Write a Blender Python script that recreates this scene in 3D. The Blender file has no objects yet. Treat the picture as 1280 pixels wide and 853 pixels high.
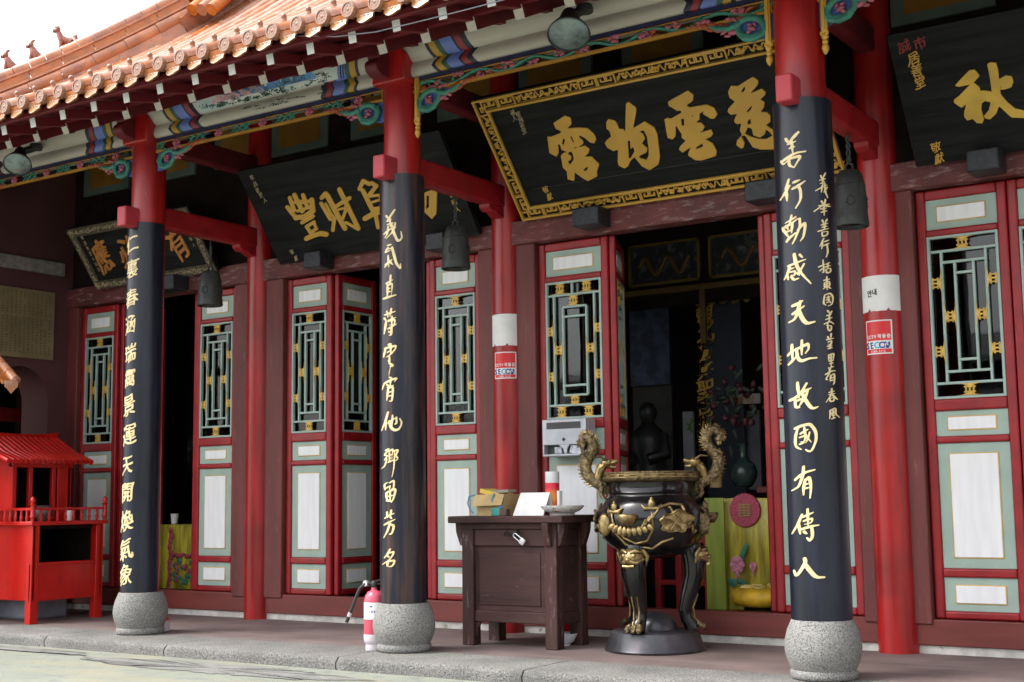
import bpy, bmesh, math, random
from math import pi, sin, cos, radians, sqrt
from mathutils import Vector, Matrix, noise as mnoise
random.seed(7)
scene = bpy.context.scene
COL = scene.collection
# ------------------------------------------------------------------ camera, sky, sun, exposure
CX, CY, CZ = 5.8595, -7.374, 1.0142
YAW, PITCH, ROLL, FPX = .5933, .1192, -.013, 1671.1
_cy, _sy, _cp, _sp = cos(YAW), sin(YAW), cos(PITCH), sin(PITCH)
FWD = Vector((-_sy*_cp, _cy*_cp, _sp)); _r0 = Vector((_cy, _sy, 0)); _u0 = _r0.cross(FWD)
RGT = _r0*cos(ROLL)+_u0*sin(ROLL); UPV = -_r0*sin(ROLL)+_u0*cos(ROLL)
CAMP = Vector((CX, CY, CZ))
cam_d = bpy.data.cameras.new('Camera'); cam = bpy.data.objects.new('Camera', cam_d); COL.objects.link(cam)
m3 = Matrix((RGT, UPV, -FWD)).transposed()
cam.matrix_world = Matrix.Translation(CAMP) @ m3.to_4x4()
cam_d.sensor_width = 36; cam_d.lens = FPX/1280*36; cam_d.clip_start = .1; cam_d.clip_end = 3000
scene.camera = cam
world = bpy.data.worlds.new('World'); scene.world = world; world.use_nodes = True
wn = world.node_tree.nodes; wl = world.node_tree.links
sky = wn.new('ShaderNodeTexSky'); sky.sky_type = 'NISHITA'; sky.sun_disc = False
SUN_EL, SUN_AZ = 56, 232          # degrees; azimuth clockwise from +Y
sky.sun_elevation = radians(SUN_EL); sky.sun_rotation = radians(SUN_AZ); sky.altitude = 100; sky.air_density = 1.0; sky.dust_density = 4.0; sky.ozone_density = 1.0
hz = wn.new('ShaderNodeHueSaturation'); hz.inputs['Saturation'].default_value = .18; hz.inputs['Value'].default_value = 1.65   # bright overcast: the blue is washed out
wl.new(sky.outputs[0], hz.inputs['Color']); wl.new(hz.outputs[0], wn['Background'].inputs['Color']); wn['Background'].inputs['Strength'].default_value = .15
sun_d = bpy.data.lights.new('Sun', 'SUN'); sun_d.energy = 1.6; sun_d.angle = radians(20); sun_d.color = (1, .96, .9)
sun = bpy.data.objects.new('Sun', sun_d); COL.objects.link(sun)
_d = Vector((sin(radians(SUN_AZ))*cos(radians(SUN_EL)), cos(radians(SUN_AZ))*cos(radians(SUN_EL)), sin(radians(SUN_EL))))
sun.rotation_euler = (-_d).to_track_quat('-Z', 'Y').to_euler()
scene.view_settings.view_transform = 'Standard'; scene.view_settings.look = 'None'
scene.view_settings.exposure = 0.98; scene.view_settings.gamma = 1; scene.view_settings.use_curve_mapping = False
scene.cycles.max_bounces = 6; scene.cycles.diffuse_bounces = 4; scene.cycles.glossy_bounces = 3; scene.cycles.transmission_bounces = 4; scene.cycles.transparent_max_bounces = 6
scene.cycles.use_adaptive_sampling = True; scene.cycles.adaptive_threshold = .02
try: scene.cycles.use_denoising = True
except Exception: pass

def at(px, py, X=None, Y=None, Z=None):
    """the point of a given plane that the photograph shows at a pixel"""
    d = FWD + RGT*((px-640)/FPX) + UPV*((426.5-py)/FPX)
    t = (X-CX)/d.x if X is not None else (Y-CY)/d.y if Y is not None else (Z-CZ)/d.z
    return CAMP + d*t

# ------------------------------------------------------------------ materials
MATS = {}
def mat(name, col, rough=.5, metal=0., var=.12, scale=6., bump=0., bscale=40., spec=.5, col2=None, stretch=(1, 1, 1), thr=(.35, .65), coat=0., alpha=None, detail=4., wear=None, wscale=9., wthr=(.6, .7), wstretch=(1, 1, 1), speck=None, wfade=1.0):
    if name in MATS: return MATS[name]
    m = bpy.data.materials.new(name); m.use_nodes = True; nt = m.node_tree; N = nt.nodes; L = nt.links
    b = N['Principled BSDF']; b.inputs['Roughness'].default_value = rough; b.inputs['Metallic'].default_value = metal
    b.inputs['Specular IOR Level'].default_value = spec; b.inputs['Coat Weight'].default_value = coat; b.inputs['Coat Roughness'].default_value = .12
    tc = N.new('ShaderNodeTexCoord'); mp = N.new('ShaderNodeMapping'); mp.inputs['Scale'].default_value = stretch; L.new(tc.outputs['Object'], mp.inputs['Vector'])
    nz = N.new('ShaderNodeTexNoise'); nz.inputs['Scale'].default_value = scale; nz.inputs['Detail'].default_value = detail; L.new(mp.outputs[0], nz.inputs['Vector'])
    rp = N.new('ShaderNodeValToRGB'); L.new(nz.outputs['Fac'], rp.inputs['Fac'])
    c2 = col2 or tuple(min(1, c*(1+var)) for c in col); c1 = col if col2 else tuple(c*(1-var) for c in col)
    rp.color_ramp.elements[0].position = thr[0]; rp.color_ramp.elements[1].position = thr[1]
    rp.color_ramp.elements[0].color = (*c1, 1); rp.color_ramp.elements[1].color = (*c2, 1)
    out = rp.outputs['Color']
    if speck:
        vz = N.new('ShaderNodeTexNoise'); vz.inputs['Scale'].default_value = speck[1]; vz.inputs['Detail'].default_value = 2; L.new(tc.outputs['Object'], vz.inputs['Vector'])
        r3 = N.new('ShaderNodeValToRGB'); r3.color_ramp.elements[0].position = speck[2]; r3.color_ramp.elements[1].position = speck[3]; L.new(vz.outputs['Fac'], r3.inputs['Fac'])
        mx = N.new('ShaderNodeMixRGB'); L.new(r3.outputs['Color'], mx.inputs['Fac']); L.new(out, mx.inputs['Color1']); mx.inputs['Color2'].default_value = (*speck[0], 1); out = mx.outputs[0]
    if wear:
        m2 = N.new('ShaderNodeMapping'); m2.inputs['Scale'].default_value = wstretch; L.new(tc.outputs['Object'], m2.inputs['Vector'])
        wz = N.new('ShaderNodeTexNoise'); wz.inputs['Scale'].default_value = wscale; wz.inputs['Detail'].default_value = 8; wz.inputs['Roughness'].default_value = .65; L.new(m2.outputs[0], wz.inputs['Vector'])
        r2 = N.new('ShaderNodeValToRGB'); r2.color_ramp.elements[0].position = wthr[0]; r2.color_ramp.elements[1].position = wthr[1]; r2.color_ramp.elements[1].color = (wfade, wfade, wfade, 1); L.new(wz.outputs['Fac'], r2.inputs['Fac'])
        mx = N.new('ShaderNodeMixRGB'); L.new(r2.outputs['Color'], mx.inputs['Fac']); L.new(out, mx.inputs['Color1']); mx.inputs['Color2'].default_value = (*wear, 1); out = mx.outputs[0]
    L.new(out, b.inputs['Base Color'])
    if bump:
        bz = N.new('ShaderNodeTexNoise'); bz.inputs['Scale'].default_value = bscale; bz.inputs['Detail'].default_value = 5; L.new(mp.outputs[0], bz.inputs['Vector'])
        bp = N.new('ShaderNodeBump'); bp.inputs['Strength'].default_value = bump; bp.inputs['Distance'].default_value = .02; L.new(bz.outputs['Fac'], bp.inputs['Height']); L.new(bp.outputs[0], b.inputs['Normal'])
    # gloss varies too
    mr = N.new('ShaderNodeMapRange'); mr.inputs[3].default_value = max(.02, rough-.08); mr.inputs[4].default_value = min(1, rough+.1); L.new(nz.outputs['Fac'], mr.inputs[0]); L.new(mr.outputs[0], b.inputs['Roughness'])
    MATS[name] = m; return m
RED = mat('red_column_paint', (.345, .009, .009), .36, scale=7, var=.24, stretch=(1.6, 1.6, .22), bump=.10, bscale=16, coat=.12, wear=(.46, .13, .12), wscale=34, wthr=(.68, .74), wstretch=(1, 1, .5), wfade=.6, speck=((.20, .006, .008), 2.2, .52, .75))
REDD = mat('red_door_paint', (.29, .010, .014), .42, scale=6, var=.2, bump=.08, bscale=30, wear=(.2, .03, .03), wscale=40, wthr=(.66, .74))
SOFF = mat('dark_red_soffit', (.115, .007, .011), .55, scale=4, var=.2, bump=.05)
REDB = mat('bright_red_lacquer', (.50, .008, .004), .34, scale=5, var=.16, coat=.2, bump=.08, bscale=22, stretch=(1, 1, .3), wear=(.28, .006, .004), wscale=9, wthr=(.55, .75), wfade=.6)
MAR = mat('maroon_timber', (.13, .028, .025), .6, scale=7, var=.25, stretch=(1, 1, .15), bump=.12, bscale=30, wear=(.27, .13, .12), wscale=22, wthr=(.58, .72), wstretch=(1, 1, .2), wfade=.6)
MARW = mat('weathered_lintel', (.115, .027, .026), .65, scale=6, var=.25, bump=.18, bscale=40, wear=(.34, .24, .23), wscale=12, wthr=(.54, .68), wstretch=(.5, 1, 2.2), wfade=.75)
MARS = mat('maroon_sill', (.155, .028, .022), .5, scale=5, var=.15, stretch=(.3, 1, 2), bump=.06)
GRN = mat('pale_green_paint', (.32, .42, .365), .55, scale=6, var=.07, bump=.06, bscale=30, wear=(.22, .3, .27), wscale=6, wthr=(.6, .75), wstretch=(6, 1, .5), wfade=.5)
WHT = mat('white_panel_paint', (.79, .80, .82), .55, scale=5, var=.05, bump=.05, bscale=60, stretch=(4, 1, .4), wear=(.6, .6, .6), wscale=5, wthr=(.62, .74), wstretch=(7, 1, .3), wfade=.12)
GLD = mat('ochre_gold_line', (.58, .38, .10), .5, var=.15)
GOLD = mat('gold_leaf', (.52, .30, .04), .42, metal=.0, var=.08, scale=3, spec=.6, coat=.1)
GOLDC = mat('cream_gilt', (.72, .58, .31), .4, var=.12, scale=20, spec=.6)
GILT = mat('dull_gilt', (.30, .25, .15), .55, var=.4, scale=30)
ORG = mat('orange_relief', (.42, .17, .04), .5, var=.25, scale=30)
BLK = mat('black_lacquer', (.012, .014, .02), .36, scale=5, var=.35, stretch=(1, 1, .3), bump=.06, bscale=12, wear=(.05, .035, .035), wscale=3.2, wthr=(.5, .8), wstretch=(2, 2, .5), wfade=.55)
BLKC = mat('blue_black_lacquer', (.0055, .0075, .017), .34, spec=.4, scale=4, var=.35, stretch=(2, 2, .4), bump=.10, bscale=16, wear=(.020, .024, .042), wscale=6, wthr=(.45, .75), wstretch=(3, 3, .3), wfade=.7, coat=.08)
BLKW = mat('worn_black_lacquer', (.006, .008, .018), .32, spec=.4, scale=4, var=.35, stretch=(2, 2, .4), bump=.10, bscale=16, wear=(.075, .036, .026), wscale=4, wthr=(.47, .68), wstretch=(5, 5, .3), wfade=.85, coat=.08)
CHAR = mat('charcoal_board', (.009, .010, .0105), .6, spec=.16, scale=5, var=.45, bump=.25, bscale=14, stretch=(.25, 1, 5), wear=(.03, .031, .03), wscale=5, wthr=(.55, .8), wstretch=(.4, 2, 6), wfade=.6)
BLKB = mat('carved_black_block', (.018, .021, .027), .5, var=.4, scale=25, bump=.3, bscale=50)
GRAN = mat('granite', (.23, .227, .215), .85, scale=3, var=.18, bump=.5, bscale=120, speck=((.09, .09, .085), 125, .53, .61), wear=(.37, .36, .345), wscale=105, wthr=(.54, .60), wfade=.8)
GRANK = mat('granite_kerb', (.165, .16, .148), .9, scale=2.5, var=.25, bump=.6, bscale=90, speck=((.09, .09, .085), 90, .53, .6), wear=(.29, .285, .265), wscale=70, wthr=(.54, .62), wfade=.8)
PORCH = mat('porch_floor_paint', (.145, .105, .098), .75, scale=2.2, var=.22, bump=.15, bscale=30, wear=(.23, .19, .18), wscale=3, wthr=(.5, .7), wstretch=(.35, 1.6, 1), wfade=.6)
PLAS = mat('cracked_white_plaster', (.52, .50, .46), .85, scale=8, var=.2, bump=.5, bscale=25, wear=(.25, .23, .2), wscale=14, wthr=(.6, .66))
CREAM = mat('cream_beam_paint', (.41, .39, .34), .6, scale=4, var=.08, bump=.05, stretch=(.3, 1, 2), wear=(.36, .31, .27), wscale=2.4, wthr=(.54, .72), wstretch=(.5, 6, 6), wfade=.8)
BAND = {k: mat('band_'+k, c, .55, var=.1) for k, c in dict(yellow=(.38, .215, .02), blue=(.115, .165, .46), red=(.23, .022, .03), navy=(.012, .012, .032), green=(.02, .065, .05), white=(.5, .49, .45)).items()}
NAVY = mat('navy_edge', (.012, .014, .055), .5)
OCHRE = mat('ochre_strip', (.36, .17, .018), .5, var=.15)
TURQ = mat('turquoise_carving', (.032, .18, .135), .55, var=.25, scale=20)
PINK = mat('pink_carving', (.36, .09, .125), .55, var=.25, scale=25)
ORNG = mat('orange_carving', (.30, .055, .02), .55, var=.25, scale=25)
BLUEP = mat('blue_bracket', (.06, .10, .33), .55, var=.2)
TILE = mat('orange_glazed_tile', (.43, .135, .032), .22, scale=6, var=.22, bump=.06, bscale=12, coat=.5, wear=(.50, .36, .30), wscale=7, wthr=(.5, .7), wfade=.7)
TILEP = mat('pale_glazed_tile', (.47, .19, .095), .2, scale=8, var=.16, bump=.05, bscale=14, coat=.6, wear=(.52, .35, .27), wscale=5, wthr=(.45, .7), wfade=.8)
RIDG = mat('ridge_glaze', (.42, .125, .012), .25, scale=7, var=.2, coat=.4)
RIDGC = mat('ridge_cap_glaze', (.46, .19, .095), .3, scale=5, var=.2, coat=.4, wear=(.30, .14, .10), wscale=4, wthr=(.5, .6), wfade=.8)
BEAST = mat('glazed_beast', (.26, .085, .05), .35, var=.25, scale=30, coat=.3)
WHEND = mat('white_rafter_end', (.72, .72, .72), .6, var=.08, scale=18, wear=(.4, .38, .36), wscale=30, wthr=(.64, .7))
BRZ = mat('dark_bronze', (.014, .013, .015), .17, scale=6, var=.4, metal=.55, spec=.7, coat=.25, bump=.04, bscale=30)
BRG = mat('polished_brass', (.34, .25, .115), .33, metal=.85, var=.45, scale=22, bump=.15, bscale=60)
BRGD = mat('old_brass', (.20, .15, .08), .34, metal=.8, var=.6, scale=46, bump=.8, bscale=75)
IRON = mat('bell_iron', (.045, .048, .047), .55, metal=.4, var=.4, scale=8, bump=.2, bscale=30, stretch=(1, 1, .5), wear=(.09, .10, .095), wscale=5, wthr=(.5, .7))
WOOD = mat('dark_brown_wood', (.052, .024, .021), .6, spec=.3, scale=8, var=.3, stretch=(1, 1, .15), bump=.2, bscale=25, wear=(.19, .14, .13), wscale=30, wthr=(.58, .68), wstretch=(1, 1, .2), wfade=.8)
WOODH = mat('dark_brown_wood_across', (.052, .024, .021), .6, spec=.3, scale=8, var=.3, stretch=(.15, 1, 1), bump=.2, bscale=25, wear=(.19, .13, .12), wscale=26, wthr=(.62, .72), wstretch=(.25, 1, 1), wfade=.75)
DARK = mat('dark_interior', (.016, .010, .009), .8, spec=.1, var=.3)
DARKR = mat('dark_red_interior', (.11, .014, .014), .6, var=.3)
STEEL = mat('steel', (.62, .63, .66), .32, metal=.6, var=.1, scale=12, bump=.03)
STEELP = mat('painted_box_metal', (.50, .52, .57), .35, metal=.3, var=.1, scale=9)
SLOT = mat('dark_slot', (.06, .06, .065), .6)
PAPER = mat('white_paper', (.78, .78, .77), .75, var=.05, scale=10, bump=.1, bscale=8)
CARDB = mat('cardboard', (.50, .35, .16), .75, var=.12, scale=10)
YEL = mat('yellow_card', (.72, .52, .08), .7)
BLUT = mat('blue_cord', (.12, .28, .50), .6)
TEALB = mat('teal_pack', (.05, .30, .26), .5)
CLOTH = mat('yellow_green_satin', (.36, .30, .022), .34, scale=5, var=.45, stretch=(4, 4, .5), bump=1.0, bscale=5)
CLOTHG = mat('lime_satin', (.22, .28, .035), .42, scale=5, var=.2, stretch=(3, 3, .5), bump=.1)
EMBR = mat('embroidered_pink', (.33, .04, .075), .6, var=.4, scale=60)
EMBG = mat('embroidered_green', (.03, .17, .12), .6, var=.3, scale=60)
EMBW = mat('embroidered_rose', (.55, .2, .3), .6, var=.3, scale=60)
CUSH = mat('yellow_cushion', (.62, .38, .02), .5, var=.2, scale=12)
PORC = mat('white_porcelain', (.72, .73, .75), .25, var=.04)
CELA = mat('celadon', (.030, .052, .045), .25, var=.2)
INK = mat('ink', (.02, .02, .022), .6)
STRED = mat('sticker_red', (.68, .02, .025), .4, var=.04)
STBL = mat('sticker_blue', (.02, .03, .24), .4)
STCY = mat('sticker_cyan', (.03, .40, .62), .4)
STW = mat('sticker_white', (.8, .8, .8), .4, var=.03)
NOTI = mat('yellowed_notice', (.21, .165, .085), .7, var=.2, scale=4)
GREYP = mat('grey_stone_panel', (.19, .175, .16), .8, var=.25, scale=20)
EXTR = mat('extinguisher_pinkish_red', (.58, .08, .13), .35, var=.08, coat=.2)
PLSTW = mat('pale_plastic', (.62, .57, .62), .45, var=.06)
PLSTG = mat('grey_plastic', (.25, .27, .32), .45, var=.15)
RUB = mat('black_rubber', (.018, .018, .018), .5)
LAMPB = mat('lamp_body', (.03, .032, .035), .5, var=.3)
YELP = mat('ochre_wall_panel', (.24, .115, .012), .6, var=.15)
GRNP = mat('grey_green_wall_panel', (.095, .135, .12), .6, var=.15)
CEMENT = mat('grey_cement_wall', (.15, .16, .175), .8, var=.2, scale=3)
ROOFD = mat('dark_roof_far', (.05, .052, .058), .6, var=.3, scale=8)

def glass_mat():
    m = bpy.data.materials.new('door_glass'); m.use_nodes = True; N = m.node_tree.nodes; L = m.node_tree.links
    for n in list(N): N.remove(n)
    o = N.new('ShaderNodeOutputMaterial'); mx = N.new('ShaderNodeMixShader'); t = N.new('ShaderNodeBsdfTransparent'); g = N.new('ShaderNodeBsdfGlossy'); f = N.new('ShaderNodeFresnel')
    t.inputs[0].default_value = (.55, .58, .58, 1); g.inputs['Roughness'].default_value = .015; f.inputs[0].default_value = 1.5
    nz = N.new('ShaderNodeTexNoise'); nz.inputs['Scale'].default_value = 3.; bp = N.new('ShaderNodeBump'); bp.inputs['Strength'].default_value = .025; bp.inputs['Distance'].default_value = .02
    L.new(nz.outputs['Fac'], bp.inputs['Height']); L.new(bp.outputs[0], g.inputs['Normal'])
    L.new(f.outputs[0], mx.inputs[0]); L.new(t.outputs[0], mx.inputs[1]); L.new(g.outputs[0], mx.inputs[2]); L.new(mx.outputs[0], o.inputs['Surface']); return m
GLASS = glass_mat()
def lens_mat():
    m = mat('lamp_lens', (.16, .22, .22), .10, var=.3, scale=14, metal=.35, bump=.3, bscale=25, coat=.6); return m
LENS = lens_mat()
def gradient_mat(name, stops, z0, z1, rough=.35):
    m = bpy.data.materials.new(name); m.use_nodes = True; N = m.node_tree.nodes; L = m.node_tree.links; b = N['Principled BSDF']; b.inputs['Roughness'].default_value = rough
    tc = N.new('ShaderNodeTexCoord'); s = N.new('ShaderNodeSeparateXYZ'); L.new(tc.outputs['Object'], s.inputs[0]); mr = N.new('ShaderNodeMapRange'); mr.inputs[1].default_value = z0; mr.inputs[2].default_value = z1; L.new(s.outputs[2], mr.inputs[0])
    rp = N.new('ShaderNodeValToRGB'); L.new(mr.outputs[0], rp.inputs[0]); e = rp.color_ramp.elements
    e[0].position, e[0].color = stops[0][0], (*stops[0][1], 1); e[1].position, e[1].color = stops[1][0], (*stops[1][1], 1)
    for p, c in stops[2:]:
        q = e.new(p); q.color = (*c, 1)
    L.new(rp.outputs[0], b.inputs['Base Color']); return m

def ground_mat():
    m = mat('courtyard_concrete', (.205, .222, .182), .85, scale=.9, var=.1, bump=.2, bscale=40, wear=(.265, .245, .165), wscale=1.1, wthr=(.46, .62), wstretch=(.6, 2.2, 1), wfade=.7, speck=((.17, .18, .165), 9, .5, .7))
    return m
GROUND = ground_mat()

# ------------------------------------------------------------------ mesh builder
class MB:
    def __init__(s): s.v = []; s.f = []; s.m = []
    def add(s, vs, fs, mi=0):
        o = len(s.v); s.v += [tuple(v) for v in vs]
        for f in fs: s.f.append(tuple(i+o for i in f)); s.m.append(mi)
    def box(s, c, d, mi=0, R=None):
        hx, hy, hz = d[0]/2, d[1]/2, d[2]/2
        vs = [Vector((x, y, z)) for x in (-hx, hx) for y in (-hy, hy) for z in (-hz, hz)]
        if R: vs = [R @ v for v in vs]
        c = Vector(c); s.add([v+c for v in vs], [(0, 1, 3, 2), (4, 6, 7, 5), (0, 4, 5, 1), (2, 3, 7, 6), (0, 2, 6, 4), (1, 5, 7, 3)], mi)
    def bb(s, x0, x1, y0, y1, z0, z1, mi=0): s.box(((x0+x1)/2, (y0+y1)/2, (z0+z1)/2), (x1-x0, y1-y0, z1-z0), mi)
    def bar(s, a, b, w, h, mi=0, up=(0, 0, 1)):
        a, b = Vector(a), Vector(b); d = b-a; L = d.length; z = d.normalized(); u = Vector(up)
        if abs(z.dot(u)) > .98: u = Vector((0, 1, 0))
        x = u.cross(z).normalized(); y = z.cross(x)
        R = Matrix((x, y, z)).transposed(); s.box((a+b)/2, (w, h, L), mi, R)
    def quad(s, a, b, c, d, mi=0): s.add([a, b, c, d], [(0, 1, 2, 3)], mi)
    def lathe(s, prof, c=(0, 0, 0), n=32, mi=0, a0=0., a1=2*pi, frame=None, sq=None):
        c = Vector(c); full = abs(a1-a0-2*pi) < 1e-6; k = n if full else n+1; vs = []
        for r, z in prof:
            for i in range(k):
                a = a0+(a1-a0)*i/n; p = Vector((r*cos(a), r*sin(a), z)); vs.append((frame @ p if frame else p)+c)
        fs = []
        for j in range(len(prof)-1):
            for i in range(n):
                i2 = (i+1) % k; fs.append((j*k+i, j*k+i2, (j+1)*k+i2, (j+1)*k+i))
        if full:
            if prof[0][0] > 1e-4: fs.append(tuple(range(k))[::-1])
            if prof[-1][0] > 1e-4: fs.append(tuple((len(prof)-1)*k+i for i in range(k)))
        s.add(vs, fs, mi)
    def tube(s, pts, r, n=8, mi=0, closed=False, flat=None):
        """flat=(axis, factor) squashes the section along an axis"""
        P = [Vector(p) for p in pts]; k = len(P)
        if isinstance(r, (int, float)): r = [r]*k
        T = []
        for i in range(k):
            a = P[(i-1) % k] if (closed or i > 0) else P[i]; b = P[(i+1) % k] if (closed or i < k-1) else P[i]; T.append((b-a).normalized() if (b-a).length > 1e-9 else Vector((0, 0, 1)))
        u = Vector((0, 0, 1)) if abs(T[0].z) < .9 else Vector((1, 0, 0)); vs = []
        for i in range(k):
            x = u.cross(T[i]);
            if x.length < 1e-5: x = Vector((1, 0, 0)).cross(T[i])
            x.normalize(); y = T[i].cross(x); u = y
            for j in range(n):
                a = 2*pi*j/n; o = (x*cos(a)+y*sin(a))*r[i]
                if flat: ax = Vector(flat[0]).normalized(); o -= ax*(o.dot(ax))*(1-flat[1])
                vs.append(P[i]+o)
        fs = []
        for i in range(k if closed else k-1):
            for j in range(n):
                i2 = (i+1) % k; fs.append((i*n+j, i*n+(j+1) % n, i2*n+(j+1) % n, i2*n+j))
        if not closed: fs += [tuple(range(n))[::-1], tuple((k-1)*n+j for j in range(n))]
        s.add(vs, fs, mi)
    def ball(s, c, r, mi=0, n=12, m=8, R=None, wob=0., seed=0, wf=3.):
        if isinstance(r, (int, float)): r = (r, r, r)
        vs = []; c = Vector(c)
        for j in range(m+1):
            t = pi*j/m
            for i in range(n):
                a = 2*pi*i/n; d = Vector((sin(t)*cos(a), sin(t)*sin(a), cos(t)))
                k = 1+wob*mnoise.noise(d*wf+Vector((seed*3.7, seed*1.3, 0))) if wob else 1
                p = Vector((d.x*r[0], d.y*r[1], d.z*r[2]))*k
                vs.append((R @ p if R else p)+c)
        fs = [(j*n+i, (j+1)*n+i, (j+1)*n+(i+1) % n, j*n+(i+1) % n) for j in range(m) for i in range(n)]
        s.add(vs, fs, mi)
    def prism(s, poly, fr, d0, d1, mi=0):
        """poly (u,v) placed by fr(u,v,w), closed between depths d0 and d1"""
        n = len(poly); vs = [fr(u, v, d0) for u, v in poly]+[fr(u, v, d1) for u, v in poly]
        fs = [tuple(range(n)), tuple(range(2*n-1, n-1, -1))]+[(i, n+i, n+(i+1) % n, (i+1) % n) for i in range(n)]
        s.add(vs, fs, mi)
    def build(s, name, mats, parent=None, bevel=0., smooth=35, seg=2, loc=None):
        mats = mats if isinstance(mats, (list, tuple)) else [mats]
        o0 = WORG.get(parent, Vector((0, 0, 0))) if parent else Vector((0, 0, 0))
        loc = Vector(loc) if loc is not None else o0
        me = bpy.data.meshes.new(name); me.from_pydata([tuple(Vector(v)-loc) for v in s.v], [], s.f); 
        for m in mats: me.materials.append(m)
        me.polygons.foreach_set('material_index', s.m)
        bm = bmesh.new(); bm.from_mesh(me); bmesh.ops.remove_doubles(bm, verts=bm.verts, dist=1e-5); bmesh.ops.recalc_face_normals(bm, faces=bm.faces); bm.to_mesh(me); bm.free()
        if smooth:
            me.polygons.foreach_set('use_smooth', [True]*len(me.polygons)); me.set_sharp_from_angle(angle=radians(smooth))
        ob = bpy.data.objects.new(name, me); COL.objects.link(ob)
        ob.location = loc-o0
        if parent: ob.parent = parent
        WORG[ob] = loc
        if bevel:
            b = ob.modifiers.new('edge', 'BEVEL'); b.width = bevel; b.segments = seg; b.limit_method = 'ANGLE'; b.angle_limit = radians(40); b.harden_normals = False
        return ob
WORG = {}
def thing(name, label, cat, loc=(0, 0, 0), group=None):
    o = bpy.data.objects.new(name, None); COL.objects.link(o); o.location = loc; o.empty_display_size = .1
    o['label'] = label; o['category'] = cat
    if group: o['group'] = group
    WORG[o] = Vector(loc); return o
def tag(o, label, cat, group=None):
    o['label'] = label; o['category'] = cat
    if group: o['group'] = group
    return o
def struct(o): o['kind'] = 'structure'; return o
def kids(o): return [c for c in bpy.data.objects if c.parent == o]
def copy_tree(o, parent=None, loc=None, rot=None, label=None):
    c = o.copy(); COL.objects.link(c)
    if parent: c.parent = parent
    if loc is not None: c.location = loc
    if rot is not None: c.rotation_euler = rot
    if label: c['label'] = label
    for k in kids(o): copy_tree(k, c)
    return c
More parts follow.
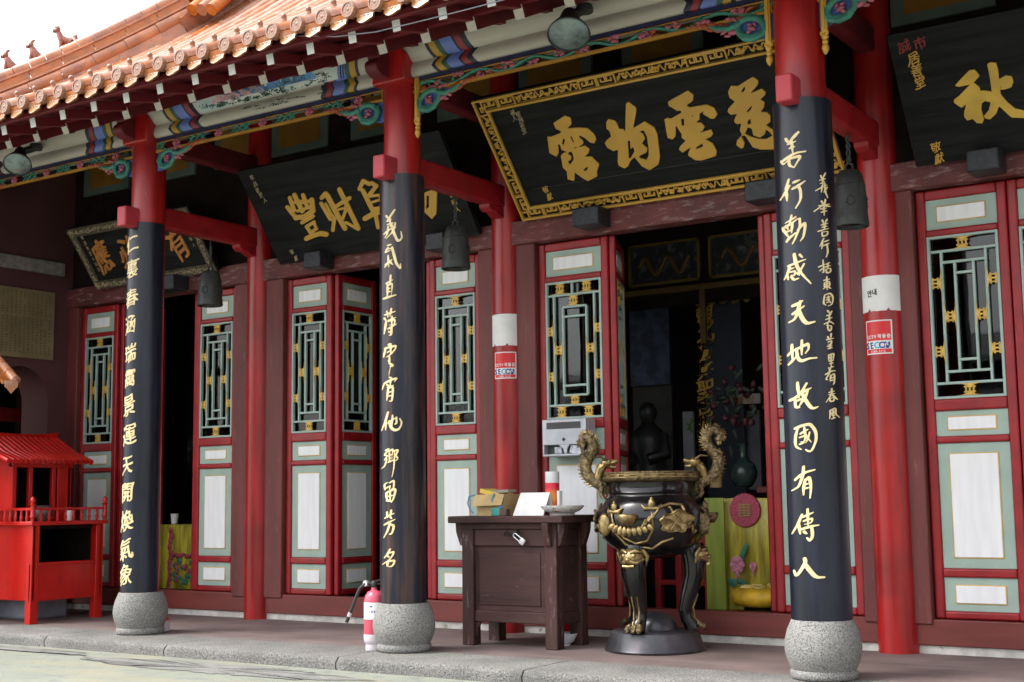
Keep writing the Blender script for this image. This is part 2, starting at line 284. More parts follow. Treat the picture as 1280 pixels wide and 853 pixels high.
GLYPH={
 '善':[[76,30,67,69,67,81,70,86,81,89,97,90,129,90,148,94,169,104,174,103,178,61,178,51,175,48,166,43,158,46,126,39,96,39,91,37,85,30,80,29],[89,56,87,59,86,67,87,73,89,75,135,78,155,82,158,80,159,65,150,60,132,56,108,55],[49,85,48,91,51,96,72,104,75,107,70,116,52,113,50,116,50,121,54,126,78,132,120,137,123,140,122,145,119,147,100,147,73,144,70,147,71,155,76,159,121,164,123,167,120,174,104,174,61,167,57,169,57,172,57,177,60,180,89,188,90,190,86,196,86,199,97,204,102,203,115,189,131,188,145,191,155,207,161,211,172,213,176,212,177,209,172,201,174,199,202,207,207,206,207,199,201,194,175,184,143,176,140,174,142,167,145,166,190,179,191,175,190,169,186,164,145,149,142,147,142,143,143,139,153,140,202,158,204,155,199,146,177,136,171,126,171,123,174,122,195,131,197,129,197,126,193,121,158,103,145,99,86,94],[102,108,99,110,96,116,96,120,119,120,120,113,117,108],[142,110,138,113,141,121,148,124,156,126,157,123,151,113]],
 '行':[[73,26,71,30,65,98,62,99,51,90,46,92,44,97,59,113,94,159,100,163,109,159,110,156,88,126,84,112,84,84,92,30,88,27],[135,33,129,43,129,46,131,50,134,52,161,58,165,62,161,102,161,129,158,131,132,124,105,121,102,124,104,132,110,137,131,139,155,146,191,165,198,166,200,163,199,154,182,143,180,140,187,78,185,59,175,48,170,45,145,35],[59,143,56,148,55,155,83,190,96,202,108,199,109,198,108,194,83,171,64,145],[121,178,120,190,124,195,147,200,186,221,193,222,196,220,196,210,191,206,176,199,145,182,126,177]],
 '天':[[54,25,49,32,53,39,72,59,92,75,112,94,119,112,116,116,110,116,67,103,61,105,60,115,64,120,89,130,113,134,116,136,117,140,110,175,109,179,102,179,91,178,64,169,61,170,59,175,60,182,65,185,91,193,104,195,148,197,164,200,186,209,192,209,193,206,193,201,188,195,155,183,134,180,132,179,131,175,135,139,137,135,163,140,198,153,201,151,201,140,198,135,171,124,145,118,143,115,153,97,171,80,195,75,196,72,189,59,185,55,182,55,158,62,142,81,134,97,131,98,125,88,117,80,96,61,78,48,60,27]],
 '地':[[45,49,40,54,40,61,64,70,67,73,69,80,69,129,65,133,49,132,47,135,47,142,49,145,61,148,64,151,60,177,64,184,75,187,78,186,82,164,84,156,99,159,104,156,104,150,103,145,88,138,86,135,86,89,89,85,100,94,104,93,107,89,108,91,110,113,107,113,99,109,96,112,94,120,97,124,112,140,113,161,111,179,113,185,128,191,132,190,132,161,133,158,135,157,146,163,155,171,154,186,147,209,147,212,150,215,158,217,163,215,174,187,177,184,194,193,204,191,209,179,212,159,213,126,210,112,198,101,177,99,174,100,172,102,172,107,174,110,190,112,193,118,195,128,195,159,193,169,191,171,188,170,179,163,176,137,172,121,164,97,159,91,148,88,143,91,154,129,155,147,153,148,150,147,133,135,126,86,125,73,126,69,129,67,153,74,185,77,191,81,198,94,202,98,212,95,214,92,206,76,201,71,190,63,175,59,150,58,118,49,112,53,110,56,108,67,107,86,94,73,81,63,65,55]],
 '國':[[45,20,43,25,44,51,58,110,61,132,62,175,91,190,126,202,139,204,171,204,191,208,195,198,198,171,202,110,209,57,207,53,193,48,189,49,185,56,182,56,121,53,108,50,70,36,67,33,66,27,62,24,53,20],[67,52,65,54,67,68,75,67,96,80,107,84,108,83,105,75,111,70,111,69],[113,70,134,85,151,76,166,76,175,83,182,94,184,94,186,78,183,73,167,71],[70,75,68,76,68,80,77,140,108,153,124,157,131,156,132,153,128,121,129,102,128,99,124,97,116,100,110,98],[163,89,155,94,152,100,169,126,176,148,174,151,171,153,163,151,156,132,150,123,148,126,149,155,150,157,153,158,180,160,182,158,184,131,184,100,182,98,175,101,172,101],[80,94,78,102,80,129,82,132,99,141,118,145,123,144,123,135,118,112,116,105,113,103],[92,110,92,115,94,124,99,128,104,128,105,126,102,113,96,109],[80,156,78,159,78,167,82,172,115,185,129,188,132,186,131,174,129,171,97,163],[151,173,149,179,151,183,161,175,159,174],[175,176,174,183,168,190,171,192,175,192,177,190,179,179,179,177]],
 '有':[[96,22,93,25,85,72,75,104,71,104,61,88,56,89,48,96,49,100,58,112,82,151,78,153,41,154,40,158,41,167,46,171,97,175,101,179,111,199,116,203,129,202,130,199,123,183,126,180,174,201,196,206,206,206,208,202,206,194,199,188,172,182,140,168,110,158,98,142,98,139,100,138,118,141,137,147,171,164,177,165,180,164,181,161,187,76,185,64,177,54,163,47,147,41,140,43,139,50,143,54,166,65,168,76,167,85,164,86,107,64,105,59,109,27,105,23],[100,82,96,92,97,97,129,106,163,120,166,118,167,107,164,103,108,83],[94,111,92,113,91,116,94,123,115,127,161,144,164,142,164,135,159,132,134,122]],
 '人':[[57,23,52,29,52,33,74,67,100,96,104,104,111,129,117,159,117,171,113,202,118,208,128,209,130,206,132,187,144,148,158,116,168,99,200,73,201,69,198,57,194,53,190,54,163,73,143,104,136,123,134,125,124,105,100,78,63,25,61,23]],
 '義':[[62,17,58,25,58,30,81,39,83,41,85,54,80,55,59,48,48,45,44,51,45,57,50,61,83,69,86,72,87,76,84,79,81,79,46,71,42,73,42,80,48,84,80,89,86,92,87,96,83,97,51,88,46,91,44,97,48,100,76,106,95,116,46,106,41,108,41,116,46,121,75,128,92,134,110,142,113,148,112,153,108,154,83,140,65,135,63,140,63,147,65,150,89,159,107,168,110,174,108,177,105,177,75,162,59,158,56,161,57,169,62,172,83,180,85,183,84,190,92,198,96,198,102,192,105,192,126,200,140,203,158,218,164,218,168,217,168,214,164,207,166,204,193,204,195,201,195,196,191,192,183,191,153,190,131,186,127,182,128,179,131,177,153,181,186,181,189,179,189,174,186,167,137,163,129,161,127,158,129,151,132,150,164,156,206,156,209,155,210,148,209,143,181,137,201,126,200,118,214,118,216,115,215,108,212,106,199,105,197,99,179,83,176,78,182,70,191,67,196,70,202,85,206,86,214,83,216,80,215,76,206,59,198,51,191,49,183,49,175,52,164,64,161,65,135,46,123,39,120,40,115,46,116,51,148,73,154,80,147,96,143,99,140,99,108,86,107,83,110,81,137,93,141,88,140,81,132,76,107,65,105,62,100,39,92,29,76,20],[167,92,162,100,162,104,171,105,178,104,175,97],[108,100,105,104,106,107,125,121,127,124,123,131,126,133,129,133,136,112],[155,116,149,124,145,135,147,137,155,139,160,137,158,131,159,128,179,120,177,118]],
 '舉':[[124,33,122,37,120,56,118,59,73,57,69,61,70,67,73,69,104,70,115,73,117,76,115,81,92,81,84,86,69,72,61,68,56,69,51,73,53,78,67,87,73,93,80,104,80,106,76,107,56,105,52,108,53,118,63,123,65,126,65,164,66,179,69,185,73,187,100,194,106,193,107,188,105,186,84,180,81,177,83,173,100,172,100,164,96,162,80,161,78,158,78,153,83,151,97,152,102,148,110,152,115,152,117,148,116,129,120,127,126,128,129,132,128,156,124,158,110,155,108,159,116,194,120,197,124,197,128,195,130,191,134,192,144,196,150,204,156,208,171,215,177,216,178,214,176,199,176,179,178,159,182,154,191,156,194,155,198,143,196,140,176,131,172,128,182,122,207,117,210,115,210,110,207,105,202,103,172,107,169,97,136,84,135,81,137,79,143,80,198,98,201,96,203,89,198,84,139,63,137,59,135,37,132,35],[92,92,91,96,97,106,104,109,114,108,114,97,112,94],[134,100,130,112,135,115,150,118,162,110,161,108,156,105,140,100],[80,125,78,129,80,135,94,137,100,144,102,139,99,127],[143,135,142,139,142,174,139,175,128,172,125,175,129,179,146,185,149,191,163,199,163,196,161,193,147,185,147,179,148,175,150,174,161,179,163,177,164,172,148,161,146,156,150,150,164,155,166,151,166,147,164,143,155,138,147,134]],
 '播':[[46,22,43,30,44,35,61,41,64,45,70,80,67,82,49,72,47,73,46,76,48,86,69,102,71,107,70,129,67,142,64,144,49,138,47,140,45,147,47,151,60,158,63,161,60,183,61,190,72,196,76,195,76,180,78,171,80,168,94,172,97,171,100,165,116,167,120,169,117,175,110,184,102,185,99,188,99,191,102,194,153,204,179,213,185,211,190,206,189,202,183,198,189,193,188,175,191,173,207,177,211,169,208,163,188,157,186,153,194,145,209,136,218,132,220,129,214,116,209,112,206,96,193,54,182,50,178,51,175,55,172,56,123,53,120,52,116,44,113,42,108,43,106,49,107,99,105,101,99,100,92,104,89,102,86,97,84,61,79,40,73,34,65,28,51,21],[120,67,118,73,121,78,135,78,139,75,138,70,135,68,123,66],[158,68,154,72,158,78,180,80,182,78,181,73,177,71],[123,88,121,92,124,98,142,99,145,97,143,92,140,89],[166,91,163,94,166,99,185,101,190,99,189,94,186,92],[121,111,119,113,120,115,140,132,148,142,151,143,152,134,148,113],[169,114,168,116,169,140,170,143,172,144,197,118,186,114],[86,121,83,124,80,148,83,153,94,156,97,150,100,149,120,151,132,151,129,145,104,121,102,121,99,126,96,128],[142,169,137,177,130,185,132,189,143,189,147,186,149,172,147,169],[169,170,166,174,162,190,164,192,172,194,174,191,174,174,173,171]],
 '東':[[57,17,53,24,54,29,68,45,99,83,103,89,97,89,75,80,71,81,73,140,76,144,94,150,115,161,118,166,116,174,113,175,88,164,57,154,54,155,52,159,52,167,54,170,83,181,110,196,111,199,110,210,115,215,121,217,126,217,129,215,131,205,135,202,182,203,201,207,205,206,207,202,207,194,201,187,190,186,142,184,137,183,135,179,137,171,140,168,186,171,190,169,189,147,180,110,175,106,156,104,154,102,162,88,174,75,192,65,187,53,182,49,173,53,162,61,142,84,139,85,137,81,132,45,128,40,115,38,112,40,112,45,118,80,116,82,94,57,66,22,61,18],[92,101,91,104,92,107,96,111,118,121,121,122,124,120,124,115,121,111],[145,118,141,121,143,127,158,129,165,128,165,123,163,120],[94,124,93,131,96,135,118,146,123,144,124,137,121,133,100,124],[142,140,140,142,139,148,140,151,143,153,164,154,169,151,166,142]],
 '堂':[[51,27,48,29,47,33,49,41,53,45,97,47,108,50,113,54,113,69,110,72,84,66,73,66,69,69,71,76,75,80,91,80,105,84,111,88,113,94,110,97,91,92,86,93,84,123,83,124,76,119,70,119,67,121,62,164,65,168,78,169,80,171,69,183,69,186,75,191,83,192,92,185,104,172,118,175,122,179,121,196,124,202,135,207,139,207,141,201,142,188,145,186,156,192,167,219,172,222,181,222,182,218,177,206,177,201,193,203,196,202,198,199,198,174,196,158,193,154,185,153,180,161,176,132,173,124,168,121,151,116,134,108,130,100,134,98,182,114,185,112,185,107,180,100,150,91,131,82,128,78,128,67,129,64,132,63,158,74,193,80,197,78,198,66,191,63,156,54,107,32,86,28],[102,108,100,113,102,123,155,144,160,143,160,139,159,131,156,128],[83,129,81,135,81,151,120,159,147,169,175,183,180,184,182,182,182,163,180,163,177,167,174,168,128,148,91,138,87,135]],
 '里':[[56,33,54,35,52,45,55,48,62,51,78,55,113,56,116,57,118,61,117,72,113,74,92,74,64,69,60,72,61,80,66,84,86,88,113,89,116,94,116,105,113,108,70,108,75,159,74,186,83,190,116,192,142,195,175,205,191,212,197,212,198,209,196,196,180,135,174,130,137,113,135,107,135,96,139,94,177,111,180,111,182,108,181,102,177,97,138,76,136,67,140,61,148,62,190,83,193,82,194,80,194,70,164,52,147,46,131,43,84,40],[92,127,90,131,92,143,95,148,115,149,120,148,120,137,116,129,107,127],[139,132,135,135,136,151,163,160,166,160,166,155,162,142],[97,162,95,164,94,172,96,176,108,178,120,177,121,169,120,164,110,161],[139,167,136,171,138,179,140,180,172,189,175,188,174,181,171,177]],
 '春':[[73,27,70,35,72,72,70,72,53,59,48,61,44,67,68,91,84,113,80,115,53,109,49,112,49,120,54,125,86,132,100,138,105,143,104,147,67,138,63,140,64,147,69,151,112,164,114,169,113,171,110,171,83,160,64,157,59,157,57,159,58,167,65,171,94,179,112,186,114,190,114,202,118,206,124,209,129,209,132,198,153,203,190,204,192,196,190,191,150,188,135,184,132,182,131,179,132,175,134,174,159,182,185,184,188,183,190,180,188,173,172,169,160,169,139,163,129,158,126,150,128,147,131,147,159,158,171,161,207,160,209,158,211,151,207,145,183,144,178,140,189,124,210,109,211,105,204,96,199,94,186,101,183,100,180,91,178,61,174,55,159,55,151,60,132,57,102,46,92,41,86,31,78,27],[91,57,91,62,92,64,107,70,155,83,160,81,159,76,155,73,132,69,94,56],[94,80,95,88,99,91,155,109,161,110,163,108,164,100,161,96,135,92,99,79],[105,110,105,113,111,123,124,129,153,138,160,131,160,128,157,126]],
 '風':[[59,23,50,30,49,35,57,64,59,78,59,150,64,183,69,186,102,190,140,197,159,204,188,217,194,217,196,212,196,188,192,150,192,102,194,96,196,96,200,105,204,107,212,100,211,84,205,67,198,60,190,59,175,78,170,123,177,180,177,197,172,197,124,180,97,175,83,174,80,172,78,163,80,161,83,160,105,165,129,174,163,189,167,189,173,185,172,182,165,177,132,160,128,147,129,144,132,143,161,153,165,151,160,108,152,99,167,83,171,75,174,67,171,62,163,56,159,57,155,64,151,66,129,51,116,46,102,43,84,41,83,43,81,51,83,56,114,64,117,67,112,82,91,80,86,83,80,105,76,62,66,27,62,23],[134,75,130,89,132,92,137,93,138,92,138,88,144,80,139,75],[102,96,98,99,96,115,99,118,105,120,108,116,108,99,105,96],[128,105,125,108,126,124,129,127,140,129,142,124,140,110,134,106],[80,130,78,132,78,139,80,145,105,151,109,150,110,142,106,135]],
 '氣':[[105,27,103,30,97,56,94,59,78,42,59,29,56,28,53,30,47,38,48,42,68,56,77,65,82,73,80,76,54,76,50,78,50,81,54,86,67,89,69,91,62,104,63,108,70,114,75,113,84,99,83,91,86,89,90,92,92,116,91,118,88,119,72,115,62,118,61,128,56,129,52,134,51,139,52,142,82,182,95,196,99,197,109,194,107,186,108,185,121,186,140,192,172,211,191,215,193,214,193,209,188,203,174,198,131,177,112,171,92,169,88,164,87,163,89,161,104,162,132,168,148,175,177,191,182,190,183,186,182,179,180,175,139,156,120,150,83,145,76,149,67,135,69,134,80,133,115,138,145,148,174,161,176,158,178,135,182,115,192,89,196,84,201,83,201,104,206,105,214,100,217,96,219,86,219,73,217,67,210,60,202,56,180,64,176,67,168,89,163,102,161,102,155,95,119,83,119,81,121,80,156,69,159,65,153,56,147,53,124,61,116,62,115,59,119,32,113,27],[108,95,107,108,109,121,132,126,113,96,110,94],[134,102,134,105,142,113,149,124,148,126,140,129,151,135,158,137,160,134,161,106,155,108]],
 '雲':[[75,31,71,35,70,41,80,56,84,65,76,65,54,60,52,64,52,70,57,76,67,80,83,83,112,84,142,87,161,93,193,110,196,111,198,108,201,100,199,96,174,83,172,80,175,76,202,64,202,61,193,51,182,53,151,42,108,38],[97,49,98,54,107,65,112,68,147,71,160,61,155,57,132,52,120,49],[67,95,65,97,66,104,70,108,105,113,137,115,153,119,171,129,174,128,175,126,176,120,173,116,154,105,142,100,118,96,88,97],[120,116,113,122,107,120,70,118,67,121,67,127,56,124,53,126,57,156,61,162,78,167,112,168,118,169,121,172,121,179,116,181,100,181,72,176,69,180,72,191,75,193,84,195,132,199,188,218,190,215,189,209,184,202,139,184,136,182,134,177,135,173,140,173,171,187,191,194,193,193,193,188,187,159,183,156,174,151,172,142,169,139,147,127,135,122,128,116],[69,127,70,135,72,138,76,135,104,136,115,140,116,139,116,132,115,130,110,132,97,132],[137,135,135,137,137,140,150,145,167,155,169,154,169,151,166,148],[73,142,72,143,73,148,76,151,113,156,116,155,119,153,118,148,116,146,86,147],[135,152,135,155,137,158,165,169,169,170,170,169,169,165,164,165,139,152]],
 '仁':[[67,24,64,25,64,29,69,72,70,99,68,108,67,111,65,110,56,99,49,95,44,99,39,112,69,151,75,163,84,188,88,191,97,193,99,190,88,153,93,102,91,72,82,30,78,26],[97,45,95,46,95,49,97,57,100,61,156,82,175,85,209,86,213,84,210,75,204,70,175,69,163,67,143,61,112,48],[102,159,98,164,98,169,101,172,116,181,129,185,172,193,196,194,199,192,202,188,202,183,199,180,155,176,133,171,107,159]],
 '裏':[[89,33,85,40,92,49,93,53,91,55,81,51,67,42,62,45,61,49,66,54,101,75,102,78,86,79,57,72,54,76,54,86,59,89,83,95,120,97,122,99,122,102,120,104,116,105,69,99,62,101,60,110,64,114,83,118,108,117,116,119,118,121,115,124,78,121,69,123,66,135,68,161,76,164,128,169,184,183,185,180,178,145,169,140,134,128,131,123,134,120,137,121,177,138,182,139,185,138,186,129,183,125,139,108,136,105,136,102,138,99,142,99,182,118,193,122,198,121,198,110,194,106,183,100,182,99,186,92,171,75,169,70,172,68,194,72,196,69,192,62,188,59,171,56,153,57,149,48,140,43,126,39],[110,49,108,53,110,63,129,78,132,77,146,61,145,58,140,56],[155,74,148,81,149,84,164,93,171,94,169,89,160,75],[86,135,85,137,88,139,112,140,114,137,110,135],[131,138,129,140,132,144,158,151,161,150,158,147,150,143],[86,150,85,153,92,155,108,155,111,153,107,149],[129,154,129,156,131,158,161,166,164,166,161,162],[49,165,47,167,47,174,51,181,72,185,108,188,112,191,113,201,123,206,128,205,133,193,137,192,158,196,202,212,208,212,208,202,204,198,147,178,120,172,97,173,78,172]],
 '涵':[[67,25,62,27,60,30,73,53,79,67,83,86,86,89,92,88,94,91,95,131,93,156,96,159,104,162,107,162,108,160,110,151,110,102,112,99,113,99,141,129,134,130,128,138,118,147,119,150,123,155,128,156,143,147,144,150,143,171,156,188,153,190,140,189,100,177,98,180,99,191,116,200,134,205,167,206,175,207,183,205,187,201,185,198,166,180,156,167,161,145,171,163,180,164,180,172,182,175,190,178,195,175,194,100,191,56,188,53,183,52,175,60,139,58,113,52,94,43,92,46,93,62,92,67,91,68,81,42,74,29,71,25],[108,63,106,69,109,83,118,86,137,106,142,108,143,102,140,89,135,87,122,83,120,80,124,69],[134,71,133,72,148,78,151,82,159,112,163,112,175,94,181,91,181,78,177,73,158,70],[78,113,56,123,55,128,57,133,65,135,85,129,86,126,83,118],[180,114,172,124,170,131,179,149,180,148,182,129,182,116],[72,159,51,166,48,169,48,174,56,184,76,179,87,174,87,171,81,161,76,158]],
 '瑞':[[113,34,112,37,114,57,112,62,64,44,61,44,57,47,56,51,58,56,72,62,74,65,75,84,73,102,70,112,56,113,52,115,52,128,57,131,65,132,67,137,63,161,61,163,48,164,46,167,46,174,53,178,92,180,95,175,95,171,91,167,83,164,82,161,86,135,91,133,99,134,155,160,185,167,199,166,202,159,201,151,198,150,185,149,158,142,154,139,152,129,155,125,186,131,196,131,199,129,200,102,199,84,195,70,183,60,159,56,157,59,156,96,154,104,150,105,148,104,147,99,152,61,152,53,143,46,140,45,137,46,138,61,136,76,133,88,131,92,129,88,132,69,129,45,123,36],[94,70,90,105,91,113,113,122,129,131,134,132,133,115,116,105,111,99,112,75,97,69],[174,74,171,80,171,108,174,113,179,114,181,110,181,89,179,76,177,74],[104,151,100,155,98,172,100,185,104,188,112,192,117,191,118,188,116,172,118,170,121,170,137,179,146,207,150,212,161,215,164,214,160,190,163,186,179,190,181,193,186,214,194,217,199,216,200,212,196,183,193,179,142,166]],
 '靄':[[64,29,61,59,62,64,67,69,63,73,65,79,70,82,78,84,81,87,104,92,110,92,112,88,111,81,115,81,120,84,125,94,120,99,117,113,115,116,61,97,56,96,54,97,54,104,56,107,79,118,82,121,80,135,76,137,75,142,73,143,65,141,63,142,63,156,66,166,84,177,100,184,110,186,102,186,91,184,76,177,73,180,74,185,87,193,112,200,164,202,191,208,193,206,193,199,198,198,199,196,194,174,188,170,185,170,185,182,182,184,165,179,166,177,179,178,179,174,175,169,149,163,151,161,177,166,180,163,177,156,153,149,135,148,133,151,133,156,137,161,135,167,138,174,135,175,132,172,128,148,126,145,120,144,112,147,97,143,93,140,99,126,115,126,117,128,118,137,121,141,147,143,182,152,185,150,186,142,185,124,182,110,179,105,188,106,191,102,190,64,187,57,182,52,171,48,167,49,161,56,131,55,128,57,125,69,118,69,116,67,116,54,113,49,80,42,76,40,73,30,67,28],[76,54,75,59,78,62,96,67,99,65,100,61,97,58,81,53],[174,63,167,76,156,81,156,84,171,90,175,89,177,70,176,64],[73,71,73,72,75,73,89,78,103,80],[139,75,136,80,140,83,142,80],[65,84,64,86,64,91,70,96,97,106,105,107,110,105,110,99,104,95,70,84],[142,94,140,96,142,97,178,104,154,96],[132,108,130,110,134,113,163,116,165,115,151,109,140,107],[129,124,128,128,131,130,164,134,168,132,164,129,148,125,134,123],[78,148,76,151,79,163,93,171,99,171,83,164,80,158,83,154,86,154,108,161,113,166,115,164,115,157,113,155,108,158,96,156],[113,168,108,174,113,175,116,174,115,168],[164,190,166,191,181,193,169,189],[182,194,189,196]],
 '景':[[102,28,99,32,99,37,104,40,115,42,117,45,117,64,115,67,104,65,103,64,108,59,108,56,97,45,91,41,80,36,56,29,53,29,48,33,49,37,88,55,95,62,93,64,83,65,81,67,83,104,84,108,88,110,118,115,147,124,179,137,183,136,185,132,186,115,186,99,185,95,139,75,135,69,132,46,129,40,120,32,107,28],[186,61,148,64,146,67,156,79,191,77,202,74,204,70,194,60],[100,81,98,84,98,92,98,96,100,98,123,101,135,105,161,115,166,115,167,104,163,99,116,83],[65,116,62,121,67,127,81,130,100,130,110,132,113,134,110,137,80,135,73,137,66,169,65,185,67,190,72,192,107,194,123,197,135,202,166,219,169,220,172,218,173,201,179,167,174,162,138,145,136,142,139,140,145,142,188,162,196,161,198,156,196,151,145,128,126,122,100,118],[91,148,87,151,89,155,113,157,131,163,156,174,160,172,161,169,158,166,137,155,113,149],[91,169,85,171,85,175,88,177,107,179,122,183,153,197,156,196,157,194,158,191,156,188,143,180,131,174,112,170]],
 '運':[[54,27,48,35,53,53,63,72,61,104,59,107,56,107,35,102,33,108,37,114,57,122,73,127,80,126,83,78,86,75,99,68,116,62,131,60,158,60,172,63,207,79,211,78,208,64,206,60,179,48,158,43,128,42,115,43,94,51,80,59,75,59,71,56,67,49,60,27,57,26],[148,63,142,80,132,81,97,77,92,80,92,88,94,91,132,93,136,94,138,97,137,100,134,101,105,100,101,104,98,123,99,147,105,151,129,152,132,158,129,161,105,160,99,164,92,166,95,199,98,202,108,204,137,205,167,209,204,219,208,198,208,186,206,183,193,177,185,170,153,164,149,158,151,153,158,153,193,163,196,161,193,115,188,111,158,102,155,100,156,98,161,97,202,108,205,107,205,100,202,96,194,92,161,81,159,78,159,67,153,63],[116,111,115,115,118,117,129,119,132,118,134,115,131,111],[153,115,150,116,152,120,172,124,175,123,172,118],[115,129,113,132,115,137,128,137,131,135,131,132,129,129],[150,132,148,135,150,139,172,144,176,142,175,137,172,135],[73,153,58,177,60,182,70,190,78,185,88,166,78,155],[110,177,107,179,106,186,107,190,110,192,158,194,188,201,191,200,192,198,192,190,190,186,172,181,156,179,151,188,142,189,139,187,134,179,131,177]],
 '開':[[65,25,64,29,63,65,52,135,52,166,54,175,59,181,83,191,108,199,115,198,117,196,115,177,120,145,116,142,92,136,78,130,75,128,77,92,80,69,81,40,76,30,69,25],[91,40,86,43,87,46,99,61,104,73,102,75,88,73,85,81,89,87,104,92,106,107,104,110,102,111,88,108,85,113,87,123,94,126,120,131,140,132,158,135,162,134,164,121,161,118,151,115,151,105,153,97,156,96,167,97,171,89,167,85,158,82,155,80,158,56,155,49,150,47,143,47,140,49,140,76,137,80,131,80,124,77,120,69,111,56,96,41],[164,46,162,48,161,57,164,60,174,64,176,69,172,143,169,145,140,141,128,143,124,158,123,183,125,193,128,197,131,199,171,201,201,211,203,209,204,206,193,159,192,129,194,72,190,61,183,54,172,47],[128,96,124,99,124,112,126,114,132,114,136,107,136,97,134,95],[75,146,74,151,78,155,97,162,100,161,103,158,103,155,100,151],[143,156,141,161,143,166,172,170,175,168,175,164,171,161],[75,166,73,171,75,174,94,181,99,180,99,175,97,173],[143,177,142,180,145,185,177,191,181,190,180,185,175,181]],
 '煥':[[38,25,32,29,32,33,55,69,75,111,82,132,82,147,81,149,80,148,76,134,68,118,59,110,55,110,53,113,66,134,71,153,75,156,81,156,82,158,82,166,77,194,79,201,84,204,89,201,94,161,97,162,102,174,107,174,113,171,114,167,110,154,121,171,137,208,147,209,149,206,148,198,151,196,172,205,180,204,182,198,178,171,182,169,196,177,199,174,204,148,202,128,204,125,210,123,211,115,210,112,206,108,164,92,161,89,172,78,185,73,207,72,209,70,208,67,198,57,175,57,159,62,148,72,145,72,138,56,126,41,107,33,100,33,97,35,93,40,94,43,113,52,120,57,128,69,132,81,129,84,104,82,99,84,102,95,111,102,113,113,113,135,105,146,104,145,96,134,89,102,105,67,104,61,99,53,94,51,91,54,80,73,76,74,46,29,41,25],[124,100,124,105,131,109,144,126,152,139,154,145,156,147,160,147,174,125,177,124,185,127,185,121,183,117,161,110,158,112,162,128,159,129,148,127,145,123,139,103,135,101],[128,122,126,123,125,126,128,139,131,142,137,142,139,140,138,137],[185,140,175,151,177,154,185,157,188,155,189,150,188,143],[134,157,134,161,142,176,161,182,166,182,166,174,160,161,145,157]],
 '象':[[67,28,61,33,62,38,82,59,124,99,125,102,121,107,118,106,91,84,67,57,61,55,54,62,55,67,108,116,104,120,99,119,76,103,53,82,49,82,44,88,44,92,76,118,73,119,59,116,57,118,59,132,48,130,42,134,43,138,67,156,85,174,96,190,103,206,110,209,117,209,116,199,118,198,143,203,151,202,156,199,158,194,150,180,150,177,193,176,194,172,186,147,180,139,183,131,163,113,167,102,176,88,183,80,196,72,197,69,192,59,186,58,172,67,161,83,153,100,150,102,147,97,151,80,151,64,142,52,130,46,107,40,104,41,101,45,102,50,123,56,132,63,135,69,134,80,132,84,129,84,100,60,75,31,72,28],[140,115,125,131,124,132,125,134,145,138,166,137,167,135,161,129,149,120],[80,133,78,135,79,139,83,144,118,157,123,156,121,151,112,143],[135,149,135,153,142,161,166,163,171,161,170,155,167,151],[96,162,97,168,105,177,126,184,134,184,133,180,128,172,102,163]],
 '求':[[92,27,88,33,89,39,94,42,108,44,112,48,118,80,116,85,107,80,77,51,64,42,61,41,57,43,53,51,56,56,82,78,121,108,123,129,121,148,118,150,100,147,43,146,39,150,38,158,43,161,97,164,116,167,118,171,115,198,118,202,128,207,131,204,137,179,139,176,145,177,164,186,167,190,165,191,145,198,142,201,146,214,150,217,166,214,186,206,189,202,186,196,188,194,207,195,209,186,205,182,169,171,147,160,143,156,145,151,156,139,163,134,167,137,179,163,185,171,188,173,199,169,199,165,174,126,172,121,182,108,202,88,202,84,196,76,191,73,185,75,172,81,155,103,149,115,145,117,136,73,126,43,119,35,110,30],[86,101,68,121,58,129,57,132,59,135,65,138,72,137,93,124,101,116,103,113,101,110,91,102]],
 '必':[[49,32,41,41,42,46,79,69,91,80,92,124,90,150,91,153,104,158,109,156,109,110,112,106,148,150,166,175,178,212,183,214,194,211,196,206,194,196,190,183,182,167,154,132,120,97,109,80,110,59,113,55,118,56,147,71,156,97,160,104,164,106,174,104,176,102,176,99,169,78,161,63,145,51,115,35,104,33,96,37,93,40,90,53,88,56,54,33],[49,70,44,72,43,75,53,88,61,104,67,132,72,136,80,134,83,131,81,116,74,89,58,70,54,69],[194,100,192,104,187,128,178,151,185,158,193,162,198,158,204,143,209,129,213,112,209,105],[137,170,121,176,89,182,87,185,96,195,102,197,151,188,155,185,150,175,143,169]],
 '應':[[59,19,55,22,54,25,60,57,61,100,65,129,66,174,124,195,127,199,124,209,135,218,140,217,147,206,150,204,177,210,204,210,206,206,202,195,172,191,169,190,174,177,194,176,196,172,194,167,191,165,172,165,168,163,167,160,169,159,186,159,188,158,188,155,185,152,164,149,163,147,163,145,183,145,186,143,186,140,182,136,163,135,160,131,163,127,191,127,193,124,192,118,190,116,177,114,158,114,134,107,134,104,146,97,155,91,153,81,151,78,148,77,128,88,119,96,113,126,112,128,104,123,107,88,102,82,96,82,93,91,91,115,89,118,78,108,78,88,74,53,65,20,62,18],[81,27,78,30,88,48,95,69,99,71,107,70,108,67,106,54,98,38,88,27],[123,38,120,40,118,45,114,72,115,76,120,80,124,81,131,57,134,54,139,55,155,63,156,65,158,77,161,78,166,78,166,80,159,91,161,96,167,100,171,100,174,98,198,67,196,61,188,57,184,59,172,72,171,70,169,59,165,53,132,39],[129,121,128,123,131,126,142,130,145,129,144,126,142,124],[81,127,79,129,78,132,79,159,83,162,94,166,97,166,98,163,93,147,85,131],[131,140,139,143,144,143],[104,142,103,148,111,167,112,173,121,178,123,175,121,172,107,143],[132,153,132,155,135,156,145,159,148,158],[139,170,137,171,137,174,142,185,150,186,154,177,153,174]],
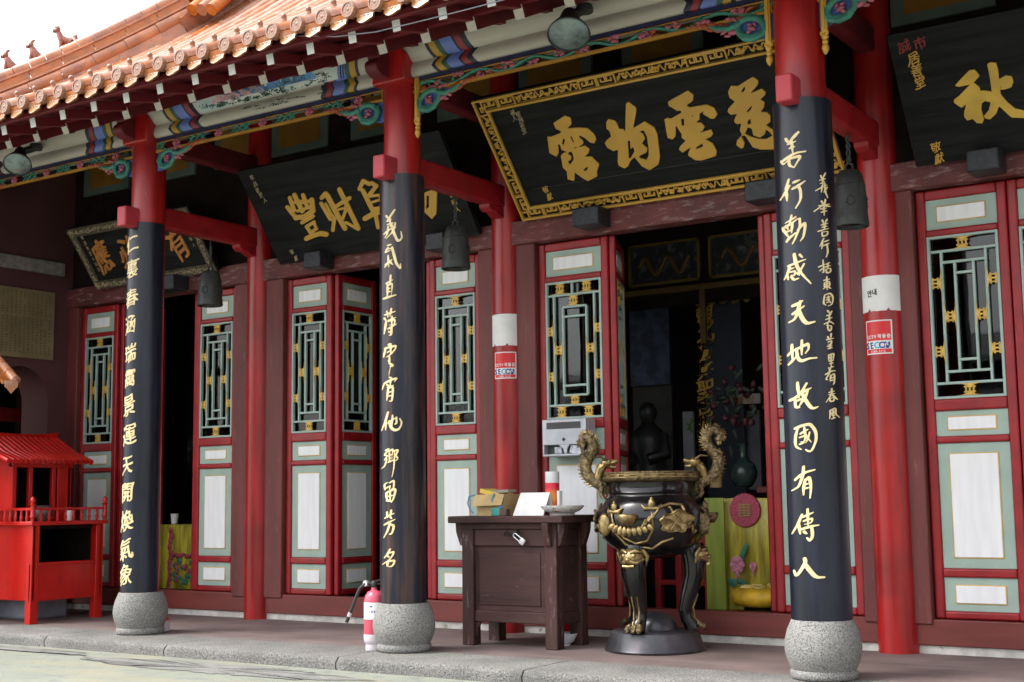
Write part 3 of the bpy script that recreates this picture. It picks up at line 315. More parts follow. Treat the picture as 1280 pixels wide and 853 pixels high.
 '居':[[41,16,32,20,30,22,30,25,48,56,64,89,69,110,70,132,65,174,66,180,72,184,104,194,150,213,169,216,183,215,197,172,197,166,193,163,177,163,159,160,157,158,155,143,159,141,180,144,207,145,211,142,212,135,210,132,206,130,179,130,156,127,153,124,151,116,153,114,172,116,196,115,199,114,200,107,195,78,193,57,191,52,186,49,175,49,172,49,167,54,158,55,134,50,108,38,99,26,89,23,86,25,85,62,89,84,95,91,127,107,130,116,129,119,126,119,85,100,77,75,66,49,49,19,46,17],[104,57,102,72,104,81,107,85,121,91,143,97,166,101,174,101,177,99,174,81,171,74,143,71,131,67,108,57],[88,117,85,123,86,131,88,134,129,152,134,151,135,140,133,135],[86,154,84,156,84,166,86,173,121,187,148,196,166,200,171,199,173,196,176,185,174,181,137,172]],
 '敬':[[86,30,84,33,84,45,88,46,99,47,103,49,109,59,115,75,120,96,121,113,120,131,116,132,96,129,78,130,74,128,71,120,73,116,102,118,108,116,110,112,109,94,107,80,102,66,80,64,73,56,67,56,66,59,63,94,50,105,61,153,67,163,64,165,41,164,39,169,40,175,45,178,62,179,65,191,70,194,76,193,79,191,80,183,83,180,94,179,96,182,95,193,105,196,110,184,113,183,127,186,130,182,130,177,115,169,116,159,114,156,105,155,99,166,88,167,84,164,85,159,81,151,84,148,107,148,132,155,134,159,134,179,136,193,140,204,145,209,156,211,159,210,155,191,156,187,191,196,209,199,211,196,210,186,199,183,195,179,183,124,173,102,177,94,192,80,192,76,186,65,182,64,163,79,140,50,124,36,121,36,116,41,102,32,92,30],[126,57,124,61,134,89,136,112,145,124,147,121,156,91,147,76],[80,76,77,80,76,97,80,99,92,98,94,94,93,78,89,76],[164,118,156,140,150,164,152,167,159,171,175,177,177,174,174,155,168,123,166,118]],
 '獻':[[69,20,65,24,65,58,64,57,54,24,51,23,49,24,45,28,44,32,67,120,69,132,70,163,73,165,86,168,92,172,88,193,97,199,105,195,134,205,136,201,134,196,107,182,108,180,132,190,139,190,141,186,137,171,137,166,156,170,161,175,164,220,167,222,174,223,177,222,180,216,190,218,199,204,203,196,203,191,198,187,193,186,185,203,180,209,178,206,176,175,179,173,201,173,203,171,202,159,198,155,179,156,175,153,173,147,173,121,180,96,198,69,199,65,198,62,191,53,186,53,172,73,158,107,155,104,151,91,146,54,142,45,134,45,121,36,115,36,110,45,112,48,121,53,121,61,118,62,109,56,110,45,108,37,106,33,100,31,96,32,95,48,93,51,80,48,76,25,73,22],[81,62,81,65,83,67,85,65,85,62],[100,68,98,72,98,75,105,77,105,72],[134,77,132,80,129,97,124,102,123,121,130,129,131,132,131,135,127,139,131,145,153,152,154,147,142,108,136,80],[75,79,73,83,78,99,80,102,83,103,79,81],[83,117,82,129,84,132,94,134,97,128,103,124,101,121,92,118],[108,141,107,143,110,147,118,152,121,151,118,147],[84,144,82,148,83,153,91,156,94,155,95,151,93,148],[128,156,124,157,126,159,131,158],[107,159,107,163,113,164]],
 '誠':[[46,22,44,27,50,83,54,91,72,93,102,94,104,91,105,67,107,64,108,65,110,76,111,97,102,142,99,159,100,166,105,169,132,176,156,185,159,191,155,214,157,220,164,224,171,222,179,226,186,223,196,213,197,207,193,202,190,201,175,214,172,216,171,215,170,210,174,194,177,193,190,197,199,198,203,194,205,185,202,179,183,175,179,172,186,132,190,129,193,133,195,142,195,159,198,163,202,163,208,161,211,148,209,137,206,129,188,102,189,83,193,78,198,80,210,106,217,105,220,100,216,88,206,67,196,57,186,54,180,55,176,59,171,73,169,75,147,44,143,43,140,46,140,50,152,72,169,100,170,123,163,163,161,167,156,168,121,155,118,151,119,135,123,131,153,141,156,141,158,139,159,126,156,99,150,76,144,67,129,57,123,60,113,33,107,26,94,33,64,33,61,31,59,25,56,22],[64,49,62,54,67,77,70,79,89,80,91,76,90,64,86,51,78,49],[124,74,125,96,123,115,132,119,139,120,140,118,140,104,138,83,134,76,128,74],[56,99,53,102,52,108,56,113,94,113,99,112,100,110,100,105,96,102,73,99],[53,123,51,132,54,136,91,138,94,135,95,128,92,124,75,122,57,121],[45,150,42,155,45,164,49,166,62,166,65,168,58,188,59,191,64,194,69,193,77,182,79,175,77,169,92,170,95,167,97,156,92,152,65,149]],
 '市':[[124,36,124,62,121,86,115,116,113,123,110,126,84,125,80,123,81,54,78,50,67,47,64,48,62,51,57,100,57,132,61,136,67,138,107,141,108,143,107,155,104,157,84,157,46,149,42,151,45,161,49,165,73,171,109,174,111,177,106,198,110,202,120,206,124,207,128,204,135,180,139,178,167,184,199,198,207,199,210,190,204,183,156,166,129,160,127,158,127,147,131,143,188,160,193,159,195,156,197,137,197,92,194,81,186,73,171,63,156,59,151,65,152,70,172,78,176,83,172,135,171,137,168,137,132,128,132,123,144,69,144,43,143,40,140,37]],
 '안':[[75,39,72,41,70,45,69,57,73,94,74,97,78,99,89,99,94,96,96,75,94,65,96,61,135,59,175,60,180,57,181,54,180,43,175,39],[155,80,150,84,147,104,148,201,150,206,153,208,164,209,169,208,171,204,170,161,172,159,183,158,186,156,188,153,188,143,185,138,172,136,170,134,171,83,166,79],[92,108,76,113,63,128,60,134,57,153,62,175,72,188,83,195,99,197,115,193,130,177,136,159,137,145,132,128,117,113,100,108],[92,131,86,134,82,139,79,153,81,163,84,168,91,172,99,173,105,171,110,167,115,151,112,139,108,134,99,130]],
 '내':[[167,35,163,38,160,45,157,116,155,120,150,120,147,116,150,86,149,57,149,49,145,45,132,44,128,48,126,78,124,82,67,77,59,80,58,83,61,113,62,148,58,183,61,187,65,189,76,188,82,183,84,148,83,103,86,101,96,101,124,105,126,107,127,112,127,202,131,206,140,207,145,206,149,202,149,179,147,169,147,147,148,143,153,142,156,143,157,147,158,194,161,206,164,209,167,209,177,209,180,207,182,201,179,171,179,94,184,41,183,38,180,35]],
 '작':[[159,35,155,37,153,40,152,65,148,78,70,79,65,82,64,88,66,97,72,101,110,101,148,103,147,202,150,208,155,210,164,210,169,206,171,168,174,167,186,166,190,164,191,159,191,150,189,147,185,144,174,144,171,140,173,110,171,100,174,92,178,40,176,37,172,35],[59,104,52,113,50,118,51,123,74,140,83,155,86,172,84,176,65,177,61,179,59,185,60,196,67,199,132,198,137,197,139,190,139,182,137,179,132,176,114,175,111,171,115,155,123,142,142,126,142,120,137,111,134,108,129,108,116,116,100,133,97,134,77,113,64,105]],
 '동':[[107,36,92,39,79,48,72,57,68,67,68,73,72,86,76,91,92,100,113,103,114,105,100,107,53,106,48,108,45,115,46,124,51,129,102,128,105,128,108,131,108,135,105,138,69,138,62,141,60,147,59,167,60,198,62,200,67,201,177,201,181,196,181,186,179,182,175,180,89,179,84,177,84,163,88,159,177,158,180,153,179,142,175,139,135,138,132,135,132,131,135,129,186,128,191,126,193,123,193,112,188,107,139,105,135,104,148,101,168,88,173,69,164,51,143,38,128,36],[116,57,104,60,94,65,92,69,92,73,99,78,112,82,128,82,140,79,149,73,148,65,143,61,135,58]],
 '중':[[108,37,91,39,69,47,62,54,57,69,60,78,67,89,83,98,104,103,105,108,100,110,46,111,41,116,41,124,42,129,56,134,51,147,54,153,59,156,81,161,97,170,101,175,100,178,97,179,64,180,60,185,62,196,65,200,72,201,175,201,179,198,179,194,179,185,177,181,172,179,142,179,140,175,143,171,158,162,183,153,186,147,182,133,196,129,198,124,198,115,195,112,191,110,135,111,132,109,131,105,134,101,156,97,172,88,179,76,180,65,171,49,153,39,131,36],[112,57,97,59,85,65,84,70,86,73,96,78,107,80,134,81,148,77,154,70,152,64,140,59,124,57],[75,132,73,134,101,147,120,162,137,146,151,138,166,134,165,132,158,132]],
 '觀':[[76,26,75,29,74,48,67,77,64,81,59,78,56,79,50,84,56,107,57,121,56,122,48,121,45,123,42,139,43,159,46,162,59,166,60,167,59,174,56,176,41,173,39,175,40,182,43,185,61,191,65,200,69,202,80,203,83,194,92,194,105,196,110,203,118,204,121,203,122,198,124,196,137,196,140,194,145,201,148,203,191,217,202,219,203,215,193,164,191,143,192,123,184,115,183,112,186,70,190,69,195,73,197,96,201,96,203,94,204,72,202,62,194,55,185,51,179,50,174,53,172,96,170,105,167,106,165,104,162,83,153,59,137,35,134,34,124,41,96,40,89,38,86,28],[88,55,85,59,85,65,91,68,96,66,98,62,97,59,92,56],[132,56,128,58,112,59,110,62,110,68,113,69,126,70,128,73,128,78,124,82,108,82,104,86,107,90,123,92,124,95,124,99,121,100,105,101,101,104,104,106,125,108,128,112,127,116,123,118,104,117,100,120,96,126,102,130,123,130,127,132,132,167,129,171,119,172,119,179,121,182,134,183,139,185,141,183,141,175,138,145,138,104,140,100,147,100,148,94,140,64,135,57],[81,81,79,84,81,87,88,88,91,86,91,83,89,81],[75,100,74,102,76,104,83,104,85,102,83,100],[73,116,71,118,71,124,77,132,80,163,79,166,72,169,72,171,76,178,80,180,100,180,102,179,101,172,92,169,89,164,85,131,80,124,81,120,78,117],[155,115,151,123,153,127,175,137,179,137,179,128,177,123],[56,137,53,140,53,150,57,153,64,154,67,150,66,140,62,138],[104,142,100,145,103,155,106,156,115,155,116,151,114,145,110,142],[155,141,152,145,153,160,174,170,179,170,179,158,178,153,163,144],[155,176,154,188,156,193,183,202,184,194,180,186,159,177]],
 '北':[[102,32,100,35,98,64,96,67,92,66,72,47,56,37,49,37,44,48,48,53,81,75,93,89,93,97,89,131,86,132,62,121,59,123,58,128,64,136,91,151,93,156,99,198,104,203,113,207,116,206,118,201,107,147,108,116,120,43,116,38],[153,49,145,51,137,59,130,86,126,115,127,135,136,180,140,209,145,215,155,216,157,214,156,199,152,161,153,158,156,158,167,166,183,185,188,183,192,175,190,171,179,157,148,137,147,110,150,81,154,70,156,66,161,65,185,65,191,67,193,70,193,83,191,104,192,107,196,109,206,107,210,104,215,78,212,64,207,56,190,50,166,48]],
 '方':[[57,24,52,29,52,32,82,67,84,74,94,113,98,155,97,158,94,158,64,143,60,147,59,151,60,155,96,174,110,179,125,182,126,186,119,201,123,204,134,209,139,208,143,202,153,185,175,184,201,190,204,188,205,183,203,179,193,174,174,170,128,167,120,165,118,163,115,143,116,140,131,142,161,141,183,143,185,142,175,92,168,70,161,57,151,49,126,47,123,49,120,59,121,62,124,64,142,65,147,67,161,115,161,121,132,122,116,120,112,118,110,115,105,86,93,57,64,24,61,22]],
 '兵':[[53,31,46,35,47,38,69,51,89,73,94,73,103,67,100,59,87,46,61,31],[190,62,166,66,139,69,137,72,147,83,147,86,108,78,99,77,92,74,70,76,45,73,40,75,40,83,44,89,67,96,69,123,78,158,81,175,84,184,89,186,121,189,132,192,147,201,171,219,175,220,180,218,184,210,180,206,139,178,126,173,104,168,101,166,98,155,100,151,112,151,140,155,153,160,188,179,193,180,196,179,197,172,194,167,175,158,172,155,170,140,170,118,172,115,175,115,204,125,207,118,206,112,202,108,155,89,152,86,156,84,191,80,209,76,210,72,202,63,198,61],[88,95,85,97,85,104,89,126,92,135,126,140,148,146,151,145,152,139,148,112,145,106,113,96,100,94]],
 '聖':[[53,30,50,33,50,41,53,45,61,48,81,53,116,55,120,57,121,62,116,64,94,64,70,62,69,66,73,72,88,76,120,78,122,80,123,83,120,86,99,86,65,82,63,83,62,91,65,95,91,101,112,102,114,105,113,113,112,116,105,117,73,111,53,104,50,105,48,110,48,116,51,119,63,124,64,129,56,171,53,173,42,172,41,177,42,182,46,185,56,188,80,193,123,195,125,193,125,188,123,184,117,180,117,174,125,140,128,138,131,137,134,139,135,142,132,169,132,183,133,188,140,191,171,199,198,211,202,210,206,198,209,174,209,158,206,144,164,127,145,122,134,123,130,120,128,105,129,104,134,103,150,106,194,123,198,123,199,120,198,115,191,108,142,89,140,81,143,80,158,84,179,94,182,91,177,83,140,67,138,62,140,58,150,60,191,81,194,80,196,78,194,70,158,49,145,44,128,41,100,41,81,39],[86,131,84,137,86,142,104,145,108,142,109,137,107,133],[156,144,155,148,153,179,158,182,185,190,189,175,188,153,164,145],[83,156,80,159,83,163,99,164,103,161,103,158,100,157],[78,173,75,177,81,180,92,181,97,179,96,175]],
 '手':[[89,27,86,29,83,37,83,40,86,44,112,48,120,51,123,54,125,69,124,86,121,87,105,83,80,79,51,79,46,81,45,89,46,92,49,94,92,97,110,101,120,105,120,115,115,131,113,134,92,129,76,127,59,128,56,129,54,134,55,140,58,143,84,146,108,153,110,156,108,172,107,175,104,175,83,167,61,163,54,165,53,173,57,177,81,180,104,187,179,221,183,222,191,215,188,210,129,185,128,179,130,166,134,164,166,175,196,179,203,177,205,166,201,162,163,155,136,145,135,139,138,118,140,115,143,115,183,128,214,131,217,129,216,118,210,114,183,112,169,109,158,105,145,99,143,94,143,69,137,50,120,36,105,30]],
 '指':[[46,28,44,32,46,37,64,43,68,46,77,73,81,89,80,92,78,93,59,83,56,84,55,86,57,97,62,102,80,112,82,116,81,133,78,142,64,140,61,141,59,145,61,152,74,161,69,196,70,201,80,204,84,202,91,167,94,164,105,163,108,160,110,160,111,167,109,198,113,204,124,207,129,206,131,201,130,180,134,177,153,188,173,209,178,209,182,204,183,201,171,185,153,170,132,161,130,158,130,155,132,147,139,145,153,149,177,159,182,164,182,182,185,184,191,185,196,183,198,169,196,159,191,153,171,142,140,134,124,134,118,137,113,145,110,156,107,151,99,147,97,142,101,126,113,127,118,119,151,125,193,142,200,142,202,137,202,99,198,72,195,61,191,57,180,53,172,56,134,42,126,35,116,35,114,41,117,65,117,108,115,113,103,107,100,104,92,63,85,43,73,33],[135,56,132,57,132,61,135,70,174,85,179,84,180,76,175,69],[135,89,134,92,133,100,135,105,177,118,182,117,182,105,179,101,153,92]],
 '點':[[64,22,58,25,57,29,63,38,67,57,80,63,88,63,94,69,99,68,107,54,108,49,107,46,100,42,92,54,93,37,91,33,86,32,84,33,78,48,72,29,69,23],[132,47,129,61,118,56,105,69,104,75,102,76,78,64,64,61,58,64,57,69,58,73,76,80,79,86,76,91,59,89,57,92,57,101,61,104,76,108,79,110,80,115,79,118,76,120,61,118,56,121,55,147,57,175,61,179,91,184,110,189,126,197,129,196,129,188,123,139,115,133,96,126,93,121,94,116,97,115,121,125,124,121,124,115,118,107,93,97,92,94,92,89,99,89,120,100,126,100,128,104,128,123,148,133,149,169,154,210,158,216,169,217,170,214,166,188,171,186,196,187,199,183,196,174,193,172,167,171,164,169,160,151,162,139,164,135,179,136,183,134,186,108,198,75,201,61,198,57,193,57,190,58,183,64,153,61,147,58,143,50],[124,70,112,80,112,81,126,90,128,86,128,72,128,69],[147,75,144,80,143,110,147,113,158,117,171,118,173,115,180,82,174,79],[70,133,68,135,69,143,70,144,73,139,81,140,82,137,80,135],[105,144,104,145,106,151,110,158,113,161,112,148],[83,159,80,167,84,169,86,167,86,163,84,159],[100,163,102,174,105,176,108,175,104,165]],
 'C':[[112,48,78,57,73,61,49,86,41,110,41,120,49,150,73,174,108,183,126,184,150,178,158,172,160,167,160,156,158,149,153,147,139,154,116,158,91,153,86,150,73,137,69,121,69,113,75,96,91,79,110,74,120,74,137,80,151,87,156,87,159,84,161,78,159,64,155,58,132,49]],
 'T':[[86,49,81,54,80,69,86,134,86,155,81,158,57,157,53,158,50,163,49,179,53,182,57,182,140,182,143,179,144,174,144,163,142,158,137,156,113,157,110,155,108,72,106,54,100,49]],
 'V':[[94,49,90,54,66,118,38,172,37,179,41,182,56,182,62,178,96,110,99,114,111,150,124,180,129,182,142,182,148,179,148,174,105,56,100,50]],
 'S':[[75,48,53,53,41,59,38,62,38,83,41,89,46,88,55,81,69,75,83,75,88,78,90,81,88,86,78,100,60,113,53,121,44,139,42,148,49,166,64,179,81,184,94,184,107,179,114,172,115,156,113,150,110,147,105,147,94,156,83,159,72,156,69,153,69,148,78,134,104,116,116,89,116,81,113,69,99,53,92,51]],
 'E':[[64,49,60,51,58,56,56,113,49,179,52,182,56,183,121,182,124,179,125,174,124,163,121,158,81,156,78,153,80,135,81,132,118,129,122,126,123,121,123,110,120,105,88,105,83,103,82,99,82,76,86,74,123,74,127,69,126,53,120,49]],
 'O':[[102,49,72,57,48,81,41,108,41,118,52,150,76,174,89,179,115,183,146,175,169,153,173,147,180,121,181,112,174,83,150,58,145,55,110,48],[107,74,88,80,75,91,71,99,68,116,76,139,82,145,94,153,113,158,134,152,143,143,149,132,154,115,149,94,136,81,115,74]],
 'M':[[59,49,54,53,54,57,58,105,59,147,55,175,57,180,64,182,73,182,78,181,110,139,113,141,142,181,155,182,161,180,163,175,165,67,165,56,163,51,158,49,145,49,141,51,140,54,139,96,137,128,134,127,116,102,110,99,104,102,84,130,83,129,82,126,82,91,78,54,73,49]],
 '福':[[83,22,81,24,76,52,69,81,66,80,61,68,56,65,51,68,44,78,56,107,77,137,78,143,40,133,35,134,33,137,33,143,37,148,56,152,63,156,63,161,57,182,61,186,73,193,78,190,85,174,85,171,83,163,102,169,107,167,110,164,104,151,87,128,87,124,89,123,105,118,113,125,134,131,158,135,191,136,200,135,203,124,205,67,203,54,196,48,190,48,183,53,155,54,140,52,131,50,123,41,113,38,111,41,109,96,107,98,100,97,91,102,86,103,85,99,95,51,97,33,94,26,88,22],[132,64,130,69,132,80,147,83,153,81,150,67],[174,68,171,72,172,84,175,85,188,85,189,81,188,70,185,68],[134,99,131,102,132,115,145,118,150,117,152,113,151,102],[174,101,170,105,169,118,172,120,183,120,186,116,186,104,180,101],[120,135,117,139,115,164,116,172,120,175,151,182,190,184,195,183,194,158,193,147,190,143,171,141,150,141],[137,151,135,153,133,163,137,166,158,168,169,168,172,166,172,158,170,155],[110,184,108,190,112,200,137,210,155,211,188,211,207,213,212,210,210,201,204,196,186,194,151,193,137,192]],
 '0':[[76,49,57,57,47,72,42,83,43,116,51,150,64,171,72,177,84,183,91,183,108,175,120,156,123,145,126,115,121,81,107,59,104,56,83,48],[78,76,73,80,68,92,68,112,76,145,81,154,88,156,93,153,98,142,99,134,99,110,96,91,91,81,84,76]],
 '1':[[72,49,68,53,67,57,73,105,77,177,81,182,94,182,99,180,101,174,100,120,96,61,94,53,91,50]],
 '2':[[45,49,40,53,40,57,80,115,85,124,88,137,85,150,81,155,73,157,59,153,46,142,41,143,39,151,41,168,51,177,65,183,80,184,92,180,99,177,112,163,116,147,116,137,110,116,86,78,89,76,121,75,125,70,124,53,121,49,116,48]],
 '3':[[76,48,57,54,54,57,53,62,54,78,58,83,62,83,73,76,83,74,92,78,95,86,95,94,92,100,78,105,74,112,74,124,76,129,89,135,92,139,92,145,91,152,88,155,83,157,64,154,59,158,57,163,57,172,58,177,64,182,73,184,86,183,99,180,114,164,119,145,117,132,110,120,118,105,120,91,115,69,102,56,89,49]],
 '4':[[91,49,88,52,87,56,89,78,87,89,80,91,48,90,44,92,43,97,46,107,63,128,99,179,104,183,108,184,113,182,115,179,116,120,118,117,124,115,126,112,127,96,124,91,118,89,115,84,114,56,112,51,107,49],[84,116,83,120,90,126,91,124,90,118,88,116]],
 '5':[[72,48,53,52,45,56,42,61,44,75,49,81,54,81,69,74,76,74,88,78,91,83,94,91,93,99,88,105,81,108,64,109,59,113,58,121,61,147,62,169,64,177,66,180,70,182,113,182,117,177,116,161,112,157,87,156,84,150,84,140,86,135,102,130,116,113,120,96,120,86,118,76,115,69,99,54]],
 '8':[[80,48,57,53,45,65,42,70,41,91,46,104,57,118,51,132,50,142,56,163,72,179,91,183,107,179,121,163,125,142,122,131,114,118,123,102,125,84,120,67,105,54],[80,75,73,77,69,81,68,88,69,94,72,98,76,101,89,101,96,96,97,84,91,77],[83,132,79,134,76,139,77,150,83,156,92,157,98,151,99,145,98,140,92,133]],
 '-':[[45,81,40,83,38,88,38,102,41,107,84,107,91,104,92,86,88,81]],
}
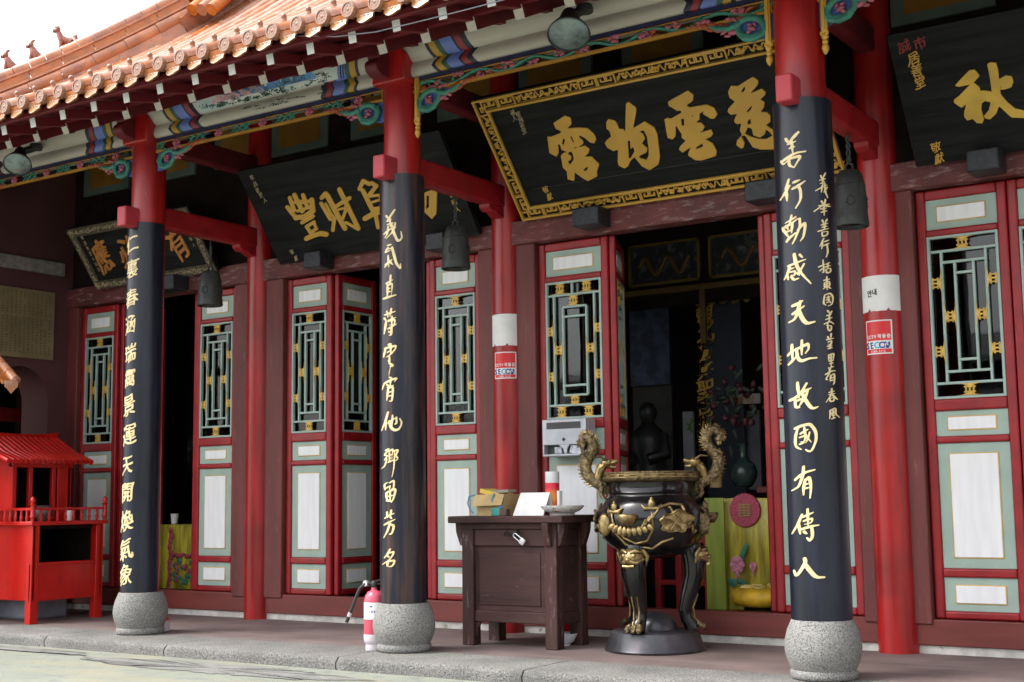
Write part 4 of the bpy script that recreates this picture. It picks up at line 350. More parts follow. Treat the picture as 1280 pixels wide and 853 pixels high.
TRACED={
 'cen':(0.447,0.2399,1.807,[[268,603,154,564,146,559,146,509,184,478,186,474,183,471,165,462,78,448,50,456,42,455,0,313,1,308,7,303,46,268,51,266,82,290,110,369,115,371,126,361,127,354,120,317,154,295,158,289,127,286,96,269,91,264,81,214,68,160,70,152,88,123,89,117,67,48,79,40,112,25,117,23,121,24,128,32,154,88,161,94,206,36,243,2,250,0,345,27,349,37,357,67,404,129,402,138,365,209,308,219,309,223,314,226,353,246,371,277,370,285,342,315,294,311,280,312,291,317,331,331,337,336,344,359,324,397,323,402,335,409,342,408,373,379,402,334,431,321,437,322,446,330,465,348,468,354,465,403,427,460,363,477,328,483,270,489,258,492,257,494,260,497,305,522,315,572,314,577,304,584,275,602],[256,420,249,412,247,405,251,366,252,363,255,362,262,366,263,371,260,416,258,420],[180,412,172,404,150,370,150,364,156,355,162,358,190,399,184,410],[255,318,245,317,242,315,253,307,260,306,263,309,262,317],[197,287,166,277,163,274,183,247,185,241,171,215,138,203,134,199,140,180,144,174,163,187,192,210,197,216,208,260,202,285],[293,126,253,112,250,107,248,94,253,93,281,101,296,124],[859,612,838,602,833,596,784,479,747,384,742,376,738,377,732,395,698,404,695,407,698,447,689,480,637,502,619,489,607,477,591,426,592,421,607,404,604,353,550,325,529,309,526,304,534,263,572,225,577,224,614,228,618,226,576,126,572,92,575,86,612,58,621,58,654,71,686,110,729,136,735,139,739,134,771,47,819,8,826,5,914,40,919,44,923,50,951,99,956,112,1002,302,996,361,935,424,930,425,838,393,823,389,824,396,897,518,904,544,905,553,903,557,864,610],[893,352,872,352,864,350,883,322,885,284,881,278,846,247,844,242,874,200,873,193,856,165,850,161,784,143,779,138,782,123,786,119,828,100,834,103,863,134,882,188,908,296,901,347,898,351],[735,289,731,284,691,160,685,138,688,135,698,137,703,140,756,192,758,215,756,225,752,225,731,214,728,215,750,282,747,287],[1371,606,1199,555,1185,549,1182,544,1180,527,1179,519,1180,515,1229,464,1234,461,1260,458,1262,453,1261,442,1257,438,1164,409,1155,409,1132,419,1108,413,1103,410,1075,261,1078,252,1110,232,1117,234,1141,250,1148,258,1176,336,1179,339,1181,338,1201,266,1200,259,1194,246,1191,233,1211,207,1212,203,1208,198,1149,162,1135,141,1135,136,1152,109,1157,107,1223,134,1231,135,1228,130,1207,107,1192,78,1193,74,1233,27,1242,23,1289,13,1413,30,1418,36,1437,72,1425,139,1380,185,1386,188,1429,196,1454,216,1456,221,1451,253,1449,256,1444,256,1356,248,1355,250,1357,251,1379,259,1407,286,1409,291,1402,308,1390,327,1356,335,1354,337,1355,339,1391,359,1399,390,1404,401,1437,416,1438,416,1438,413,1429,396,1475,348,1498,341,1510,341,1541,370,1544,374,1532,431,1483,465,1464,467,1346,469,1340,471,1327,485,1326,488,1329,491,1387,517,1406,560,1407,563,1404,569,1379,603,1376,605],[1339,419,1334,409,1331,399,1336,383,1340,380,1348,388,1350,392,1343,416,1341,419],[1245,388,1243,387,1240,381,1227,335,1229,332,1244,330,1248,334,1264,383,1260,386],[1339,154,1281,131,1278,127,1279,119,1282,116,1285,116,1335,127,1339,131,1341,150],[1903,611,1774,565,1722,576,1717,573,1684,535,1682,529,1680,485,1707,451,1708,446,1641,399,1628,377,1636,361,1647,345,1693,345,1693,341,1670,317,1657,297,1653,288,1661,270,1666,263,1697,261,1700,257,1674,210,1679,175,1678,170,1671,163,1624,129,1608,94,1633,60,1648,59,1658,61,1679,100,1671,156,1675,159,1700,159,1706,145,1730,55,1733,51,1786,21,1866,8,1888,6,1959,43,1997,95,1999,100,1980,151,1976,153,1946,148,1941,149,1892,212,1895,216,1926,229,1931,233,1946,283,1926,315,1895,323,1886,327,1885,329,1919,357,1936,395,1935,399,1914,420,1913,426,1954,450,1967,470,1950,502,1945,507,1865,490,1859,490,1861,495,1920,537,1931,547,1940,579,1911,609],[1820,547,1788,519,1787,515,1794,510,1796,509,1800,510,1822,530,1824,546,1823,548],[1828,386,1821,383,1781,354,1778,350,1780,344,1785,343,1813,361,1827,381],[1781,283,1759,270,1752,249,1753,244,1770,244,1779,246,1785,278,1784,283],[1745,220,1712,181,1707,172,1745,139,1799,110,1851,101,1858,101,1886,108,1909,116,1910,121,1904,142,1885,170,1880,175,1875,170,1861,143,1815,122,1809,123,1770,146,1766,151,1770,202,1765,209,1750,219]]),
 'mid':(0.3583,0.1865,1.5906,[[203,566,180,557,169,542,166,529,169,479,165,473,150,472,145,475,149,522,143,535,131,540,115,538,104,533,93,523,75,402,72,402,68,406,57,435,43,442,29,442,14,436,6,429,0,416,42,292,41,276,45,263,54,257,65,254,136,251,147,249,142,244,120,236,111,227,106,218,111,202,119,197,128,196,147,199,307,240,325,245,335,250,344,261,346,270,345,278,334,287,334,291,373,306,390,321,397,350,437,452,432,470,423,476,413,478,388,475,364,459,340,459,338,463,342,530,333,540,321,544,301,540,286,527,280,481,276,475,266,473,238,474,236,478,231,552,221,563],[344,427,337,425,334,421,333,395,336,391,343,396,353,423,352,426],[151,441,144,440,140,433,134,375,140,370,169,374,172,379,173,388,171,436,166,441],[258,423,246,422,240,418,241,385,247,381,266,382,271,385,273,390,274,420,270,423],[318,355,248,348,225,326,204,319,185,323,171,341,130,339,113,352,96,348,92,343,100,318,106,312,203,307,318,345,325,352],[302,220,171,183,150,171,144,163,144,155,153,137,160,83,165,70,95,55,76,46,63,33,60,24,62,13,71,3,93,0,209,21,298,31,309,30,376,10,397,13,414,22,424,35,425,52,414,62,398,68,340,86,324,88,245,80,234,81,247,88,301,104,310,111,317,119,313,144,315,172,317,186,324,200,324,207,315,217],[261,168,214,154,204,149,203,133,209,116,217,116,262,129,269,133,273,166,268,169],[831,534,819,533,806,528,795,518,788,506,793,394,790,388,684,356,678,356,676,362,668,473,649,503,639,512,622,516,606,514,541,479,526,469,518,461,515,444,521,435,533,430,554,432,588,449,595,447,617,227,614,222,607,224,592,258,586,340,575,390,569,395,561,396,551,391,545,382,550,346,552,290,550,286,529,406,519,414,509,416,492,411,482,403,479,397,478,384,507,195,511,186,517,181,539,180,542,178,536,165,485,91,476,69,481,58,493,53,510,54,524,62,610,187,617,194,619,193,637,63,646,49,660,43,674,44,688,49,702,61,708,77,704,115,706,120,709,120,821,24,830,21,844,21,858,26,871,36,876,44,878,56,863,358,869,364,914,378,924,386,930,401,923,414,911,418,897,417,865,408,859,409,853,516,845,528],[785,340,687,311,682,306,686,304,791,314,797,319,795,336,793,340],[756,282,692,277,685,273,687,238,691,213,694,208,703,214,761,276,762,280],[796,256,723,181,714,174,700,170,697,163,701,144,719,151,734,149,805,92,808,94,809,101,802,244,800,254],[560,232,558,216,563,210,567,212,569,217],[1167,576,1155,572,1141,562,1059,489,1050,474,1051,465,1056,458,1080,451,1092,253,1095,220,1100,208,1095,204,974,169,959,159,951,144,952,132,959,122,968,117,980,115,1005,120,1099,147,1107,146,1107,140,1076,16,1083,5,1103,0,1118,6,1130,18,1164,150,1168,156,1181,160,1267,166,1280,172,1291,182,1297,197,1296,206,1290,217,1296,234,1294,246,1296,259,1310,305,1325,323,1319,340,1326,373,1319,384,1310,387,1223,390,1216,391,1214,394,1322,459,1331,476,1327,490,1280,531,1268,535,1250,531,1243,532,1230,538,1187,572],[1162,519,1115,478,1116,475,1132,469,1140,460,1146,397,1150,394,1154,406,1164,416,1245,462,1260,473,1244,490,1223,486,1206,488,1169,518],[1250,357,1166,361,1153,361,1148,357,1151,324,1157,320,1265,332,1271,343,1272,353,1268,355],[1249,303,1158,293,1153,285,1156,256,1168,252,1237,251,1243,253,1249,262,1258,299,1257,303],[1969,330,1850,313,1627,222,1605,211,1608,204,1653,159,1677,99,1685,97,1750,106,1758,105,1807,25,1813,20,1885,62,1902,87,1999,285,1999,292,1995,299,1976,327],[1877,276,1863,272,1857,267,1832,211,1792,143,1793,137,1804,140,1830,152,1837,159,1886,269,1885,276],[1763,242,1746,237,1739,231,1702,149,1702,141,1722,145,1731,152,1765,234,1766,239]]),
 'rig':(0.324,0.2034,0.4532,[[1141,1757,1078,1734,1063,1714,1063,1245,1042,962,1033,946,832,1019,767,1012,757,1016,747,1133,628,1273,635,1289,773,1400,817,1443,814,1457,731,1612,713,1632,588,1652,572,1649,120,1302,127,1286,215,1236,466,1243,493,1242,500,1234,160,982,36,911,5,885,0,821,7,802,162,634,184,633,270,683,300,693,297,677,213,510,188,385,189,361,250,240,401,259,419,239,485,126,624,89,647,113,698,198,682,489,713,623,726,655,737,666,805,701,827,705,940,652,951,643,954,631,868,437,708,290,726,228,740,213,838,162,867,171,1046,299,1148,478,1160,485,1189,453,1390,155,1415,127,1448,112,1918,4,1955,0,1963,10,1999,108,1997,127,1769,260,1555,357,1395,560,1271,801,1258,851,1265,925,1276,957,1369,933,1547,958,1569,970,1648,1103,1633,1248,1628,1264,1615,1275,1482,1323,1330,1266,1303,1262,1298,1280,1319,1515,1296,1711,1287,1721,1233,1739],[1299,1041,1290,1035,1291,1029,1300,1014,1309,1010,1318,1018,1319,1032]]),
 'right_column':(-0.1135,0.5632,2.5607,[[118,1999,115,1997,98,1984,88,1974,74,1958,73,1960,71,1968,63,1977,58,1979,52,1976,51,1972,54,1965,58,1959,67,1951,67,1950,63,1947,63,1943,67,1942,82,1943,82,1932,74,1928,71,1924,72,1923,74,1922,83,1922,84,1921,88,1900,33,1879,25,1879,21,1878,20,1874,20,1871,25,1866,30,1859,35,1856,38,1855,43,1855,48,1857,63,1867,63,1853,68,1842,76,1838,90,1833,93,1831,97,1832,114,1856,124,1868,129,1876,129,1882,128,1885,126,1887,118,1889,103,1887,88,1884,84,1885,100,1892,111,1896,148,1900,150,1902,151,1904,151,1906,149,1906,138,1905,122,1905,109,1904,95,1901,94,1902,95,1925,102,1928,104,1931,102,1932,97,1932,96,1933,95,1947,107,1952,108,1954,106,1956,94,1954,93,1956,92,1961,108,1974,123,1990,125,1993,124,1997,122,1999],[111,1876,82,1873,78,1872,79,1855,80,1850,84,1845,92,1838,94,1838,115,1874,114,1876],[63,1876,38,1868,38,1867,41,1863,45,1862,51,1865,63,1874,64,1875],[67,1787,64,1786,61,1784,41,1743,43,1740,47,1740,47,1740,21,1711,5,1700,6,1696,10,1695,13,1696,38,1712,42,1713,50,1685,53,1683,57,1684,60,1708,60,1717,58,1729,74,1753,73,1755,71,1757,64,1758,72,1783,71,1786],[118,1776,100,1774,88,1770,84,1767,82,1764,82,1762,84,1761,87,1760,95,1761,105,1764,119,1772,120,1774],[140,1769,115,1756,108,1755,103,1750,81,1741,77,1737,77,1733,81,1731,106,1738,109,1732,112,1723,113,1701,112,1682,106,1669,91,1647,91,1645,92,1644,94,1643,97,1645,112,1665,119,1676,125,1693,126,1714,124,1730,118,1746,142,1765,143,1768,142,1769],[74,1620,69,1618,61,1596,34,1586,35,1584,37,1584,58,1588,59,1585,58,1580,47,1576,43,1578,39,1577,33,1572,25,1571,19,1571,15,1570,12,1566,19,1548,29,1541,34,1534,51,1518,35,1502,35,1499,38,1496,41,1495,45,1496,73,1517,89,1528,91,1528,82,1508,69,1485,69,1484,71,1483,75,1484,89,1504,103,1530,110,1548,125,1563,126,1561,125,1546,120,1516,116,1507,107,1494,108,1492,111,1493,123,1504,128,1512,134,1530,138,1550,140,1565,139,1572,138,1576,134,1579,127,1578,118,1571,117,1571,116,1598,113,1601,111,1601,106,1599,103,1600,73,1585,67,1583,70,1591,95,1603,97,1606,96,1609,93,1610,76,1603,78,1617,76,1620],[104,1595,82,1581,81,1567,79,1557,72,1535,69,1534,67,1535,67,1544,66,1545,48,1541,53,1529,58,1521,94,1538,96,1540,97,1542,96,1545,96,1547,102,1554,105,1566,105,1594],[68,1573,54,1566,57,1554,55,1551,52,1552,40,1563,32,1562,32,1560,41,1550,45,1549,52,1549,66,1551,68,1570,68,1572],[79,1443,74,1441,71,1437,75,1399,57,1394,52,1394,43,1391,39,1389,39,1385,43,1383,44,1381,39,1367,32,1354,13,1329,16,1327,20,1328,32,1337,40,1325,43,1324,45,1324,47,1326,48,1337,44,1350,50,1357,51,1358,53,1355,57,1355,74,1356,75,1355,75,1353,73,1345,71,1344,59,1346,57,1345,58,1341,54,1338,54,1335,61,1325,66,1320,72,1317,79,1318,97,1324,98,1327,96,1329,82,1326,77,1327,70,1334,66,1339,72,1338,76,1339,80,1342,85,1349,90,1342,100,1337,102,1339,101,1344,102,1346,104,1344,105,1342,108,1340,109,1337,111,1335,113,1333,115,1331,116,1328,119,1327,121,1323,123,1322,125,1319,128,1317,129,1314,132,1313,133,1310,136,1309,137,1305,140,1304,141,1301,144,1300,145,1296,149,1297,151,1299,151,1301,148,1303,147,1306,144,1308,144,1311,141,1313,140,1316,137,1317,136,1321,133,1322,132,1325,130,1327,128,1331,126,1332,125,1335,122,1337,122,1340,116,1346,110,1360,122,1381,126,1388,126,1391,125,1393,123,1393,119,1392,107,1373,105,1371,101,1377,95,1393,96,1395,106,1399,130,1407,131,1408,132,1410,130,1411,93,1403,92,1408,86,1441,83,1443],[104,1438,99,1434,99,1432,100,1429,107,1421,115,1416,117,1417,118,1418,119,1420,115,1429,107,1437],[76,1389,60,1385,58,1379,60,1378,76,1378,78,1378,79,1376,66,1370,56,1369,53,1362,75,1364,80,1364,83,1363,84,1361,85,1353,91,1355,94,1355,94,1356,90,1362,83,1376,79,1388,78,1389],[110,1227,105,1225,101,1227,97,1226,94,1224,91,1220,60,1210,57,1209,54,1206,53,1204,54,1202,56,1199,58,1198,72,1200,84,1203,85,1202,78,1184,59,1173,54,1170,52,1167,54,1164,58,1162,72,1166,70,1158,65,1148,57,1142,35,1135,32,1132,33,1130,37,1129,60,1134,72,1140,80,1149,87,1160,95,1141,100,1132,107,1123,115,1117,121,1115,132,1115,158,1123,161,1125,162,1128,160,1130,136,1127,131,1127,129,1128,120,1138,110,1156,99,1184,117,1197,118,1201,115,1202,101,1195,99,1195,99,1196,104,1215,112,1222,112,1225],[98,1050,95,1048,93,1044,91,1021,78,1016,70,1015,61,1008,59,1007,58,1008,57,1024,56,1033,52,1035,48,1035,42,1031,41,1028,40,1002,21,990,15,984,18,980,24,980,29,982,40,988,42,988,46,963,20,946,18,942,20,940,24,939,28,939,42,946,53,953,69,969,74,959,78,954,86,950,94,948,105,950,126,958,134,960,161,962,164,965,164,967,162,969,146,968,130,968,101,961,95,962,90,965,86,971,83,980,80,1002,80,1005,88,1008,91,1008,93,980,95,979,98,980,99,982,102,1004,104,1014,120,1020,121,1019,122,1015,123,1009,121,1004,110,988,110,985,112,984,115,986,128,1000,131,1006,133,1013,133,1026,131,1030,128,1033,125,1034,121,1034,106,1027,105,1027,104,1048,102,1050],[65,1001,59,999,58,998,55,971,55,969,63,974,67,978,66,999,66,1001],[70,864,66,861,64,857,64,828,69,809,68,805,47,794,20,787,14,782,16,779,24,777,49,781,48,765,49,754,52,748,55,746,59,745,65,744,79,746,80,749,77,751,77,752,85,761,98,775,108,758,116,746,121,742,127,738,132,737,138,737,144,738,159,746,160,750,158,751,142,747,139,747,136,748,125,763,110,788,110,791,115,801,122,824,132,830,134,832,133,834,131,834,115,830,102,826,117,852,118,854,117,856,113,858,108,855,89,826,80,815,80,839,77,861,75,863],[108,816,98,810,103,803,108,813],[85,803,79,798,79,791,78,790,74,788,72,790,71,792,70,792,61,787,62,783,64,783,83,789,91,790,87,800,86,804],[83,779,63,773,63,761,65,755,67,753,69,753,73,755,78,763,84,777,84,779],[110,678,81,672,48,661,44,659,42,654,44,651,48,650,53,652,56,651,45,629,41,606,40,595,43,581,44,577,49,571,56,567,75,560,78,560,79,563,79,564,60,575,57,579,55,582,55,591,56,611,60,628,65,645,71,657,73,658,86,661,107,665,113,665,118,663,127,653,133,642,137,631,138,620,138,610,134,590,126,570,119,559,116,557,110,558,106,559,98,564,96,563,94,560,100,554,103,552,110,549,117,549,124,553,128,556,136,569,142,583,148,597,150,606,151,618,151,630,150,639,147,648,143,656,135,667,129,674,123,677,119,678],[95,662,93,661,90,658,90,644,75,636,71,631,72,628,75,627,90,634,92,630,93,626,70,618,67,614,68,612,71,612,92,617,93,615,93,612,90,602,89,599,87,598,73,596,72,595,73,594,79,593,79,592,67,587,65,584,68,582,79,584,93,590,94,592,92,594,97,599,102,611,104,610,104,608,97,591,97,590,98,589,100,590,110,603,111,602,117,597,120,592,122,591,124,594,120,601,114,610,118,624,121,638,118,640,114,638,109,622,107,622,103,631,102,641,113,649,113,651,111,652,101,649,99,660],[85,491,82,490,78,486,74,459,57,449,35,433,32,430,32,427,35,425,38,424,42,425,66,440,68,440,62,422,53,405,49,400,43,396,15,385,12,383,14,380,19,380,50,391,59,397,65,403,75,419,82,435,88,453,101,459,134,469,136,471,136,474,134,475,91,466,90,468,91,488,89,491],[107,444,102,443,98,440,92,435,87,433,84,430,77,407,74,397,74,387,76,362,77,361,79,360,81,362,83,363,86,386,94,388,105,392,107,392,108,382,105,348,106,346,107,346,110,347,111,349,115,368,119,391,120,415,119,425,116,438,112,443],[101,428,94,422,92,415,93,414,105,414,104,423,102,428],[104,410,96,406,90,404,88,396,95,397,107,397,106,409,105,410],[96,305,92,303,90,300,89,280,89,278,73,271,72,272,74,278,73,281,67,281,63,278,33,229,0,193,1,191,4,191,9,192,42,222,45,210,52,192,55,190,57,191,60,193,60,208,76,211,103,219,104,216,105,195,105,184,102,176,100,172,99,172,89,179,85,178,83,175,92,163,95,161,99,160,104,162,109,166,114,172,118,181,119,188,120,199,117,222,120,224,142,229,144,231,143,233,142,234,108,231,98,229,97,229,98,235,108,239,113,243,116,248,119,255,118,260,115,263,111,264,102,261,101,262,101,273,121,285,122,287,121,288,120,289,103,283,101,283,100,302,99,305],[87,267,67,261,56,239,61,217,91,227,92,228,92,233,91,234,78,233,76,234,77,236,91,239,91,244,90,249,89,249,74,245,71,245,70,247,71,250,73,252,89,258,89,266,89,267],[107,254,102,253,100,252,99,242,104,243,107,246,109,251,109,254],[74,208,71,207,68,204,67,202,69,199,72,196,78,193,85,191,89,192,90,193,90,195,85,203,79,207],[71,92,66,89,64,86,64,81,67,73,66,70,64,65,47,41,28,20,26,19,24,20,12,35,6,35,1,33,0,31,7,17,10,12,14,8,23,7,31,9,38,12,50,22,72,48,73,47,82,34,98,16,107,7,115,3,122,1,133,0,156,3,158,4,160,8,159,10,134,11,131,12,125,15,114,27,83,66,85,76,84,82,78,92,76,92]]),
 'middle_column':(-0.08,0.5771,2.4927,[[108,1999,103,1996,95,1987,70,1955,65,1963,57,1970,51,1971,46,1969,46,1965,51,1958,64,1948,59,1942,58,1938,53,1935,52,1932,57,1930,73,1932,74,1931,75,1927,75,1921,60,1918,57,1916,57,1913,59,1911,62,1911,76,1911,78,1901,81,1900,83,1903,86,1894,85,1891,72,1889,73,1905,69,1908,64,1907,61,1904,60,1899,57,1881,31,1867,28,1863,31,1860,37,1859,51,1865,53,1864,50,1856,38,1842,39,1839,43,1839,65,1860,72,1876,88,1884,91,1878,91,1874,90,1871,80,1859,49,1837,49,1834,54,1834,95,1862,113,1822,118,1815,121,1812,125,1811,130,1810,135,1812,143,1817,149,1825,153,1833,153,1843,147,1870,144,1872,142,1870,141,1868,144,1845,144,1833,136,1824,134,1823,131,1824,122,1838,107,1878,111,1890,117,1894,118,1895,117,1897,114,1897,113,1899,117,1914,115,1923,112,1924,108,1922,101,1899,95,1916,96,1918,101,1920,102,1923,86,1923,85,1924,86,1937,90,1941,89,1943,86,1944,85,1955,100,1973,113,1993,113,1998],[72,1944,70,1941,74,1942,74,1944],[73,1801,58,1798,55,1794,56,1792,63,1790,71,1790,90,1796,90,1798,89,1800],[91,1786,87,1783,84,1779,81,1778,70,1779,71,1783,70,1786,67,1786,63,1786,54,1778,48,1775,48,1770,39,1757,46,1752,67,1757,84,1765,86,1767,83,1768,56,1764,62,1770,84,1773,86,1773,103,1710,111,1684,117,1675,125,1664,134,1655,140,1654,144,1656,146,1661,143,1685,141,1687,137,1684,137,1673,136,1672,128,1685,122,1698,113,1737,98,1784,96,1786],[67,1740,62,1739,60,1735,62,1701,40,1688,39,1686,43,1682,35,1673,39,1670,46,1671,55,1678,63,1687,65,1684,68,1669,70,1668,73,1668,74,1692,94,1680,96,1680,98,1682,91,1695,85,1702,94,1710,94,1712,91,1713,77,1707,75,1707,72,1736,71,1739],[83,1626,79,1624,77,1618,74,1591,51,1582,45,1578,46,1575,50,1573,74,1580,76,1579,75,1576,67,1573,62,1574,59,1573,55,1570,54,1532,57,1504,25,1498,19,1494,19,1491,24,1489,49,1489,75,1493,115,1505,118,1508,117,1510,115,1511,90,1507,89,1511,88,1512,85,1510,84,1507,66,1505,64,1506,67,1525,77,1526,85,1530,88,1527,91,1527,93,1530,91,1533,94,1537,93,1540,96,1545,95,1548,96,1551,96,1554,97,1558,97,1572,94,1577,90,1579,85,1579,84,1581,86,1587,96,1593,98,1596,95,1597,90,1596,88,1596,88,1624,86,1626],[83,1568,80,1566,76,1565,69,1563,68,1562,69,1551,78,1552,85,1549,79,1545,69,1543,68,1534,69,1532,79,1534,83,1533,85,1531,88,1532,87,1536,88,1540,87,1543,88,1547,87,1550,88,1558,86,1566,84,1568],[88,1525,85,1522,86,1520,89,1520,92,1523,90,1525],[88,1518,85,1516,85,1514,87,1513,91,1516,89,1518],[86,1436,82,1433,76,1412,66,1410,61,1422,55,1424,50,1420,52,1407,38,1404,33,1401,33,1399,37,1396,56,1397,64,1382,68,1383,67,1398,68,1400,76,1400,75,1389,77,1388,79,1388,81,1389,87,1404,113,1414,113,1416,111,1417,90,1414,92,1434,90,1436],[90,1392,86,1389,85,1376,65,1369,60,1366,61,1363,67,1358,82,1360,85,1358,85,1342,74,1341,72,1340,73,1338,85,1337,86,1334,62,1322,59,1319,60,1316,63,1315,77,1319,79,1319,80,1317,80,1303,71,1308,67,1307,65,1305,65,1301,68,1298,80,1292,79,1287,71,1283,71,1281,73,1280,81,1279,85,1280,89,1282,92,1286,95,1299,94,1326,117,1341,120,1345,118,1346,111,1344,109,1344,113,1358,113,1365,109,1371,102,1373,115,1379,116,1381,113,1382,96,1379,95,1391],[35,1387,28,1384,27,1382,29,1378,36,1372,48,1365,43,1360,34,1331,30,1293,33,1290,37,1291,39,1293,53,1328,58,1358,58,1362,54,1366,50,1379,43,1385,38,1387],[96,1362,95,1361,93,1346,95,1342,99,1343,101,1345,104,1357,102,1362],[78,1237,68,1235,64,1233,62,1230,63,1225,70,1223,76,1223,76,1221,40,1215,33,1212,32,1208,36,1204,26,1182,23,1162,24,1160,27,1159,33,1161,46,1182,53,1206,74,1209,76,1208,76,1197,58,1190,55,1186,56,1184,59,1183,76,1189,78,1188,78,1177,70,1171,51,1162,48,1159,51,1158,65,1162,68,1162,67,1144,63,1142,62,1139,68,1128,67,1124,68,1122,81,1111,76,1109,74,1107,79,1102,70,1074,69,1054,71,1057,83,1103,96,1104,99,1107,101,1111,98,1117,79,1129,81,1138,79,1162,75,1166,91,1176,113,1200,119,1217,118,1223,114,1225,107,1226,89,1223,87,1228,90,1231,90,1233,82,1237],[106,1214,91,1211,89,1210,87,1185,106,1203,109,1213,108,1215],[72,1050,69,1048,69,1044,80,1037,80,1036,29,1016,18,1002,10,980,14,978,19,980,39,1008,74,1020,75,1006,74,999,72,999,66,1005,60,1009,53,1009,50,1006,50,1003,53,1001,62,996,54,991,59,986,53,954,52,916,54,914,58,917,64,939,68,938,74,938,88,942,88,941,86,937,87,932,85,929,86,926,84,917,82,915,73,915,71,914,70,912,72,910,82,908,90,910,95,918,99,939,98,942,100,948,99,951,101,956,100,960,102,965,101,968,102,973,101,977,102,987,98,997,100,1000,98,1002,87,1000,81,1001,87,1023,89,1026,108,1031,109,1030,102,1020,103,1018,106,1018,118,1031,121,1035,122,1038,121,1041,119,1042,111,1043,94,1039,83,1048,77,1050],[84,986,70,979,70,966,76,967,89,966,88,970,89,974,88,982,87,986],[86,963,78,960,68,958,65,944,87,947,89,949,88,953,89,958,88,963],[63,856,57,852,29,790,0,752,2,749,7,749,12,751,35,778,38,779,41,752,45,751,48,753,55,779,56,809,71,852,68,856],[92,836,90,835,88,831,85,808,81,805,73,807,69,805,66,802,65,797,59,793,58,789,61,787,67,787,70,775,73,766,86,752,94,747,101,744,109,743,118,745,128,749,133,752,140,763,145,773,148,783,149,792,148,797,137,816,135,817,133,816,131,812,140,792,138,780,134,771,128,762,121,758,112,757,101,761,94,767,91,770,97,804,105,811,110,813,111,803,110,789,103,784,102,782,107,780,117,783,121,788,122,795,121,819,120,824,116,825,113,824,110,820,99,815,98,834,97,836],[83,796,83,790,86,783,86,794,85,796],[68,651,49,646,39,641,40,637,49,637,50,636,34,621,30,613,35,609,51,609,52,608,41,598,30,584,31,583,35,583,46,591,48,590,47,586,32,557,25,551,3,541,1,539,7,538,35,548,43,554,49,561,59,591,59,593,53,596,64,609,61,614,50,615,48,617,59,630,63,632,65,629,69,628,67,624,66,608,69,581,67,579,59,575,58,570,62,569,71,571,98,582,99,582,97,578,99,575,97,570,99,566,96,561,98,558,96,555,97,551,96,547,96,544,95,540,95,531,91,513,90,505,88,503,89,500,87,497,89,495,92,498,92,500,95,508,104,541,105,549,104,552,106,556,105,560,107,564,105,568,107,572,105,576,119,584,124,589,126,593,126,598,118,609,118,613,127,631,128,640,125,644,119,644,99,639,97,646,94,648,90,648,83,645,67,637,67,637,73,647,72,650],[87,638,73,630,77,627,78,619,79,617,89,619,90,634,89,637],[113,634,109,632,106,628,108,624,105,619,109,618,116,632,116,634],[99,631,96,629,90,603,89,602,87,603,88,610,87,612,80,610,78,608,78,599,93,599,94,597,93,595,77,591,76,588,77,583,97,588,101,591,98,596,101,600,99,605,102,610,99,614,102,619,100,621,100,623,103,627],[107,603,106,602,108,599,108,597,105,593,108,588,105,584,108,583,115,587,119,592,117,595],[88,494,86,492,88,490,91,492,90,494],[96,475,90,473,73,463,70,459,72,456,76,456,91,464,94,464,95,451,94,433,87,428,82,423,49,410,42,404,41,397,43,382,49,367,46,362,47,360,50,358,63,356,80,356,81,355,80,352,82,350,85,351,101,370,111,396,115,413,115,423,112,427,107,430,100,430,104,438,105,446,106,467,104,473,100,475],[63,465,44,460,27,451,28,434,37,418,40,419,43,420,44,427,49,427,53,428,68,437,70,422,73,423,78,431,80,437,80,444,79,446,77,447,73,446,70,442,57,439,47,433,44,433,42,450,64,462,65,464],[96,417,82,411,82,395,84,393,96,394,98,397,101,415,99,417],[66,405,58,402,59,394,61,389,70,391,69,405],[95,389,84,386,82,384,80,366,81,364,86,363,90,367,96,388],[68,382,59,380,58,371,59,368,73,368,71,381],[84,314,79,312,77,307,75,300,75,288,65,283,63,284,59,302,57,303,53,303,49,301,48,286,51,277,33,267,32,265,33,263,39,262,53,268,58,267,63,272,69,274,77,265,85,261,89,262,90,264,87,271,80,280,85,283,103,291,104,293,102,294,86,291,89,303,89,310,87,313],[105,261,66,248,30,233,26,230,26,226,33,225,64,235,66,235,51,197,40,179,23,159,24,157,28,157,32,159,62,191,68,201,77,226,87,224,90,222,91,220,91,213,85,191,82,184,80,183,69,181,68,178,77,175,83,176,88,179,93,184,99,197,103,208,105,221,104,226,103,229,99,232,81,237,80,240,83,244,107,258,108,261],[75,101,70,98,45,64,31,52,28,48,30,47,34,47,52,58,60,53,69,51,72,52,73,55,70,58,60,64,68,72,91,77,91,74,87,66,76,50,70,44,56,34,19,17,10,12,11,11,15,11,48,24,50,23,49,15,50,10,54,2,57,1,62,5,66,18,66,26,87,29,95,29,96,27,93,21,86,9,83,7,65,4,63,2,65,0,83,0,93,5,103,16,108,30,108,35,107,37,100,41,91,40,74,37,73,37,92,58,99,68,103,79,102,84,97,87,74,82,74,83,81,97,79,101]]),
